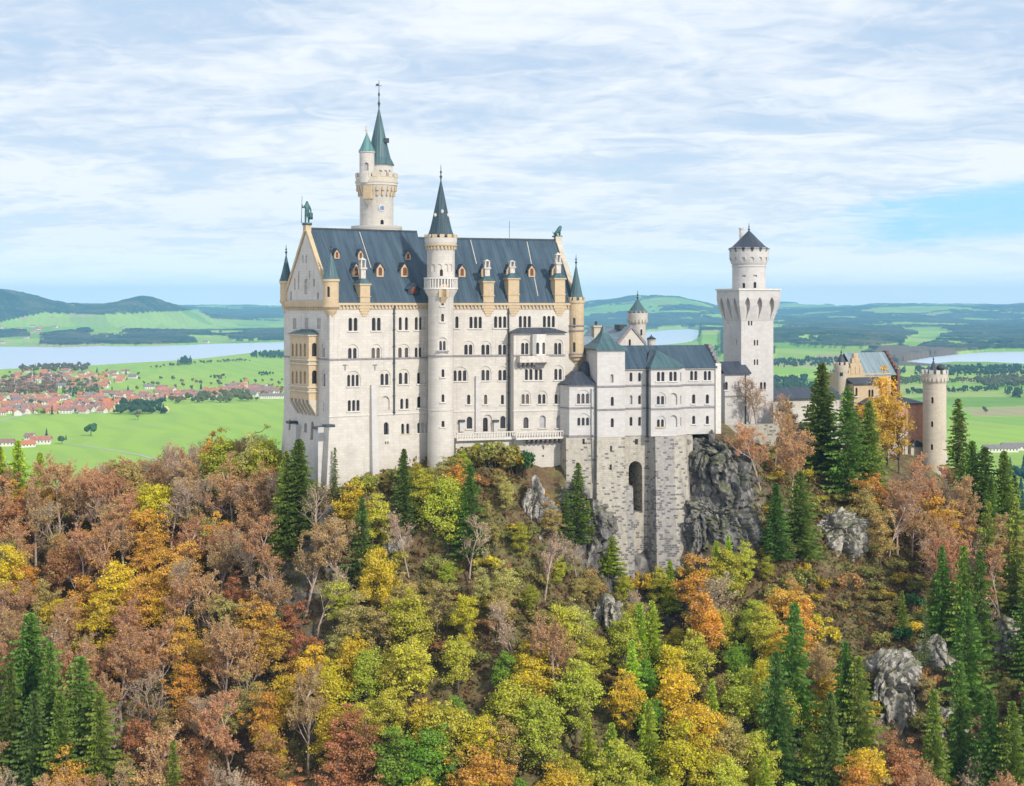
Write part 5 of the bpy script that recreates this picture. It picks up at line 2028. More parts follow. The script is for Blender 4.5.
# rubble piers below
def pier(u0, u1, y, py_top, zlow, b0, b1, bf, mat, back=8.0, name='rubble_pier', cuts=None):
    z1 = ZBASE - .02
    mb = MB()
    mb.prism([(u0 - b0, y - bf), (u1 + b1, y - bf), (u1 + b1, back), (u0 - b0, back)], zlow, z1, [(u0, y), (u1, y), (u1, back), (u0, back)])
    if cuts:
        return finish_body(name, mb, mat, bw, FCb, cuts)
    return mb.build(name, mat, bw, FCb)


cp_ = Cutters()
for px, py in ((583.6, 441.8), ):
    u, z = FCb.at(px, py, -.7)
    cp_.add('deep', MB().box(u - .25, u + .25, -1.6, .6, z - .5, z + .6), FCb)
pier(uL0 + .2, uL1 - .4, -.7, 437, ZLOW, .3, .2, 1.5, MASON, cuts=cp_)
cp_ = Cutters()
for px, py in ((611.2, 449), (610.5, 467.5)):
    u, z = FCb.at(px, py, YK - .3)
    cp_.add('deep', MB().box(u - .22, u + .22, YK - 2.2, YK + .8, z - .5, z + .6), FCb)
pier(ua - .1, ub_ - .1, YK - .1, 437, ZLOW, 1.0, .3, 2.3, MASON, cuts=cp_)
# recessed wall with the tall dark arch
cp_ = Cutters()
ur_a, ur_b = ub_ - .5, uc[0] + 1.0
ua0, za0 = FCb.at(635.2, 512, .2)
za1 = FCb.at(635.2, 461, .2)[1]
cp_.add('deep', MB().xz(arch(ua0, za0, 2.9, za1 - za0, 9), -2.5, 10.0), FCb)
mb = MB().prism([(ur_a, -.6), (ur_b, -.6), (ur_b, 12), (ur_a, 12)], ZLOW, ZBASE - .02, [(ur_a, .2), (ur_b, .2), (ur_b, 12), (ur_a, 12)])
finish_body('arched_wall', mb, MASON, bw, FCb, cp_)
u, z = FCb.at(636.5, 441.5, .1)
MB().box(u - .3, u + .3, .02, .22, z - .5, z + .5).build('masonry_slit', GLASS, bw, FCb)
# narrow spur in the cleft and the big round-fronted pier
mb = MB()
uq, zq = FCb.at(630.5, 486, -1.6)
mb.prism([(uq - 1.4, -3.4), (uq + .5, -3.4), (uq + .8, 1), (uq - 1.4, 1)], ZLOW, zq, [(uq - 1.3, -2.2), (uq + .3, -2.2), (uq + .6, 1), (uq - 1.3, 1)])
mb.build('pier_spur', MASON_GREY, bw, FCb)
mb = MB()
up0, up1 = uc[0] - .2, uc[3] + .5
mb.prism([(up0 - .6, .6), (up0 + .3, YB - 2.2), (up0 + 4.6, YB - 3.2), (up0 + 4.6, 8), (up0 - .6, 8)], ZLOW, ZBASE - .02, [(up0, .3), (up0 + .6, YB - .1), (up0 + 4.6, YB - .15), (up0 + 4.6, 8), (up0, 8)])
mb.build('rubble_pier', MASON_GREY, bw, FCb)
mb = MB()
mb.prism([(up0 + 4.55, YB - 3.2), (up1 + .6, YB - 1.9), (up1 + 1.6, .3), (up1 + 1.6, 8), (up0 + 4.55, 8)], ZLOW, ZBASE - .02, [(up0 + 4.55, YB - .15), (up1 - 1.3, YB - .1), (up1 + .3, .2), (up1 + .3, 8), (up0 + 4.55, 8)])
mb.build('rubble_pier', MASON, bw, FCb)
mb = MB()
mb.prism([(up1, .3), (up1 + 2.2, .3), (up1 + 2.2, 6), (up1, 6)], ZLOW, ZBASE - .02, [(up1, .25), (up1 + 1.6, .25), (up1 + 1.6, 6), (up1, 6)])
mb.build('rubble_pier', MASON, bw, FCb)

# ------------------------------------------------------------------ gabled hall with round tower behind the bower
YD = 326.0
FD = Frame((618 - CXP) / F * YD, YD, 32.0)
hl = thing('courtyard_hall', 'cream gabled hall with pale blue roof behind the bower', 'castle building', FD)
wD = FD.at(644.7, 345)[0]
zeD, zrD = FD.at(618, 345)[1], FD.at(630.5, 328.4)[1]
LD = 15.0
cD = Cutters()
mb = MB().xz([(0, -40), (wD, -40), (wD, zeD), (wD / 2, zrD - .2), (0, zeD)], 0, LD)
window(hl, FD, cD, 629.8, 346.5, 1, 1.6, .6, sill=False)
finish_body('wall', mb, LIME, hl, FD, cD)
k = (zrD - zeD) / (wD / 2)
MB().xz([(-.5, zeD - k * .5), (wD / 2, zrD), (wD + .5, zeD - k * .5), (wD + .5, zeD - k * .5 + .35), (wD / 2, zrD + .4), (-.5, zeD - k * .5 + .35)], .5, LD + .3).build('roof', SLATE_PALE, hl, FD)
MB().xz([(-.35, zeD - k * .35), (wD / 2, zrD), (wD + .35, zeD - k * .35), (wD + .35, zeD - k * .35 + .75), (wD / 2, zrD + .85), (-.35, zeD - k * .35 + .75)], -.2, .48).build('gable_coping', DARK_TRIM, hl, FD)
MB().box(wD / 2 - 1.3, wD / 2 + .6, 2.5, 4.5, zrD - .3, zrD + .8).build('roof_vent', METAL, hl, FD)
YE = 333.0
FE_ = Frame((637.6 - CXP) / F * YE, YE, 0)
ct = thing('courtyard_tower', 'small round tower with flared battlements and dark conical roof behind the bower', 'tower', FE_)
r = 8.2 / F * YE
q = lambda py: zpx(py, YE)
cT = Cutters()
mb = MB().lathe([(r, -40), (r, q(325)), (r * 1.05, q(324)), (r * 1.22, q(319)), (r * 1.22, q(313))], 0, 0, 32)
tower_window(ct, cT, FE_.x, YE, r, 641.4, 335.5, n_=1, h=1.4, w_=.5, sill=False)
finish_body('tower_wall', mb, LIME, ct, FE_, cT, 30)
MB().ring_blocks(0, 0, r * .95, r * 1.27, q(322.5), q(319.2), 18, .5).build('corbels', SAND2, ct, FE_)
MB().ring_blocks(0, 0, r * 1.0, r * 1.25, q(313.2), q(311), 14, .55).build('crenellations', LIME, ct, FE_)
spire('conical_roof', None, ct, FE_, 0, 0, r * 1.2, q(312), q(298.5), 20, .08, SLATE_TEAL, 1.8, 1.06)
Yx = 318.0
fx = Frame((596 - CXP) / F * Yx, Yx, 20)
t = thing('hall_chimney', 'tan chimney stack with dark pot beside the courtyard hall roof', 'chimney', fx)
w2 = 3.4 / F * Yx
MB().box(-w2, w2, -w2, w2, -20, zpx(325.5, Yx)).box(-w2 * 1.35, w2 * 1.35, -w2 * 1.35, w2 * 1.35, zpx(327, Yx), zpx(325.6, Yx)).build('stack', SAND2, t, fx)
MB().lathe([(.28, zpx(325.5, Yx)), (.28, zpx(322.6, Yx)), (.42, zpx(322.4, Yx)), (.3, zpx(321.4, Yx)), (0, zpx(321, Yx))], 0, 0, 8).build('chimney_pot', METAL, t, fx)
# pale roofs filling the court behind the low bay
Yp = 312.0
fp = Frame((590 - CXP) / F * Yp, Yp, 22)
t = thing('stair_annex', 'small pale annex with blue lean roof between palace and bower', 'castle building', fp)
MB().box(-1.2, 4.6, 0, 9, -34, zpx(349, Yp)).build('wall', LIME_PALE, t, fp)
MB().yz([(-.5, zpx(350, Yp)), (5, zpx(338, Yp)), (9.4, zpx(338, Yp)), (9.4, zpx(337, Yp)), (5, zpx(337, Yp)), (-.5, zpx(348.6, Yp))], -1.7, 4.9).build('roof', SLATE_PALE, t, fp)
Yf = 318.0
ff = Frame((651.3 - CXP) / F * Yf, Yf, 0)
t = thing('roof_turret', 'tiny cream turret with dark onion dome on the bower roof ridge', 'turret', ff)
MB().lathe([(.85, -16), (.85, zpx(340.5, Yf)), (.95, zpx(340.3, Yf)), (.95, zpx(339.6, Yf))], 0, 0, 14).build('shaft', LIME, t, ff)
MB().lathe([(.9, zpx(339.6, Yf)), (1.0, zpx(338.4, Yf)), (.55, zpx(337.2, Yf)), (.2, zpx(336.2, Yf)), (.08, zpx(335, Yf)), (0, zpx(334, Yf))], 0, 0, 14).build('dome', METAL, t, ff)

# ------------------------------------------------------------------ square tower
YQ, SQ = 341.0, 8.35
FQ = Frame((741.2 - CXP) / F * YQ, YQ, 20.6)
sq_ = thing('square_tower', 'tall pale square tower with arcaded top platform and round turret', 'tower', FQ)
q = lambda py: FQ.at(745, py)[1]
cQ = Cutters()
mb = MB().box(0, SQ, 0, SQ, -50, q(314))
for px, py in ((750.2, 325.5), (756, 345.5), (756, 365)):
    window(sq_, FQ, cQ, px, py, 2, 1.3, .42, .3, sill=False)
for px in (750, 763):
    window(sq_, FQ, cQ, px, 389.5, 2, 1.7, .62, .3)
FQw = Frame(*(FQ.M @ Vector((0, SQ, 0)))[:2], FQ.deg - 90)
window(sq_, FQw, cQ, 736.5, 345, 1, 1.2, .3, sill=False)
window(sq_, FQw, cQ, 728, 324, 1, 1.2, .3, sill=False)
finish_body('shaft_wall', mb, LIME_PALE, sq_, FQ, cQ)
ov = 1.15
zq0, zq1, zq2 = q(321), q(311), q(290.3)
mb = MB()
sqr = lambda o_: [(-o_, -o_), (SQ + o_, -o_), (SQ + o_, SQ + o_), (-o_, SQ + o_)]
mb.prism(sqr(.02), zq0 - .0, zq1, sqr(ov * .75))
mb2 = MB().add([], [])
head = MB()
n_ = 4
vsq = []
for o_, z in ((.02, zq0), (ov * .8, q(306)), (ov, q(300)), (ov, zq2)):
    vsq += [(x, y, z) for x, y in sqr(o_)]
fsq = [(3, 2, 1, 0), (12, 13, 14, 15)]
for l in range(3):
    for i in range(4):
        fsq.append((l * 4 + i, l * 4 + (i + 1) % 4, l * 4 + 4 + (i + 1) % 4, l * 4 + 4 + i))
head.add(vsq, fsq)
cH = Cutters()
for fr in (FQ, FQw):
    for i in range(3):
        uu = SQ * (i + .5) / 3 + (i - 1) * .35
        zz = q(316)
        pts = [(uu - .7, q(309)), (uu, zq0 - .2), (uu + .7, q(309)), (uu + .72, q(304)), (uu + .45, q(300)), (uu, q(297)), (uu - .45, q(300)), (uu - .72, q(304))]
        cH.add('deep', MB().xz(pts, -ov - .6, .05), fr)
finish_body('arcaded_head', head, LIME_PALE, sq_, FQ, cH)
mb = MB().prism(sqr(ov + .22), zq2, q(288.6))
mb.build('platform', WHITE_TRIM, sq_, FQ)
cq = FQ.M @ Vector((SQ / 2 + .2, SQ / 2, 0))
FQr = Frame(cq.x, cq.y, 0)
Yr = cq.y
r = 16.6 / F * Yr
q2 = lambda py: zpx(py, Yr - r)
cU = Cutters()
mb = MB().lathe([(r, q2(292)), (r, q2(267)), (r * 1.04, q2(266.4)), (r * 1.04, q2(265.5)), (r, q2(265)), (r * 1.05, q2(263.5)), (r * 1.17, q2(259)), (r * 1.17, q2(249.5))], 0, 0, 36)
for px, py, n_, h in ((743.6, 288, 1, 1.2), (755, 288, 1, 1.4)):
    tower_window(sq_, cU, FQr.x, Yr, r, px, py, n_=1, h=h, w_=.7, sill=False)
for px in (743.8, 755.2):
    f2 = tower_face(FQr.x, Yr, r, px)
    u, z = f2.at(px, 276)
    cU.add('deep', MB().box(u - .45, u + .45, -.5, .4, z - .2, z + .25), f2)
for i in range(14):
    a = 2 * math.pi * i / 14
    fr = Frame(FQr.x + r * 1.17 * math.sin(a), Yr - r * 1.17 * math.cos(a), math.degrees(a))
    cU.add('deep', MB().box(-.28, .28, -.4, .5, q2(251.6), q2(248)), fr)
    cU.add('shallow', MB().xz(arch(0, q2(263.4), .95, 1.5), -.4, .32), fr)
finish_body('round_turret', mb, LIME_PALE, sq_, FQr, cU, 30)
MB().ring_blocks(0, 0, r * 1.02, r * 1.22, q2(249.6), q2(247.4), 14, .62).build('crenellations', LIME_PALE, sq_, FQr)
spire('conical_roof', None, sq_, FQr, 0, 0, r * 1.16, q2(248.4), zpx(230, Yr), 28, .05, SLATE_DARK, 1.6, 1.06)
mb = MB()
ux = (740 - 747) / F * Yr
mb.lathe([(.45, q2(247)), (.45, zpx(229, Yr)), (.62, zpx(228.8, Yr)), (.62, zpx(227.6, Yr)), (0, zpx(227.5, Yr))], ux, 1.0, 12)
mb.build('chimney', TRIM, sq_, FQr)
# low annex between the bower and the square tower
Fa2 = FQ.sub(-4.6, -2.2)
an = thing('gate_annex', 'low pale annex with dark blue roof at the foot of the square tower', 'castle building', Fa2)
wa = 5.6
za, zt_ = zpx(374, Fa2.y), zpx(363.5, Fa2.y + 2)
cA2 = Cutters()
mb = MB().box(-.8, wa, 0, 7, -50, za)
window(an, Fa2, cA2, 726.3, 389.8, 1, 1.8, .75)
finish_body('wall', mb, LIME_PALE, an, Fa2, cA2)
MB().yz([(-.5, za - .1), (3.4, zt_), (7.3, za - .1), (7.3, za + .25), (3.4, zt_ + .4), (-.5, za + .25)], -1.1, wa + .1).build('roof', SLATE_DARK, an, Fa2)
MB().tube([(wa - 1.2, -.2, za), (wa - 1.2, -.2, -36)], .13, 6).build('drain_pipe', METAL, an, Fa2)
mb = MB().box(-.9, wa, -.15, .1, zpx(397, Fa2.y), zpx(397, Fa2.y) + .3)
mb.build('string_course', DARK_TRIM, an, Fa2)
# connecting wing right of the square tower
Fg = Frame((771 - CXP) / F * 352, 352, 22)
cn = thing('connecting_wing', 'long low wing with dark blue roof between square tower and gatehouse', 'castle building', Fg)
zg = zpx(398.5, 355)
cG = Cutters()
mb = MB().box(-1, 19, 0, 8, -52, zg)
for px, py, n_ in ((789.8, 408.5, 2), (811, 410.5, 3)):
    window(cn, Fg, cG, px, py, n_, 1.5, .6, .26)
finish_body('wall', mb, LIME, cn, Fg, cG)
MB().yz([(-.6, zg - .2), (4, zg + 2.0), (8.6, zg - .2), (8.6, zg + .15), (4, zg + 2.4), (-.6, zg + .15)], -1, 19.5).build('roof', SLATE_DARK, cn, Fg)
# retaining wall under the annex
Fw2 = Frame((722 - CXP) / F * 330, 330, 20)
rw = MB()
rw.box(-2, 24, 0, 1.2, -60, zpx(424, 334))
o = rw.build('retaining_wall', MASON, None, Fw2)
tag(o, 'low rubble retaining wall under the square tower', 'wall')

# ------------------------------------------------------------------ gatehouse
YG = 398.0
FG = Frame((847.5 - CXP) / F * YG, YG, 24)
gh = thing('gatehouse', 'tan gatehouse with stepped gables and pale green roof behind the orange tree', 'castle building', FG)
zq_ = lambda py, Y=YG: zpx(py, Y)
gw = FG.at(864.5, 370)[0]
cG2 = Cutters()
zE = zq_(378)
# stepped front gable
mb = MB()
mb.box(-.2, gw + .2, 0, 1.0, -70, zE)
st_ = 5
for i in range(st_):
    x0, x1 = i * gw / 2 / st_, gw - i * gw / 2 / st_
    mb.box(x0 - .15, x1 + .15, 0, 1.0, zE + (zq_(353.5) - zE) * i / st_ - (.0 if i else .05), zE + (zq_(353.5) - zE) * (i + 1) / st_)
for i in range(3):          # blind arcade on the gable
    u, z = FG.at(852 + i * 4.4, 374)
    mb.xz(arch(u, z, .8, 2.2), -.12, .02)
u, z = FG.at(856.3, 362)
mb.xz(arch(u, z, .9, 1.9), -.12, .02)
mb.build('stepped_gable', SAND, gh, FG)
body = MB()
Lg = 13.0
ux1 = gw
body.box(0, ux1 + 9.5, 1.0, Lg, -70, zq_(374))
finish_body('body_wall', body, SAND, gh, FG, Cutters())
# pale green roof running back to a second, dark stepped gable
mb = MB()
g0, g1 = FG.at(864, 375, 1)[0] - .2, FG.at(889.5, 375, 4)[0]
mb.yz([(.9, zq_(376.5)), (6.2, zq_(353.6, YG + 6)), (11.5, zq_(376.5)), (11.5, zq_(376)), (6.2, zq_(352.8, YG + 6)), (.9, zq_(375.6))], g0 - 2.5, g1)
mb.build('roof', SLATE_GREEN, gh, FG)
mb = MB()
for i in range(6):
    y0, y1 = .6 + i * .95, 11.8 - i * .95
    z1 = zq_(374) + (zq_(351.5, YG + 6) - zq_(374)) * (i + 1) / 6
    mb.box(g1, g1 + .9, y0, y1, z1 - 2.2 if i else -60, z1)
mb.build('stepped_gable', plain('dark_brick', (.16, .09, .085), .9, .25, 1.0), gh, FG)
# projecting lower range with paired windows
cG3 = Cutters()
mb = MB().box(-.3, gw + 4, -3.2, 0, -70, zq_(383.5))
for px in (852, 856.5):
    window(gh, FG, cG3, px, 396, 1, 2.2, .7, y=-3.2)
window(gh, FG, cG3, 871, 397, 2, 2.0, .7, y=-3.2)
finish_body('front_range', mb, SAND, gh, FG, cG3)
MB().yz([(-3.7, zq_(384.2)), (.0, zq_(378.4)), (.0, zq_(377.6)), (-3.7, zq_(383))], -.8, gw + 4.3).build('front_roof', SLATE_DARK, gh, FG)
# corner turret
uT, yT = FG.at(841.2, 380, 1)[0], 1.0
rT = 6.2 / F * YG
mb = MB()
mb.lathe([(rT, -70), (rT, zq_(373)), (rT * 1.22, zq_(369)), (rT * 1.22, zq_(365))], uT, yT, 24)
tr = mb.build('corner_turret', SAND2, gh, FG, smooth=30)
MB().ring_blocks(uT, yT, rT * .98, rT * 1.26, zq_(365.1), zq_(362), 9, .55).build('crenellations', SAND2, tr, FG)
spire('turret_roof', None, tr, FG, uT, yT, rT * .9, zq_(363.5), zq_(352.5), 14, .05, SLATE_DARK, .8)
wc = FG.M @ Vector((uT, yT, 0))
f2 = tower_face(wc.x, wc.y, rT, 841.5)
u, z = f2.at(841.5, 376)
MB().xz(arch(u, z, .7, 1.4), -.05, .1).build('turret_window', GLASS, tr, f2)

# red brick forebuilding with white portal
YH = 392.0
FH = Frame((889 - CXP) / F * YH, YH, 20)
fb_ = thing('brick_forebuilding', 'red brick forebuilding with white stone portal beside the round gate tower', 'castle building', FH)
cF = Cutters()
uh1 = FH.at(925, 430)[0]
mb = MB().box(-5.5, uh1, 0, 10, -75, zpx(405, YH))
for px, py in ((900.5, 424), (904.5, 424)):
    window(fb_, FH, cF, px, py, 1, 2.0, .8)
finish_body('brick_wall', mb, BRICK, fb_, FH, cF)
mb = MB()
mb.prism([(-5.8, -.5), (uh1 + .2, -.5), (uh1 + .2, 10), (-5.8, 10)], zpx(405, YH), zpx(403.8, YH))
mb.prism([(-5.8, -.5), (uh1 + .2, -.5), (uh1 + .2, 10), (-5.8, 10)], zpx(403.8, YH), zpx(399, YH), [(-3, 5), (uh1 - 3, 5), (uh1 - 3, 9.8), (-3, 9.8)])
mb.build('roof', SLATE_DARK, fb_, FH)
cP = Cutters()
up1 = FH.at(907.8, 445, -1.5)[0]
mb = MB().box(FH.at(886.5, 445, -1.5)[0], up1, -1.5, 0, -75, zpx(431, YH))
window(fb_, FH, cP, 891.8, 449.5, 1, 2.3, .8, y=-1.5)
u, z = FH.at(901.2, 456.5, -1.5)
cP.add('shallow', MB().xz(arch(u, z, 2.4, 4.4, 9, .5), -2.2, -1.25), FH)
cP.add('deep', MB().xz(arch(u, z, 1.3, 2.9), -2.4, -.2), FH)
MB().xz(arch(u, z, 1.28, 2.88), -.6, -.4).build('portal_door', GLASS, fb_, FH)
finish_body('portal_wall', mb, LIME_PALE, fb_, FH, cP)
# small dark roofed porch at the right
u0, u1 = FH.at(911, 455, -1.8)[0], FH.at(923, 455, -1.8)[0]
o = MB().box(u0, u1, -1.8, 0, -75, zpx(447, YH)).build('porch_wall', SAND2, fb_, FH)
MB().xz([(u0 - .3, zpx(447, YH)), (u1 + .3, zpx(447, YH)), (u1 - .6, zpx(443, YH)), ((u0 + u1) / 2, zpx(440.5, YH)), (u0 + .6, zpx(443, YH))], -2.1, .0).build('porch_roof', SLATE_DARK, o, FH)
# white battered base with dark openings
cV = Cutters()
u0, u1 = FH.at(900, 465, -3)[0], FH.at(925, 465, -3)[0]
mb = MB().prism([(u0 - 1, -4.6), (u1 + 1, -4.6), (u1 + 1, -1.4), (u0 - 1, -1.4)], -85, zpx(459, YH - 3), [(u0, -3), (u1, -3), (u1, -1.4), (u0, -1.4)])
for px in (906.5, 913.5):
    u, z = FH.at(px, 472, -3)
    cV.add('deep', MB().xz(arch(u, z, 1.0, 2.4), -6, -2), FH)
finish_body('plinth_wall', mb, LIME_PALE, fb_, FH, cV)

YW = 391.0
FWt = Frame((934.6 - CXP) / F * YW, YW, 0)
gt = thing('gatehouse_tower', 'tan round gate tower with battlements and small dark cone at the right', 'tower', FWt)
r = 11.4 / F * YW
q = lambda py: zpx(py, YW - r)
cW = Cutters()
mb = MB().lathe([(r * 1.35, -85), (r * 1.2, q(475)), (r * 1.02, q(452)), (r, q(440)), (r, q(384)), (r * 1.03, q(383.5)), (r * 1.14, q(379.5)), (r * 1.14, q(374.6))], 0, 0, 32)
for px, py, h in ((932.3, 403.6, 1.7), (932, 427, 1.5), (931.8, 450, 1.5)):
    tower_window(gt, cW, FWt.x, YW, r, px, py, n_=1, h=h, w_=.62, sill=False)
finish_body('tower_wall', mb, SAND2, gt, FWt, cW, 30)
MB().ring_blocks(0, 0, r * .98, r * 1.2, q(381.5), q(378), 20, .5).build('corbels', LIME, gt, FWt)
MB().ring_blocks(0, 0, r * 1.0, r * 1.17, q(374.7), q(370.3), 12, .56).build('crenellations', LIME, gt, FWt)
spire('cone_roof', None, gt, FWt, -.3, 0, r * .42, q(373.5), q(359.8), 12, .05, SLATE_DARK, .8)
o = MB().sphere((1.7, .3, q(368)), 1.15, 2, (1.0, 1, .8)).lathe([(.8, q(374)), (.8, q(368))], 1.7, .3, 10).build('beacon_hood', METAL, gt, FWt)
# ------------------------------------------------------------------ crags
def crag(name, pts_px, Yc, depth, mat, label, seed, rough=1.0, cat='rock'):
    """a broken rock face: outline given by its corners on the slope, thickness into the hill"""
    r = random.Random(seed)
    xs = [a for a, _ in pts_px]
    ys = [b_ for _, b_ in pts_px]
    cx, cy = sum(xs) / len(xs), sum(ys) / len(ys)
    bm = bmesh.new()
    bmesh.ops.create_icosphere(bm, subdivisions=6, radius=1)
    o0 = P(cx, cy, Yc)
    n_ = len(pts_px)
    angs = []
    for a, b_ in pts_px:
        p = P(a, b_, Yc) - o0
        angs.append((math.atan2(p.z, p.x), math.hypot(p.x, p.z)))
    angs.sort()

    def rad(t):
        for i in range(n_):
            a0, r0 = angs[i]
            a1, r1_ = angs[(i + 1) % n_]
            if i == n_ - 1:
                a1 += 2 * math.pi
            tt = t if t >= a0 else t + 2 * math.pi
            if a0 <= tt <= a1:
                f = (tt - a0) / max(a1 - a0, 1e-6)
                return r0 * (1 - f) + r1_ * f
        return angs[0][1]
    from mathutils import noise as mn
    off = Vector((r.random() * 50, r.random() * 50, r.random() * 50))
    for v in bm.verts:
        c = v.co.copy()
        R = rad(math.atan2(c.z, c.x))
        rxy = math.hypot(c.x, c.z)
        f = min(1.0, rxy * 1.05) ** .7
        k = R * f / max(rxy, 1e-5)
        q = Vector((c.x * k, c.y * depth, c.z * k))
        ws = q + Vector((mn.noise(q * .25 + off), mn.noise(q * .25 - off), mn.noise(q * .3 + off * 2))) * 1.2
        def blk(sx, sz):
            d_, pt = mn.voronoi(Vector((ws.x * sx, ws.y * sx, ws.z * sz)) + off)
            return mn.cell(pt[0] * 37.7) * .5 + .5, d_[1] - d_[0]
        b1, e1 = blk(.26, .15)
        b2, e2 = blk(.75, .42)
        w1 = 1.0 + (b1 - .5) * 2.4 + (b2 - .5) * 1.0 - (.7 if e1 < .06 else 0) - (.3 if e2 < .07 else 0)
        w2 = mn.fractal((q * Vector((1, 1, .35)).length * .3 + off), .8, 2.2, 5)
        st = Vector((q.x * .30, q.y * .30, q.z * .07))
        w3 = mn.ridged_multi_fractal(st * 2.0 + off, 1.0, 2.0, 3, 0.9, 2.0)
        q += Vector((c.x, c.y * 1.4, c.z * .5)).normalized() * ((w1 - 1.0) * 1.1 + (w3 - 1.0) * .8 + w2 * .5) * rough
        v.co = q
    me = bpy.data.meshes.new(name)
    bm.to_mesh(me)
    bm.free()
    me.materials.append(mat)
    me.shade_smooth()
    me.set_sharp_from_angle(angle=math.radians(24))
    o = place(name, me, None, Frame(o0.x, o0.y + depth * (.35 if mat is ROCK_DARK else .6), 0, o0.z))
    return tag(o, label, cat)


crag('rock_outcrop', [(689, 440), (708, 437), (722, 438), (738, 452), (752, 486), (752, 512), (730, 526), (700, 524), (688, 480)], 307.5, 8.5, ROCK_DARK, 'dark bare rock dome carrying the right end of the bower', 3, 1.2)
crag('rock_outcrop', [(688, 505), (712, 506), (744, 508), (760, 530), (750, 566), (714, 584), (690, 578), (684, 535)], 302, 7, ROCK_DARK, 'dark lower rock step with ledges beside the rubble pier', 4, 1.1)
crag('rock_outcrop', [(802, 545), (815, 530), (838, 518), (862, 522), (873, 536), (858, 560), (842, 580), (818, 584), (806, 566)], 311, 6, ROCK, 'pale jagged crag under the tallest spruce beside the gatehouse', 5, 1.2)
crag('rock_outcrop', [(868, 690), (884, 668), (910, 660), (926, 690), (922, 725), (905, 752), (880, 772), (866, 740)], 273, 6, ROCK, 'big pale crag low on the right slope', 6, 1.3)
crag('rock_outcrop', [(948, 715), (960, 710), (972, 732), (978, 760), (964, 772), (950, 756)], 269, 4, ROCK, 'small pale crag right of the big low crag', 7, .8)
crag('rock_outcrop', [(933, 640), (940, 634), (946, 655), (944, 685), (936, 690)], 282, 3, ROCK, 'narrow white rock sliver between spruces on the right slope', 8, .6)
crag('rock_outcrop', [(530, 488), (536, 482), (542, 500), (543, 540), (538, 568), (530, 555), (527, 520)], 288, 3, ROCK, 'pale vertical cliff below the palace terrace', 9, 1.0)
crag('rock_outcrop', [(596, 610), (606, 596), (618, 604), (622, 640), (614, 665), (602, 655)], 278, 4, ROCK, 'pale rock rib below the rubble piers', 10, .9)
crag('rock_outcrop', [(560, 480), (580, 482), (596, 505), (604, 560), (586, 590), (566, 560), (558, 520)], 296.5, 5, ROCK_DARK, 'shaded cliff under the left rubble pier', 11, 1.0)
crag('rock_outcrop', [(384, 540), (398, 530), (402, 552), (390, 562)], 279.5, 3, ROCK, 'small pale rock showing through shrubs below the west wing', 13, .6)
crag('rock_outcrop', [(740, 560), (768, 552), (778, 562), (760, 572), (744, 570)], 300, 3, ROCK, 'low pale rock shelf right of the dark rock step', 14, .6)
crag('rock_outcrop', [(1000, 640), (1008, 620), (1014, 650), (1008, 668)], 294, 3, ROCK, 'pale rock face at the right edge among spruces', 16, .6)


# ------------------------------------------------------------------ tree builders: each kind a few different crowns, shared by the copies
def quad(vs, fs, c, ax, ay):
    b_ = len(vs)
    vs += [c - ax - ay, c + ax - ay * .6, c + ax * .7 + ay, c - ax * .6 + ay * .8]
    fs.append((b_, b_ + 1, b_ + 2, b_ + 3))


def rvec(r):
    while True:
        v = Vector((r.uniform(-1, 1), r.uniform(-1, 1), r.uniform(-1, 1)))
        if .05 < v.length < 1:
            return v.normalized()


def to_mesh(name, vs, fs, mat):
    me = bpy.data.meshes.new(name)
    me.from_pydata([tuple(v) for v in vs], [], fs)
    me.materials.append(mat)
    me.update()
    return me


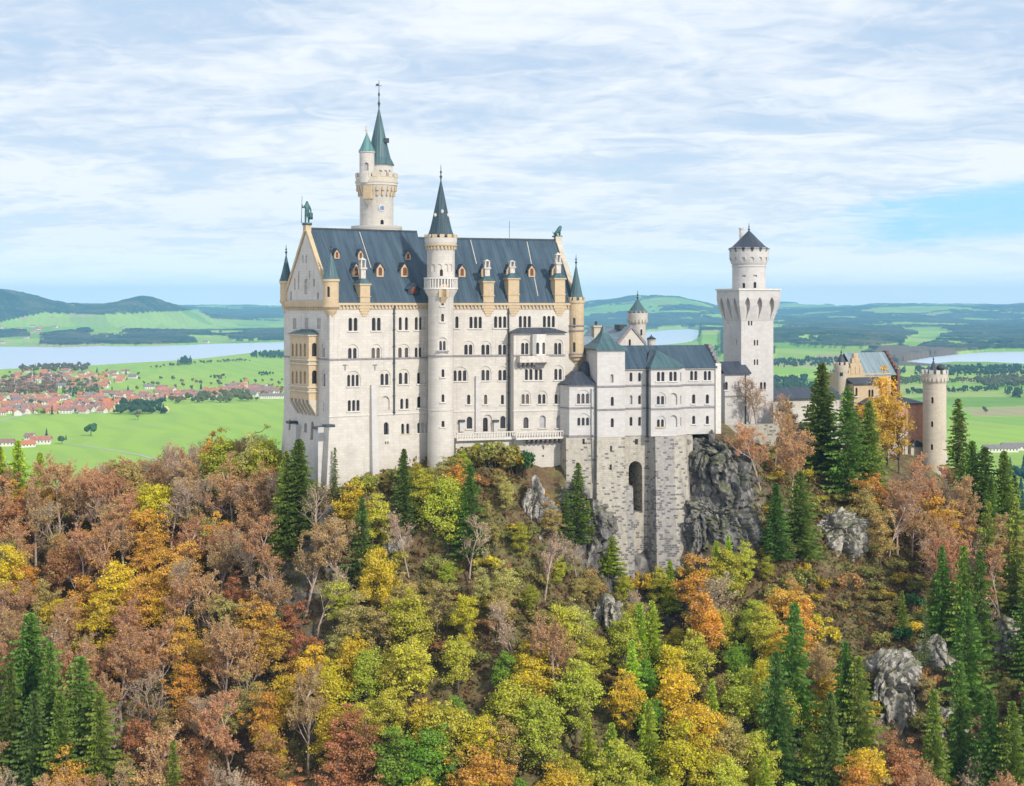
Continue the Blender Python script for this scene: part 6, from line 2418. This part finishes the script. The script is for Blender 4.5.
def broadleaf(seed, H=15.0, R=4.3, leaves=3600, leaf=.30, fullness=1.0, base=.28, nclump=30):
    """trunk with limbs reaching into leaf clumps; clumps leave gaps between them"""
    r = random.Random(seed)
    tr = MB()
    lean = Vector((r.uniform(-.6, .6), r.uniform(-.6, .6), 0))
    tp = [Vector((0, 0, -1.5)), Vector((0, 0, 0)), Vector((lean.x * .3, lean.y * .3, H * .3)), Vector((lean.x * .8, lean.y * .8, H * .6)), Vector((lean.x, lean.y, H * .86))]
    tr.tube(tp, [.30, .24, .19, .12, .03], 7)
    vs, fs = [], []
    clumps = []
    zc = H * (1 + base) / 2
    lob = [(rvec(r), r.uniform(.1, .4)) for _ in range(6)]
    for i in range(nclump):
        d_ = rvec(r)
        q = r.random() ** .45 * (.72 + sum(a_ * max(0, d_.dot(v_)) ** 2 for v_, a_ in lob))
        egg = 1.0 - .28 * max(0, d_.z)
        c = Vector((d_.x * R * q * egg, d_.y * R * q * egg, zc + d_.z * (H * (1 - base) / 2 - .6) * q)) + lean * .8
        clumps.append((c, r.choice((.45, .6, .8, 1.0, 1.3)) * r.uniform(.8, 1.2) * R / 4.3))
    for c, rr in clumps:
        h0 = max(H * .18, c.z - r.uniform(1.2, 3.4))
        f = min(1, h0 / (H * .86))
        s0 = Vector((lean.x * f, lean.y * f, h0))
        mid = (s0 + c) / 2 + Vector((r.uniform(-.3, .3), r.uniform(-.3, .3), -.35))
        tr.tube([s0, mid, c], [.085, .06, .02], 4)
        nl = int(leaves / nclump * rr * r.uniform(.6, 1.3) * fullness)
        sx_, sy_, tx_, ty_ = r.uniform(.7, 1.5), r.uniform(.7, 1.5), r.uniform(-1, 1), r.uniform(-1, 1)
        for _ in range(nl):
            d_ = Vector((r.gauss(0, .62), r.gauss(0, .62), r.gauss(0, .40)))
            p = c + Vector((d_.x * sx_, d_.y * sy_, d_.z + .18 * (d_.x * tx_ + d_.y * ty_))) * rr
            nrm = (d_ * .8 + rvec(r) * .9 + Vector((0, 0, .5))).normalized()
            a = nrm.cross(rvec(r)).normalized()
            b_ = nrm.cross(a)
            s = leaf * r.choice((.5, .7, .9, 1.2)) * r.uniform(.8, 1.2)
            quad(vs, fs, p, a * s * .62, b_ * s * .5)
    return tr.mesh('trunk', BARK, recalc=False), to_mesh('crown', vs, fs, LEAF)


def twiggy(seed, H=16.0, R=3.9, leaves=900, leaf=.26, mat=None):
    """half-bare tree: branching down to fine twigs, thin leaves left at their ends"""
    r = random.Random(seed)
    tr = MB()
    tips = []

    def grow(p, d_, L, rad, lev):
        n_ = 3
        pts, dd = [p], d_.copy()
        for i in range(n_):
            dd = (dd + rvec(r) * .22 + Vector((0, 0, .10))).normalized()
            pts.append(pts[-1] + dd * L / n_)
        rads = [rad * (1 - .5 * i / n_) for i in range(n_ + 1)]
        tr.tube(pts, rads, 5 if lev == 0 else 3)
        if lev == 3:
            tips.extend(pts[1:])
            return
        kids = (r.randint(10, 13), r.randint(6, 8), r.randint(5, 6))[lev]
        for i in range(kids):
            t = r.uniform(.32, 1.0) if lev == 0 else r.uniform(.25, 1.0)
            j = min(int(t * n_), n_ - 1)
            q = pts[j].lerp(pts[j + 1], t * n_ - j)
            a = rvec(r)
            side = (a - dd * a.dot(dd)).normalized()
            nd = (dd * r.uniform(.55, .95) + side * r.uniform(.5, .9) + Vector((0, 0, .15))).normalized()
            LL = (H * .42, H * .19, H * .10)[lev] * r.uniform(.6, 1.1) * (1.15 - t * .45)
            grow(q, nd, LL, max(rad * (.42, .48, .5)[lev], .018), lev + 1)
    tr.tube([(0, 0, -1.5), (0, 0, .2)], [.28, .24], 6)
    grow(Vector((0, 0, 0)), Vector((r.uniform(-.06, .06), r.uniform(-.06, .06), 1)), H * .85, .22, 0)
    vs, fs = [], []
    for _ in range(leaves):
        p = r.choice(tips) + rvec(r) * .45 * r.random()
        n_ = rvec(r)
        a = n_.cross(rvec(r)).normalized()
        s = leaf * r.uniform(.6, 1.2)
        quad(vs, fs, p, a * s * .6, n_.cross(a) * s * .5)
    return tr.mesh('trunk', mat or BARK_PALE, recalc=False), to_mesh('crown', vs, fs, LEAF)


def spruce(seed, H=20.0, R=2.7, dens=1.0, start=.05, thin=0.0, size=1.0):
    """drooping branches set all round the stem, each carrying hanging sprays"""
    r = random.Random(seed)
    tr = MB()
    tr.tube([(0, 0, -1.5), (0, 0, 0), (.05, .05, H * .6), (0, 0, H)], [.32, .27, .13, .015], 6)
    vs, fs = [], []
    nb = int(300 * dens)
    bulge = [r.uniform(.62, 1.28) for _ in range(8)]
    for i in range(nb):
        t = start + (1 - start) * (1 - (1 - (i + r.random()) / nb) ** 1.25 * 1.0) * .985
        if r.random() < thin:
            continue
        z = H * t
        a = i * 2.39996 + r.uniform(-.5, .5)
        L = (R * (1 - t) ** .78 + .18) * r.choice((.55, .8, .95, 1.0, 1.22)) * r.uniform(.9, 1.1) * bulge[int(a / .7854) % 8]
        d_ = Vector((math.cos(a), math.sin(a), 0))
        sd = Vector((-d_.y, d_.x, 0))
        m_ = max(2, int(L / .34))
        drop = r.uniform(.18, .5) - .35 * max(0, t - .6)
        for j in range(m_):
            s_ = (j + r.uniform(.3, .9)) / m_
            p = d_ * (L * s_) + Vector((0, 0, z - drop * L * s_ + .25 * L * s_ * s_))
            wd = size * (.34 + .30 * math.sin(math.pi * min(1, s_ * .8 + .15))) * (1.1 - .4 * t) * r.uniform(.7, 1.25)
            for sgn in (-1, 1):
                ax = (d_ * .8 + sd * sgn * r.uniform(.2, 1.0) + Vector((0, 0, r.uniform(-.4, .1)))).normalized() * wd * .6
                ay = (sd * sgn * r.uniform(.2, .7) + Vector((0, 0, -r.uniform(.3, 1.0))) + d_ * r.uniform(-.3, .3)).normalized() * wd * .45
                quad(vs, fs, p + sd * sgn * wd * r.uniform(.1, .4), ax, ay)
    return tr.mesh('trunk', BARK, recalc=False), to_mesh('crown', vs, fs, NEEDLE)


def shrub(seed, H=3.2, R=2.0, leaves=700, leaf=.24):
    r = random.Random(seed)
    tr = MB()
    vs, fs = [], []
    for i in range(9):
        a, q = r.random() * 6.28, r.random() ** .6 * R * .75
        c = Vector((q * math.cos(a), q * math.sin(a), H * r.uniform(.35, .8)))
        tr.tube([(0, 0, -.8), (c.x * .5, c.y * .5, c.z * .45), tuple(c)], [.06, .04, .015], 4)
        rr = r.uniform(.5, .95)
        for _ in range(leaves // 9):
            d_ = rvec(r)
            p = c + Vector((d_.x, d_.y, d_.z * .8)) * rr * r.random() ** .4
            n_ = (d_ + rvec(r)).normalized()
            a_ = n_.cross(rvec(r)).normalized()
            s = leaf * r.uniform(.6, 1.2)
            quad(vs, fs, p, a_ * s * .6, n_.cross(a_) * s * .5)
    return tr.mesh('stems', BARK, recalc=False), to_mesh('foliage', vs, fs, LEAF)


PROTO = {
    'full': [broadleaf(100 + i, 15, 3.5 + .4 * (i % 3), 17000, .225, 1.0, .12, 54 + 5 * i) for i in range(8)],
    'airy': [broadleaf(200 + i, 16, 3.6 + .3 * (i % 2), 9500, .225, 1.0, .14, 52) for i in range(7)],
    'twig': [twiggy(300 + i, 16, 4.4, 8000, .20) for i in range(6)],
    'bare': [twiggy(400 + i, 15, 3.8, 900, .24) for i in range(4)],
    'spruce': [spruce(500 + i, 20, (3.3, 4.4, 3.8, 5.0, 3.5, 4.7, 4.1)[i], (1.25, 1.1, .95, 1.2, .85, 1.0, 1.3)[i], .05, (0, .08, .15, .05, .2, .12, .0)[i]) for i in range(7)],
    'thinspruce': [spruce(540, 18, 2.3, .7, .05, .2, .8), spruce(541, 20, 2.4, .65, .04, .2, .8)],
    'larch': [spruce(560 + i, 17, 3.8, 1.0, .10, .05, 1.05) for i in range(3)],
    'shrub': [shrub(600 + i, 3.0 + .4 * (i % 2), 2.0) for i in range(5)],
}
PH = {'full': 15, 'airy': 16, 'twig': 16, 'bare': 15, 'spruce': 20, 'thinspruce': 19, 'larch': 17, 'shrub': 3.0}
PR = {'full': 4.6, 'airy': 4.4, 'twig': 4.2, 'bare': 3.8, 'spruce': 3.9, 'thinspruce': 2.3, 'larch': 3.0, 'shrub': 2.0}
# letter -> (builder, name, words, leaf colour, spread of the colour, height range)
KINDS = {
    'R': ('twig', 'beech_tree', 'rusty half bare beech', (0.58, 0.345, 0.175), .16, (12, 17)),
    'r': ('airy', 'beech_tree', 'copper red beech', (0.50, 0.235, 0.115), .18, (11, 16)),
    'O': ('airy', 'maple_tree', 'orange maple', (0.70, 0.385, 0.085), .16, (11, 16)),
    'Y': ('full', 'maple_tree', 'golden yellow maple', (0.68, 0.52, 0.06), .14, (11, 15)),
    'G': ('full', 'broadleaf_tree', 'yellow green broadleaf tree', (0.56, 0.53, 0.08), .14, (11, 16)),
    'g': ('full', 'broadleaf_tree', 'fresh green broadleaf tree', (0.23, 0.37, 0.05), .15, (9, 13)),
    'P': ('airy', 'broadleaf_tree', 'straw coloured broadleaf tree', (0.52, 0.42, 0.15), .16, (9, 14)),
    'B': ('bare', 'bare_tree', 'grey leafless tree', (0.54, 0.38, 0.22), .2, (10, 15)),
    'D': ('spruce', 'spruce_tree', 'dark green spruce', (0.145, 0.22, 0.04), .2, (14, 22)),
    'd': ('spruce', 'spruce_tree', 'blue green spruce', (0.115, 0.18, 0.04), .15, (12, 20)),
    'o': ('spruce', 'spruce_tree', 'olive green spruce', (0.22, 0.27, 0.045), .15, (13, 20)),
    't': ('thinspruce', 'spruce_tree', 'thin sparse spruce', (0.14, 0.18, 0.055), .15, (10, 18)),
    'L': ('larch', 'larch_tree', 'lime yellow larch', (0.43, 0.51, 0.06), .08, (10, 15)),
    'l': ('larch', 'larch_tree', 'fresh lime green larch', (0.36, 0.43, 0.05), .12, (8, 13)),
    'p': ('airy', 'small_tree', 'small straw coloured tree', (0.50, 0.40, 0.14), .18, (5, 8.5)),
    'q': ('full', 'small_tree', 'small yellow green tree', (0.46, 0.45, 0.06), .18, (5, 8)),
    'S': ('shrub', 'shrub', 'olive shrub', (0.36, 0.325, 0.095), .25, (2.2, 4.5)),
    's': ('shrub', 'shrub', 'russet shrub', (0.48, 0.28, 0.12), .25, (2.0, 4.0)),
    'y': ('shrub', 'shrub', 'yellow shrub', (0.62, 0.48, 0.07), .2, (2.2, 5.0)),
    'e': ('shrub', 'shrub', 'evergreen shrub', (0.065, 0.16, 0.055), .2, (2.5, 5.0)),
}
rt_ = random.Random(77)
PLANTS = []        # dicts, named and labelled once all stand


def plant(letter, x, y, h, col=None, wide=1.0, z=None):
    b_, nm, words, c, spread, _ = KINDS[letter]
    tm, cm = rt_.choice(PROTO[b_])
    s = h / PH[b_]
    root = bpy.data.objects.new(nm, None)
    C.objects.link(root)
    root.empty_display_size = .5
    root.location = (x, y, ground(x, y) if z is None else z)
    root.rotation_euler = (0, 0, rt_.random() * 6.28)
    w_ = s * wide * rt_.uniform(.92, 1.2)
    root.scale = (w_, w_, s)
    f = 1 + rt_.uniform(-spread, spread)
    c = col or c
    hue = rt_.uniform(-.07, .07)
    cc = (c[0] * f * (1 + hue), c[1] * f * (1 - hue), c[2] * f, 1)
    for n_, me in ((('stems', 'foliage') if b_ == 'shrub' else ('trunk', 'crown'))[0], tm), (('foliage' if b_ == 'shrub' else 'crown'), cm):
        o = bpy.data.objects.new(n_, me)
        C.objects.link(o)
        o.parent = root
        o.color = cc
    p = Vector(root.location)
    px = CXP + F * p.x / p.y
    PLANTS.append(dict(o=root, k=letter, px=px, base=HYP - F * p.z / p.y, top=HYP - F * (p.z + h) / p.y, x=x, y=y, h=h, r=PR[b_] * w_))
    return root


def tree_at(letter, px, top, base, Y=None, col=None, wide=1.0):
    """stands where the sight line of its foot meets the hill, as tall as it shows"""
    y = Y or hit_ground(px, base)
    if y is None:
        return None
    x = (px - CXP) / F * y
    z = ground(x, y)
    h = (HYP - top) / F * y - z
    hmax = {'spruce': 25, 'thinspruce': 22, 'larch': 21}.get(KINDS[letter][0], 16.5)
    while h > hmax and y < 360 and Y is None:      # farther up the slope a tree of a likely height shows the same top
        y += .5
        x = (px - CXP) / F * y
        z = ground(x, y)
        h = (HYP - top) / F * y - z
    h = min(h, hmax * 1.15 if Y is None else 27)
    return plant(letter, x, y, max(h, 1.5), col, wide)


EXPL = [
    # spruces that stand out
    ('D', 822, 362, 548, None, None, 1.45), ('D', 848, 386, 545, None, None, 1.3), ('t', 866, 404, 530), ('o', 869, 400, 520), ('d', 776, 482, 562, None, None, 1.3), ('D', 800, 470, 560, None, None, 1.3), 
    ('D', 958, 398, 525, None, None, 1.3), ('D', 985, 446, 560, None, None, 1.3), ('o', 1004, 450, 600), ('D', 972, 440, 560), ('o', 1016, 500, 640), ('o', 988, 500, 640), ('D', 942, 545, 650), ('o', 964, 545, 670), ('D', 980, 550, 690), 
    ('D', 968, 590, 720), ('o', 935, 575, 640), ('t', 962, 405, 540),
    ('D', 795, 602, 760, None, None, 1.3), ('d', 776, 650, 790), ('D', 845, 640, 790), ('D', 830, 690, 830), ('o', 858, 655, 800), 
    ('o', 934, 688, 810), ('D', 990, 690, 830), ('o', 1012, 700, 840), ('D', 960, 660, 790), ('t', 925, 600, 680),
    ('D', 299, 438, 545, None, None, 1.3), ('t', 335, 444, 506), ('d', 362, 495, 590), ('d', 404, 448, 540), ('q', 424, 468, 530), ('D', 470, 462, 560, None, None, 1.3), ('o', 286, 450, 560), 
    ('D', 578, 462, 548, None, None, 1.3), ('d', 566, 490, 545), ('l', 588, 500, 550), ('o', 608, 520, 580), ('e', 522, 446, 478), 
    ('D', 30, 612, 790, None, None, 1.3), ('D', 10, 660, 810), ('D', 80, 655, 810, None, None, 1.3), ('o', 60, 690, 820), ('o', 100, 690, 820), ('D', -8, 640, 800), ('d', 34, 690, 820), ('o', 173, 740, 870), ('D', 50, 640, 800),
    ('d', 72, 464, 505), ('d', 81, 464, 505), ('o', 902, 590, 640), ('e', 910, 590, 612), ('e', 902, 624, 645),
    # larches
    ('L', 18, 440, 530), ('L', 40, 452, 530), ('L', 0, 446, 530), ('l', 640, 602, 690), ('L', 632, 640, 730), ('l', 712, 678, 760), ('l', 588, 716, 790), ('l', 612, 722, 800), ('l', 606, 520, 580), ('l', 765, 755, 830), ('L', 652, 600, 690), ('l', 648, 700, 790),
    # broadleaf trees that stand out
    ('Y', 160, 477, 545), ('Y', 148, 484, 548), ('P', 124, 450, 530), ('P', 133, 456, 530), ('O', 213, 428, 515), ('G', 222, 436, 515), ('P', 254, 426, 505), ('G', 264, 432, 510), ('G', 240, 448, 520), ('B', 190, 446, 520), ('B', 178, 452, 520), ('B', 104, 448, 520), ('B', 92, 468, 530), ('R', 60, 470, 545), ('R', 82, 478, 550), ('r', 20, 490, 570), ('R', 36, 492, 570), ('R', 108, 484, 560),
    ('O', 887, 364, 470, 374, (0.72, 0.40, 0.07), .8), ('O', 876, 384, 470, 368, (0.70, 0.42, 0.08), .75), ('O', 899, 392, 470, 368, (0.70, 0.40, 0.08), .75), ('B', 757, 380, 432), ('B', 748, 392, 434), ('B', 772, 396, 436), ('R', 790, 405, 450), ('R', 775, 420, 470), ('R', 760, 432, 490), ('R', 792, 436, 510), ('B', 900, 480, 545),
    ('O', 694, 552, 690), ('O', 706, 590, 690), ('O', 480, 738, 870), ('O', 462, 748, 875), ('O', 496, 748, 870), ('Y', 700, 690, 830), ('Y', 690, 715, 850), ('Y', 676, 650, 770), ('g', 402, 722, 860), ('g', 418, 735, 860), ('g', 440, 720, 860),
    ('O', 265, 585, 700), ('O', 275, 610, 720), ('O', 250, 600, 700), ('Y', 120, 560, 680), ('O', 135, 575, 690), ('Y', 105, 590, 690), ('O', 96, 515, 610), ('Y', 4, 540, 640), ('O', 90, 560, 650), ('r', 345, 700, 850), ('r', 362, 705, 850), ('r', 335, 745, 880),
    ('O', 874, 465, 540), ('P', 866, 480, 550), ('O', 935, 480, 560), ('O', 950, 500, 580), ('R', 920, 470, 550), ('R', 962, 490, 580), ('P', 880, 500, 570),
    ('l', 716, 540, 600), ('l', 728, 535, 600), ('G', 722, 545, 610), ('G', 660, 565, 620), ('l', 670, 560, 620), ('O', 505, 452, 480), ('S', 500, 441, 470), ('S', 492, 439, 468), ('S', 484, 440, 466), ('q', 476, 442, 470), ('S', 508, 444, 474), ('q', 462, 450, 485), ('S', 452, 456, 480), ('S', 468, 446, 474), ('y', 515, 448, 478), ('p', 436, 462, 500), ('q', 416, 462, 500), ('S', 396, 466, 490), ('p', 386, 468, 500), ('S', 372, 472, 495), ('y', 362, 474, 500), ('S', 350, 480, 505), ('S', 343, 482, 510), ('S', 428, 464, 485), ('O', 455, 460, 520), ('P', 445, 455, 510), ('r', 900, 745, 830), ('r', 890, 725, 800), ('r', 908, 735, 820),
    ('Y', 60, 590, 660), ('O', 545, 490, 520), ('r', 548, 492, 515),
]
EXPL += [('S', 868, 668, 690), ('s', 926, 668, 692), ('y', 872, 700, 722), ('S', 924, 712, 735), ('s', 893, 655, 672), ('S', 912, 650, 666), ('S', 806, 566, 588), ('s', 850, 572, 592), ('S', 872, 540, 560), ('y', 822, 576, 594), ('S', 690, 560, 590), ('G', 745, 540, 590), ('S', 720, 572, 592), ('q', 700, 566, 604), ('S', 655, 575, 602), ('y', 640, 570, 600), ('q', 622, 572, 606), ('p', 552, 500, 545), ('S', 528, 520, 545), ('B', 545, 545, 600), ('p', 592, 570, 610), ('S', 612, 590, 612)]
for e in EXPL:
    tree_at(*e)

# the rest of the wood, by patches of the picture (64 x 45 pixels each, from row 440)
ZONES = """
GRRBGppSSS-----oBo
rRRBBPpqpp---RBoBo
RRORBPppqS-SSRBsRD
RROBBPPpqpSSpSssSD
RrOROPYYPYSgOBpSsD
RROROYGGPYGYOBSSsD
RRRBOYGGGYGYYBpSSD
RRBBOrGGGYGYYBSSSB
RRBBrrgGGGGYGOBBSD
""".split()


def letter_at(px, py):
    c, r_ = int(px // 64), int((py - 440) // 42)
    if 0 <= c < 16 and 0 <= r_:
        row = ZONES[min(r_, 8)]
        return row[min(c, 15)] if r_ < 9 else ZONES[8][min(c, 15)]
    if c < 0:
        return 'R'
    return 'D'


# highest row the filled-in crowns may reach, so that walls and rocks stay free
SKY = [(-200, 480), (0, 474), (60, 478), (100, 472), (150, 462), (200, 448), (235, 440), (270, 440), (285, 452), (310, 474), (345, 480), (360, 472), (385, 466), (430, 462), (452, 456), (470, 446), (505, 440), (525, 462), (530, 486), (560, 508), (590, 560), (610, 592),
       (640, 592), (690, 590), (705, 572), (745, 560), (752, 470), (768, 446), (795, 446), (812, 470), (870, 490), (885, 486), (905, 480), (925, 486), (950, 460), (990, 470), (1024, 470), (1200, 480)]
CLEARINGS = [(808, 522, 868, 574, .0), (866, 660, 928, 770, 0), (946, 708, 980, 772, 0), (524, 484, 552, 566, .15), (594, 598, 622, 660, 0), (688, 436, 752, 560, 0), (840, 585, 930, 660, .1), (870, 560, 930, 600, .3), (800, 590, 845, 640, .3), (930, 632, 948, 690, 0)]


def sky_row(px):
    for (a, b_), (c, d_) in zip(SKY, SKY[1:]):
        if a <= px <= c:
            return b_ + (d_ - b_) * (px - a) / (c - a)
    return 480


cand = []
yy = 232.0
while yy < 350:
    xx = -150.0
    while xx < 150:
        cand.append((xx + rt_.uniform(-1.3, 1.3), yy + rt_.uniform(-1.3, 1.3)))
        xx += 2.7
    yy += 2.7
rt_.shuffle(cand)
MIXUP = {'R': 'RRRRRrBBPPO', 'O': 'OOOPYRr', 'Y': 'YYGGPGG', 'G': 'GGGGYPGg', 'P': 'PPPBGYRP', 'B': 'BBBRRBrP', 'D': 'DDDod', 'o': 'ooDdS', 'r': 'rrRO', 'g': 'ggGG', 'S': 'SSpqpyspqBS', 's': 'sSSpBBpyR', 'p': 'ppSqPyB', 'q': 'qqSpqG', 'b': 'BBROpR', '-': '-'}
SPC = {'full': 4.1, 'airy': 3.8, 'twig': 3.5, 'bare': 3.9, 'spruce': 4.3, 'thinspruce': 3.4, 'larch': 3.8, 'shrub': 2.4}
MAXN = 440
for x, y in cand:
    if len(PLANTS) > 900:
        break
    z = ground(x, y)
    px, pb = CXP + F * x / y, HYP - F * z / y
    if not (-25 < px < 1050):
        continue
    L0 = letter_at(px, pb - 45)
    k = rt_.choice(MIXUP.get(L0, L0))
    if k == '-' or k not in KINDS:
        continue
    b_ = KINDS[k][0]
    h = rt_.uniform(*KINDS[k][5])
    top = HYP - F * (z + h) / y
    if b_ == 'shrub':
        if pb > 800:
            continue
    elif top > 792:
        continue
    sr = sky_row(px)
    if top < sr + rt_.uniform(0, 10):
        # too tall for this spot: a shrub instead where it fits
        h2 = z_h = (HYP - sr - 4) / F * y - z
        if h2 > 6 and b_ != 'shrub':
            h = h2
            if h < KINDS[k][5][0] * .6:
                continue
        elif 1.6 < h2 < 6:
            k = rt_.choice('SSsyeS')
            b_ = 'shrub'
            h = min(h2, rt_.uniform(2, 4.4))
        else:
            continue
        top = HYP - F * (z + h) / y
    mid = (top + pb) / 2
    bad = False
    for x0, y0, x1, y1, pr in CLEARINGS:
        if x0 < px < x1 and (y0 < mid < y1 or y0 + 6 < top < y1 - 6 or y0 + 6 < pb < y1):
            if b_ != 'shrub' or rt_.random() > pr:
                bad = True
    if bad:
        continue
    sp = SPC[b_]
    if any((x - p['x']) ** 2 + (y - p['y']) ** 2 < ((sp + SPC[KINDS[p['k']][0]]) / 2) ** 2 for p in PLANTS):
        continue
    # nothing stands inside walls
    plant(k, x, y, h)
# low shrubs close the gaps on the upper slope
rt_.shuffle(cand)
ns = sum(1 for p in PLANTS if p['k'] in 'Ssye')
for x, y in cand:
    if ns >= 285:
        break
    z = ground(x, y)
    px, pb = CXP + F * x / y, HYP - F * z / y
    if not (270 < px < 1040 and sky_row(px) + 8 < pb < 690):
        continue
    if any(x0 < px < x1 and y0 < pb < y1 for x0, y0, x1, y1, pr in CLEARINGS if pr == 0):
        continue
    if any((x - p['x']) ** 2 + (y - p['y']) ** 2 < (2.3 if p['k'] in 'Ssye' else 1.7) ** 2 for p in PLANTS):
        continue
    h = min(rt_.uniform(1.6, 3.4), (HYP - sky_row(px)) / F * y - z)
    if h < 1.2:
        continue
    plant(rt_.choice('SSSsyS'), x, y, h, None, 1.25)
    ns += 1
import collections
print('plants', len(PLANTS), collections.Counter(KINDS[p['k']][1] for p in PLANTS))

# low growth between the trees: one mass of tufts
r = random.Random(9)
vs, fs = [], []
vs2, fs2 = [], []
for i in range(46000):
    y = r.uniform(236, 345)
    x = r.uniform(-125, 135)
    px = CXP + F * x / y
    if not (-20 < px < 1040):
        continue
    z = ground(x, y)
    pb = HYP - F * z / y
    if pb < sky_row(px) - 2 or pb > 830:
        continue
    V, Q = (vs, fs) if r.random() < .55 else (vs2, fs2)
    hh = r.uniform(.25, 1.5)
    for _ in range(5):
        n_ = rvec(r)
        a = n_.cross(rvec(r)).normalized()
        s = r.uniform(.13, .36)
        quad(V, Q, Vector((x + r.uniform(-.6, .6), y + r.uniform(-.6, .6), z + hh * r.random() + .05)), a * s, n_.cross(a) * s * .8)
for V, Q, col, lab in ((vs, fs, (.17, .15, .055), 'low olive undergrowth on the slope'), (vs2, fs2, (.22, .11, .055), 'low russet undergrowth and fallen leaves on the slope')):
    o = bpy.data.objects.new('undergrowth', to_mesh('undergrowth', V, Q, LEAF))
    C.objects.link(o)
    o.color = (*col, 1)
    tag(o, lab, 'undergrowth', kind='stuff')

# ------------------------------------------------------------------ labels of the plants: kind, place by landmark, then order within the place
def where(p):
    px, top, base = p['px'], p['top'], p['base']
    mid = (top + base) / 2
    if mid < 520 and px < 280:
        return 'on the crest before the meadow' if px < 150 else 'on the crest left of the palace'
    if mid < 535:
        if px < 345:
            return 'at the foot of the west gable'
        if px < 425:
            return 'below the west wing'
        if px < 530:
            return 'below the palace terrace'
        if px < 690:
            return 'before the rubble piers'
        if px < 800:
            return 'under the square tower'
        if px < 915:
            return 'in front of the gatehouse'
        return 'beside the round gate tower'
    if mid < 625:
        if px < 110:
            return 'halfway down at the left edge'
        if px < 230:
            return 'halfway down the left wood'
        if px < 330:
            return 'halfway down below the west gable'
        if px < 430:
            return 'halfway down below the west wing'
        if px < 520:
            return 'halfway down below the terrace'
        if px < 640:
            return 'around the pale rock rib'
        if px < 760:
            return 'at the foot of the masonry'
        if px < 850:
            return 'around the pale jagged crag'
        if px < 930:
            return 'on the open slope below the gatehouse'
        return 'on the right edge below the gate tower'
    if mid < 705:
        if px < 110:
            return 'low at the left edge'
        if px < 230:
            return 'low in the left wood'
        if px < 330:
            return 'low below the west gable'
        if px < 430:
            return 'low below the west wing'
        if px < 520:
            return 'low below the terrace'
        if px < 640:
            return 'low below the rock rib'
        if px < 760:
            return 'low below the masonry'
        if px < 860:
            return 'left of the big low crag'
        if px < 935:
            return 'around the big low crag'
        return 'right of the big low crag'
    if px < 110:
        return 'in the bottom left corner'
    if px < 230:
        return 'at the bottom of the left wood'
    if px < 330:
        return 'at the bottom below the west gable'
    if px < 430:
        return 'at the bottom below the west wing'
    if px < 520:
        return 'at the bottom below the terrace'
    if px < 640:
        return 'at the bottom below the rock rib'
    if px < 760:
        return 'at the bottom below the masonry'
    if px < 870:
        return 'at the bottom left of the low crag'
    return 'in the bottom right corner'


ORD = ['', 'second', 'third', 'fourth', 'fifth', 'sixth', 'seventh', 'eighth', 'ninth', 'tenth', 'eleventh', 'twelfth', 'thirteenth', 'fourteenth', 'fifteenth', 'sixteenth']
clus = {}
for p in PLANTS:
    clus.setdefault((KINDS[p['k']][2], where(p)), []).append(p)
CAT = {'shrub': 'shrub'}
PLUR = {'beech_tree': 'beeches', 'maple_tree': 'maples', 'broadleaf_tree': 'broadleaf trees', 'bare_tree': 'leafless trees', 'spruce_tree': 'spruces', 'larch_tree': 'larches', 'shrub': 'shrubs', 'small_tree': 'small trees'}
for (words, wh), ps in clus.items():
    ps.sort(key=lambda p: p['px'])
    n_ = len(ps)
    for i, p in enumerate(ps):
        nm = KINDS[p['k']][1]
        if n_ == 1:
            lab = f'{words} {wh}'
        elif i == 0:
            lab = f'{words} {wh}, leftmost of {n_}'
        elif i == n_ - 1:
            lab = f'{words} {wh}, rightmost of {n_}'
        elif i < 15:
            lab = f'{words} {wh}, {ORD[i]} from left'
        else:
            lab = f'{words} {wh}, number {i + 1} from left'
        tag(p['o'], lab, CAT.get(nm, 'tree'), PLUR[nm] + ' on the castle hill')
# ------------------------------------------------------------------ the air
HAZE_D = 4.6e-5
mb = MB()
mb.box(-34000, 34000, -700, 27500, -260, 320)
m = bpy.data.materials.new('air')
m.use_nodes = True
n = NT(m.node_tree)
n.n.remove(n.n['Principled BSDF'])
vol = n.node('ShaderNodeVolumePrincipled')
vol.inputs['Color'].default_value = (0.30, 0.64, 1.0, 1)
vol.inputs['Density'].default_value = HAZE_D
vol.inputs['Anisotropy'].default_value = 0.0
n.l.new(vol.outputs[0], n.n['Material Output'].inputs['Volume'])
o = mb.build('haze', m)
tag(o, 'thin blue autumn haze over the plain and hills', 'haze', kind='stuff')
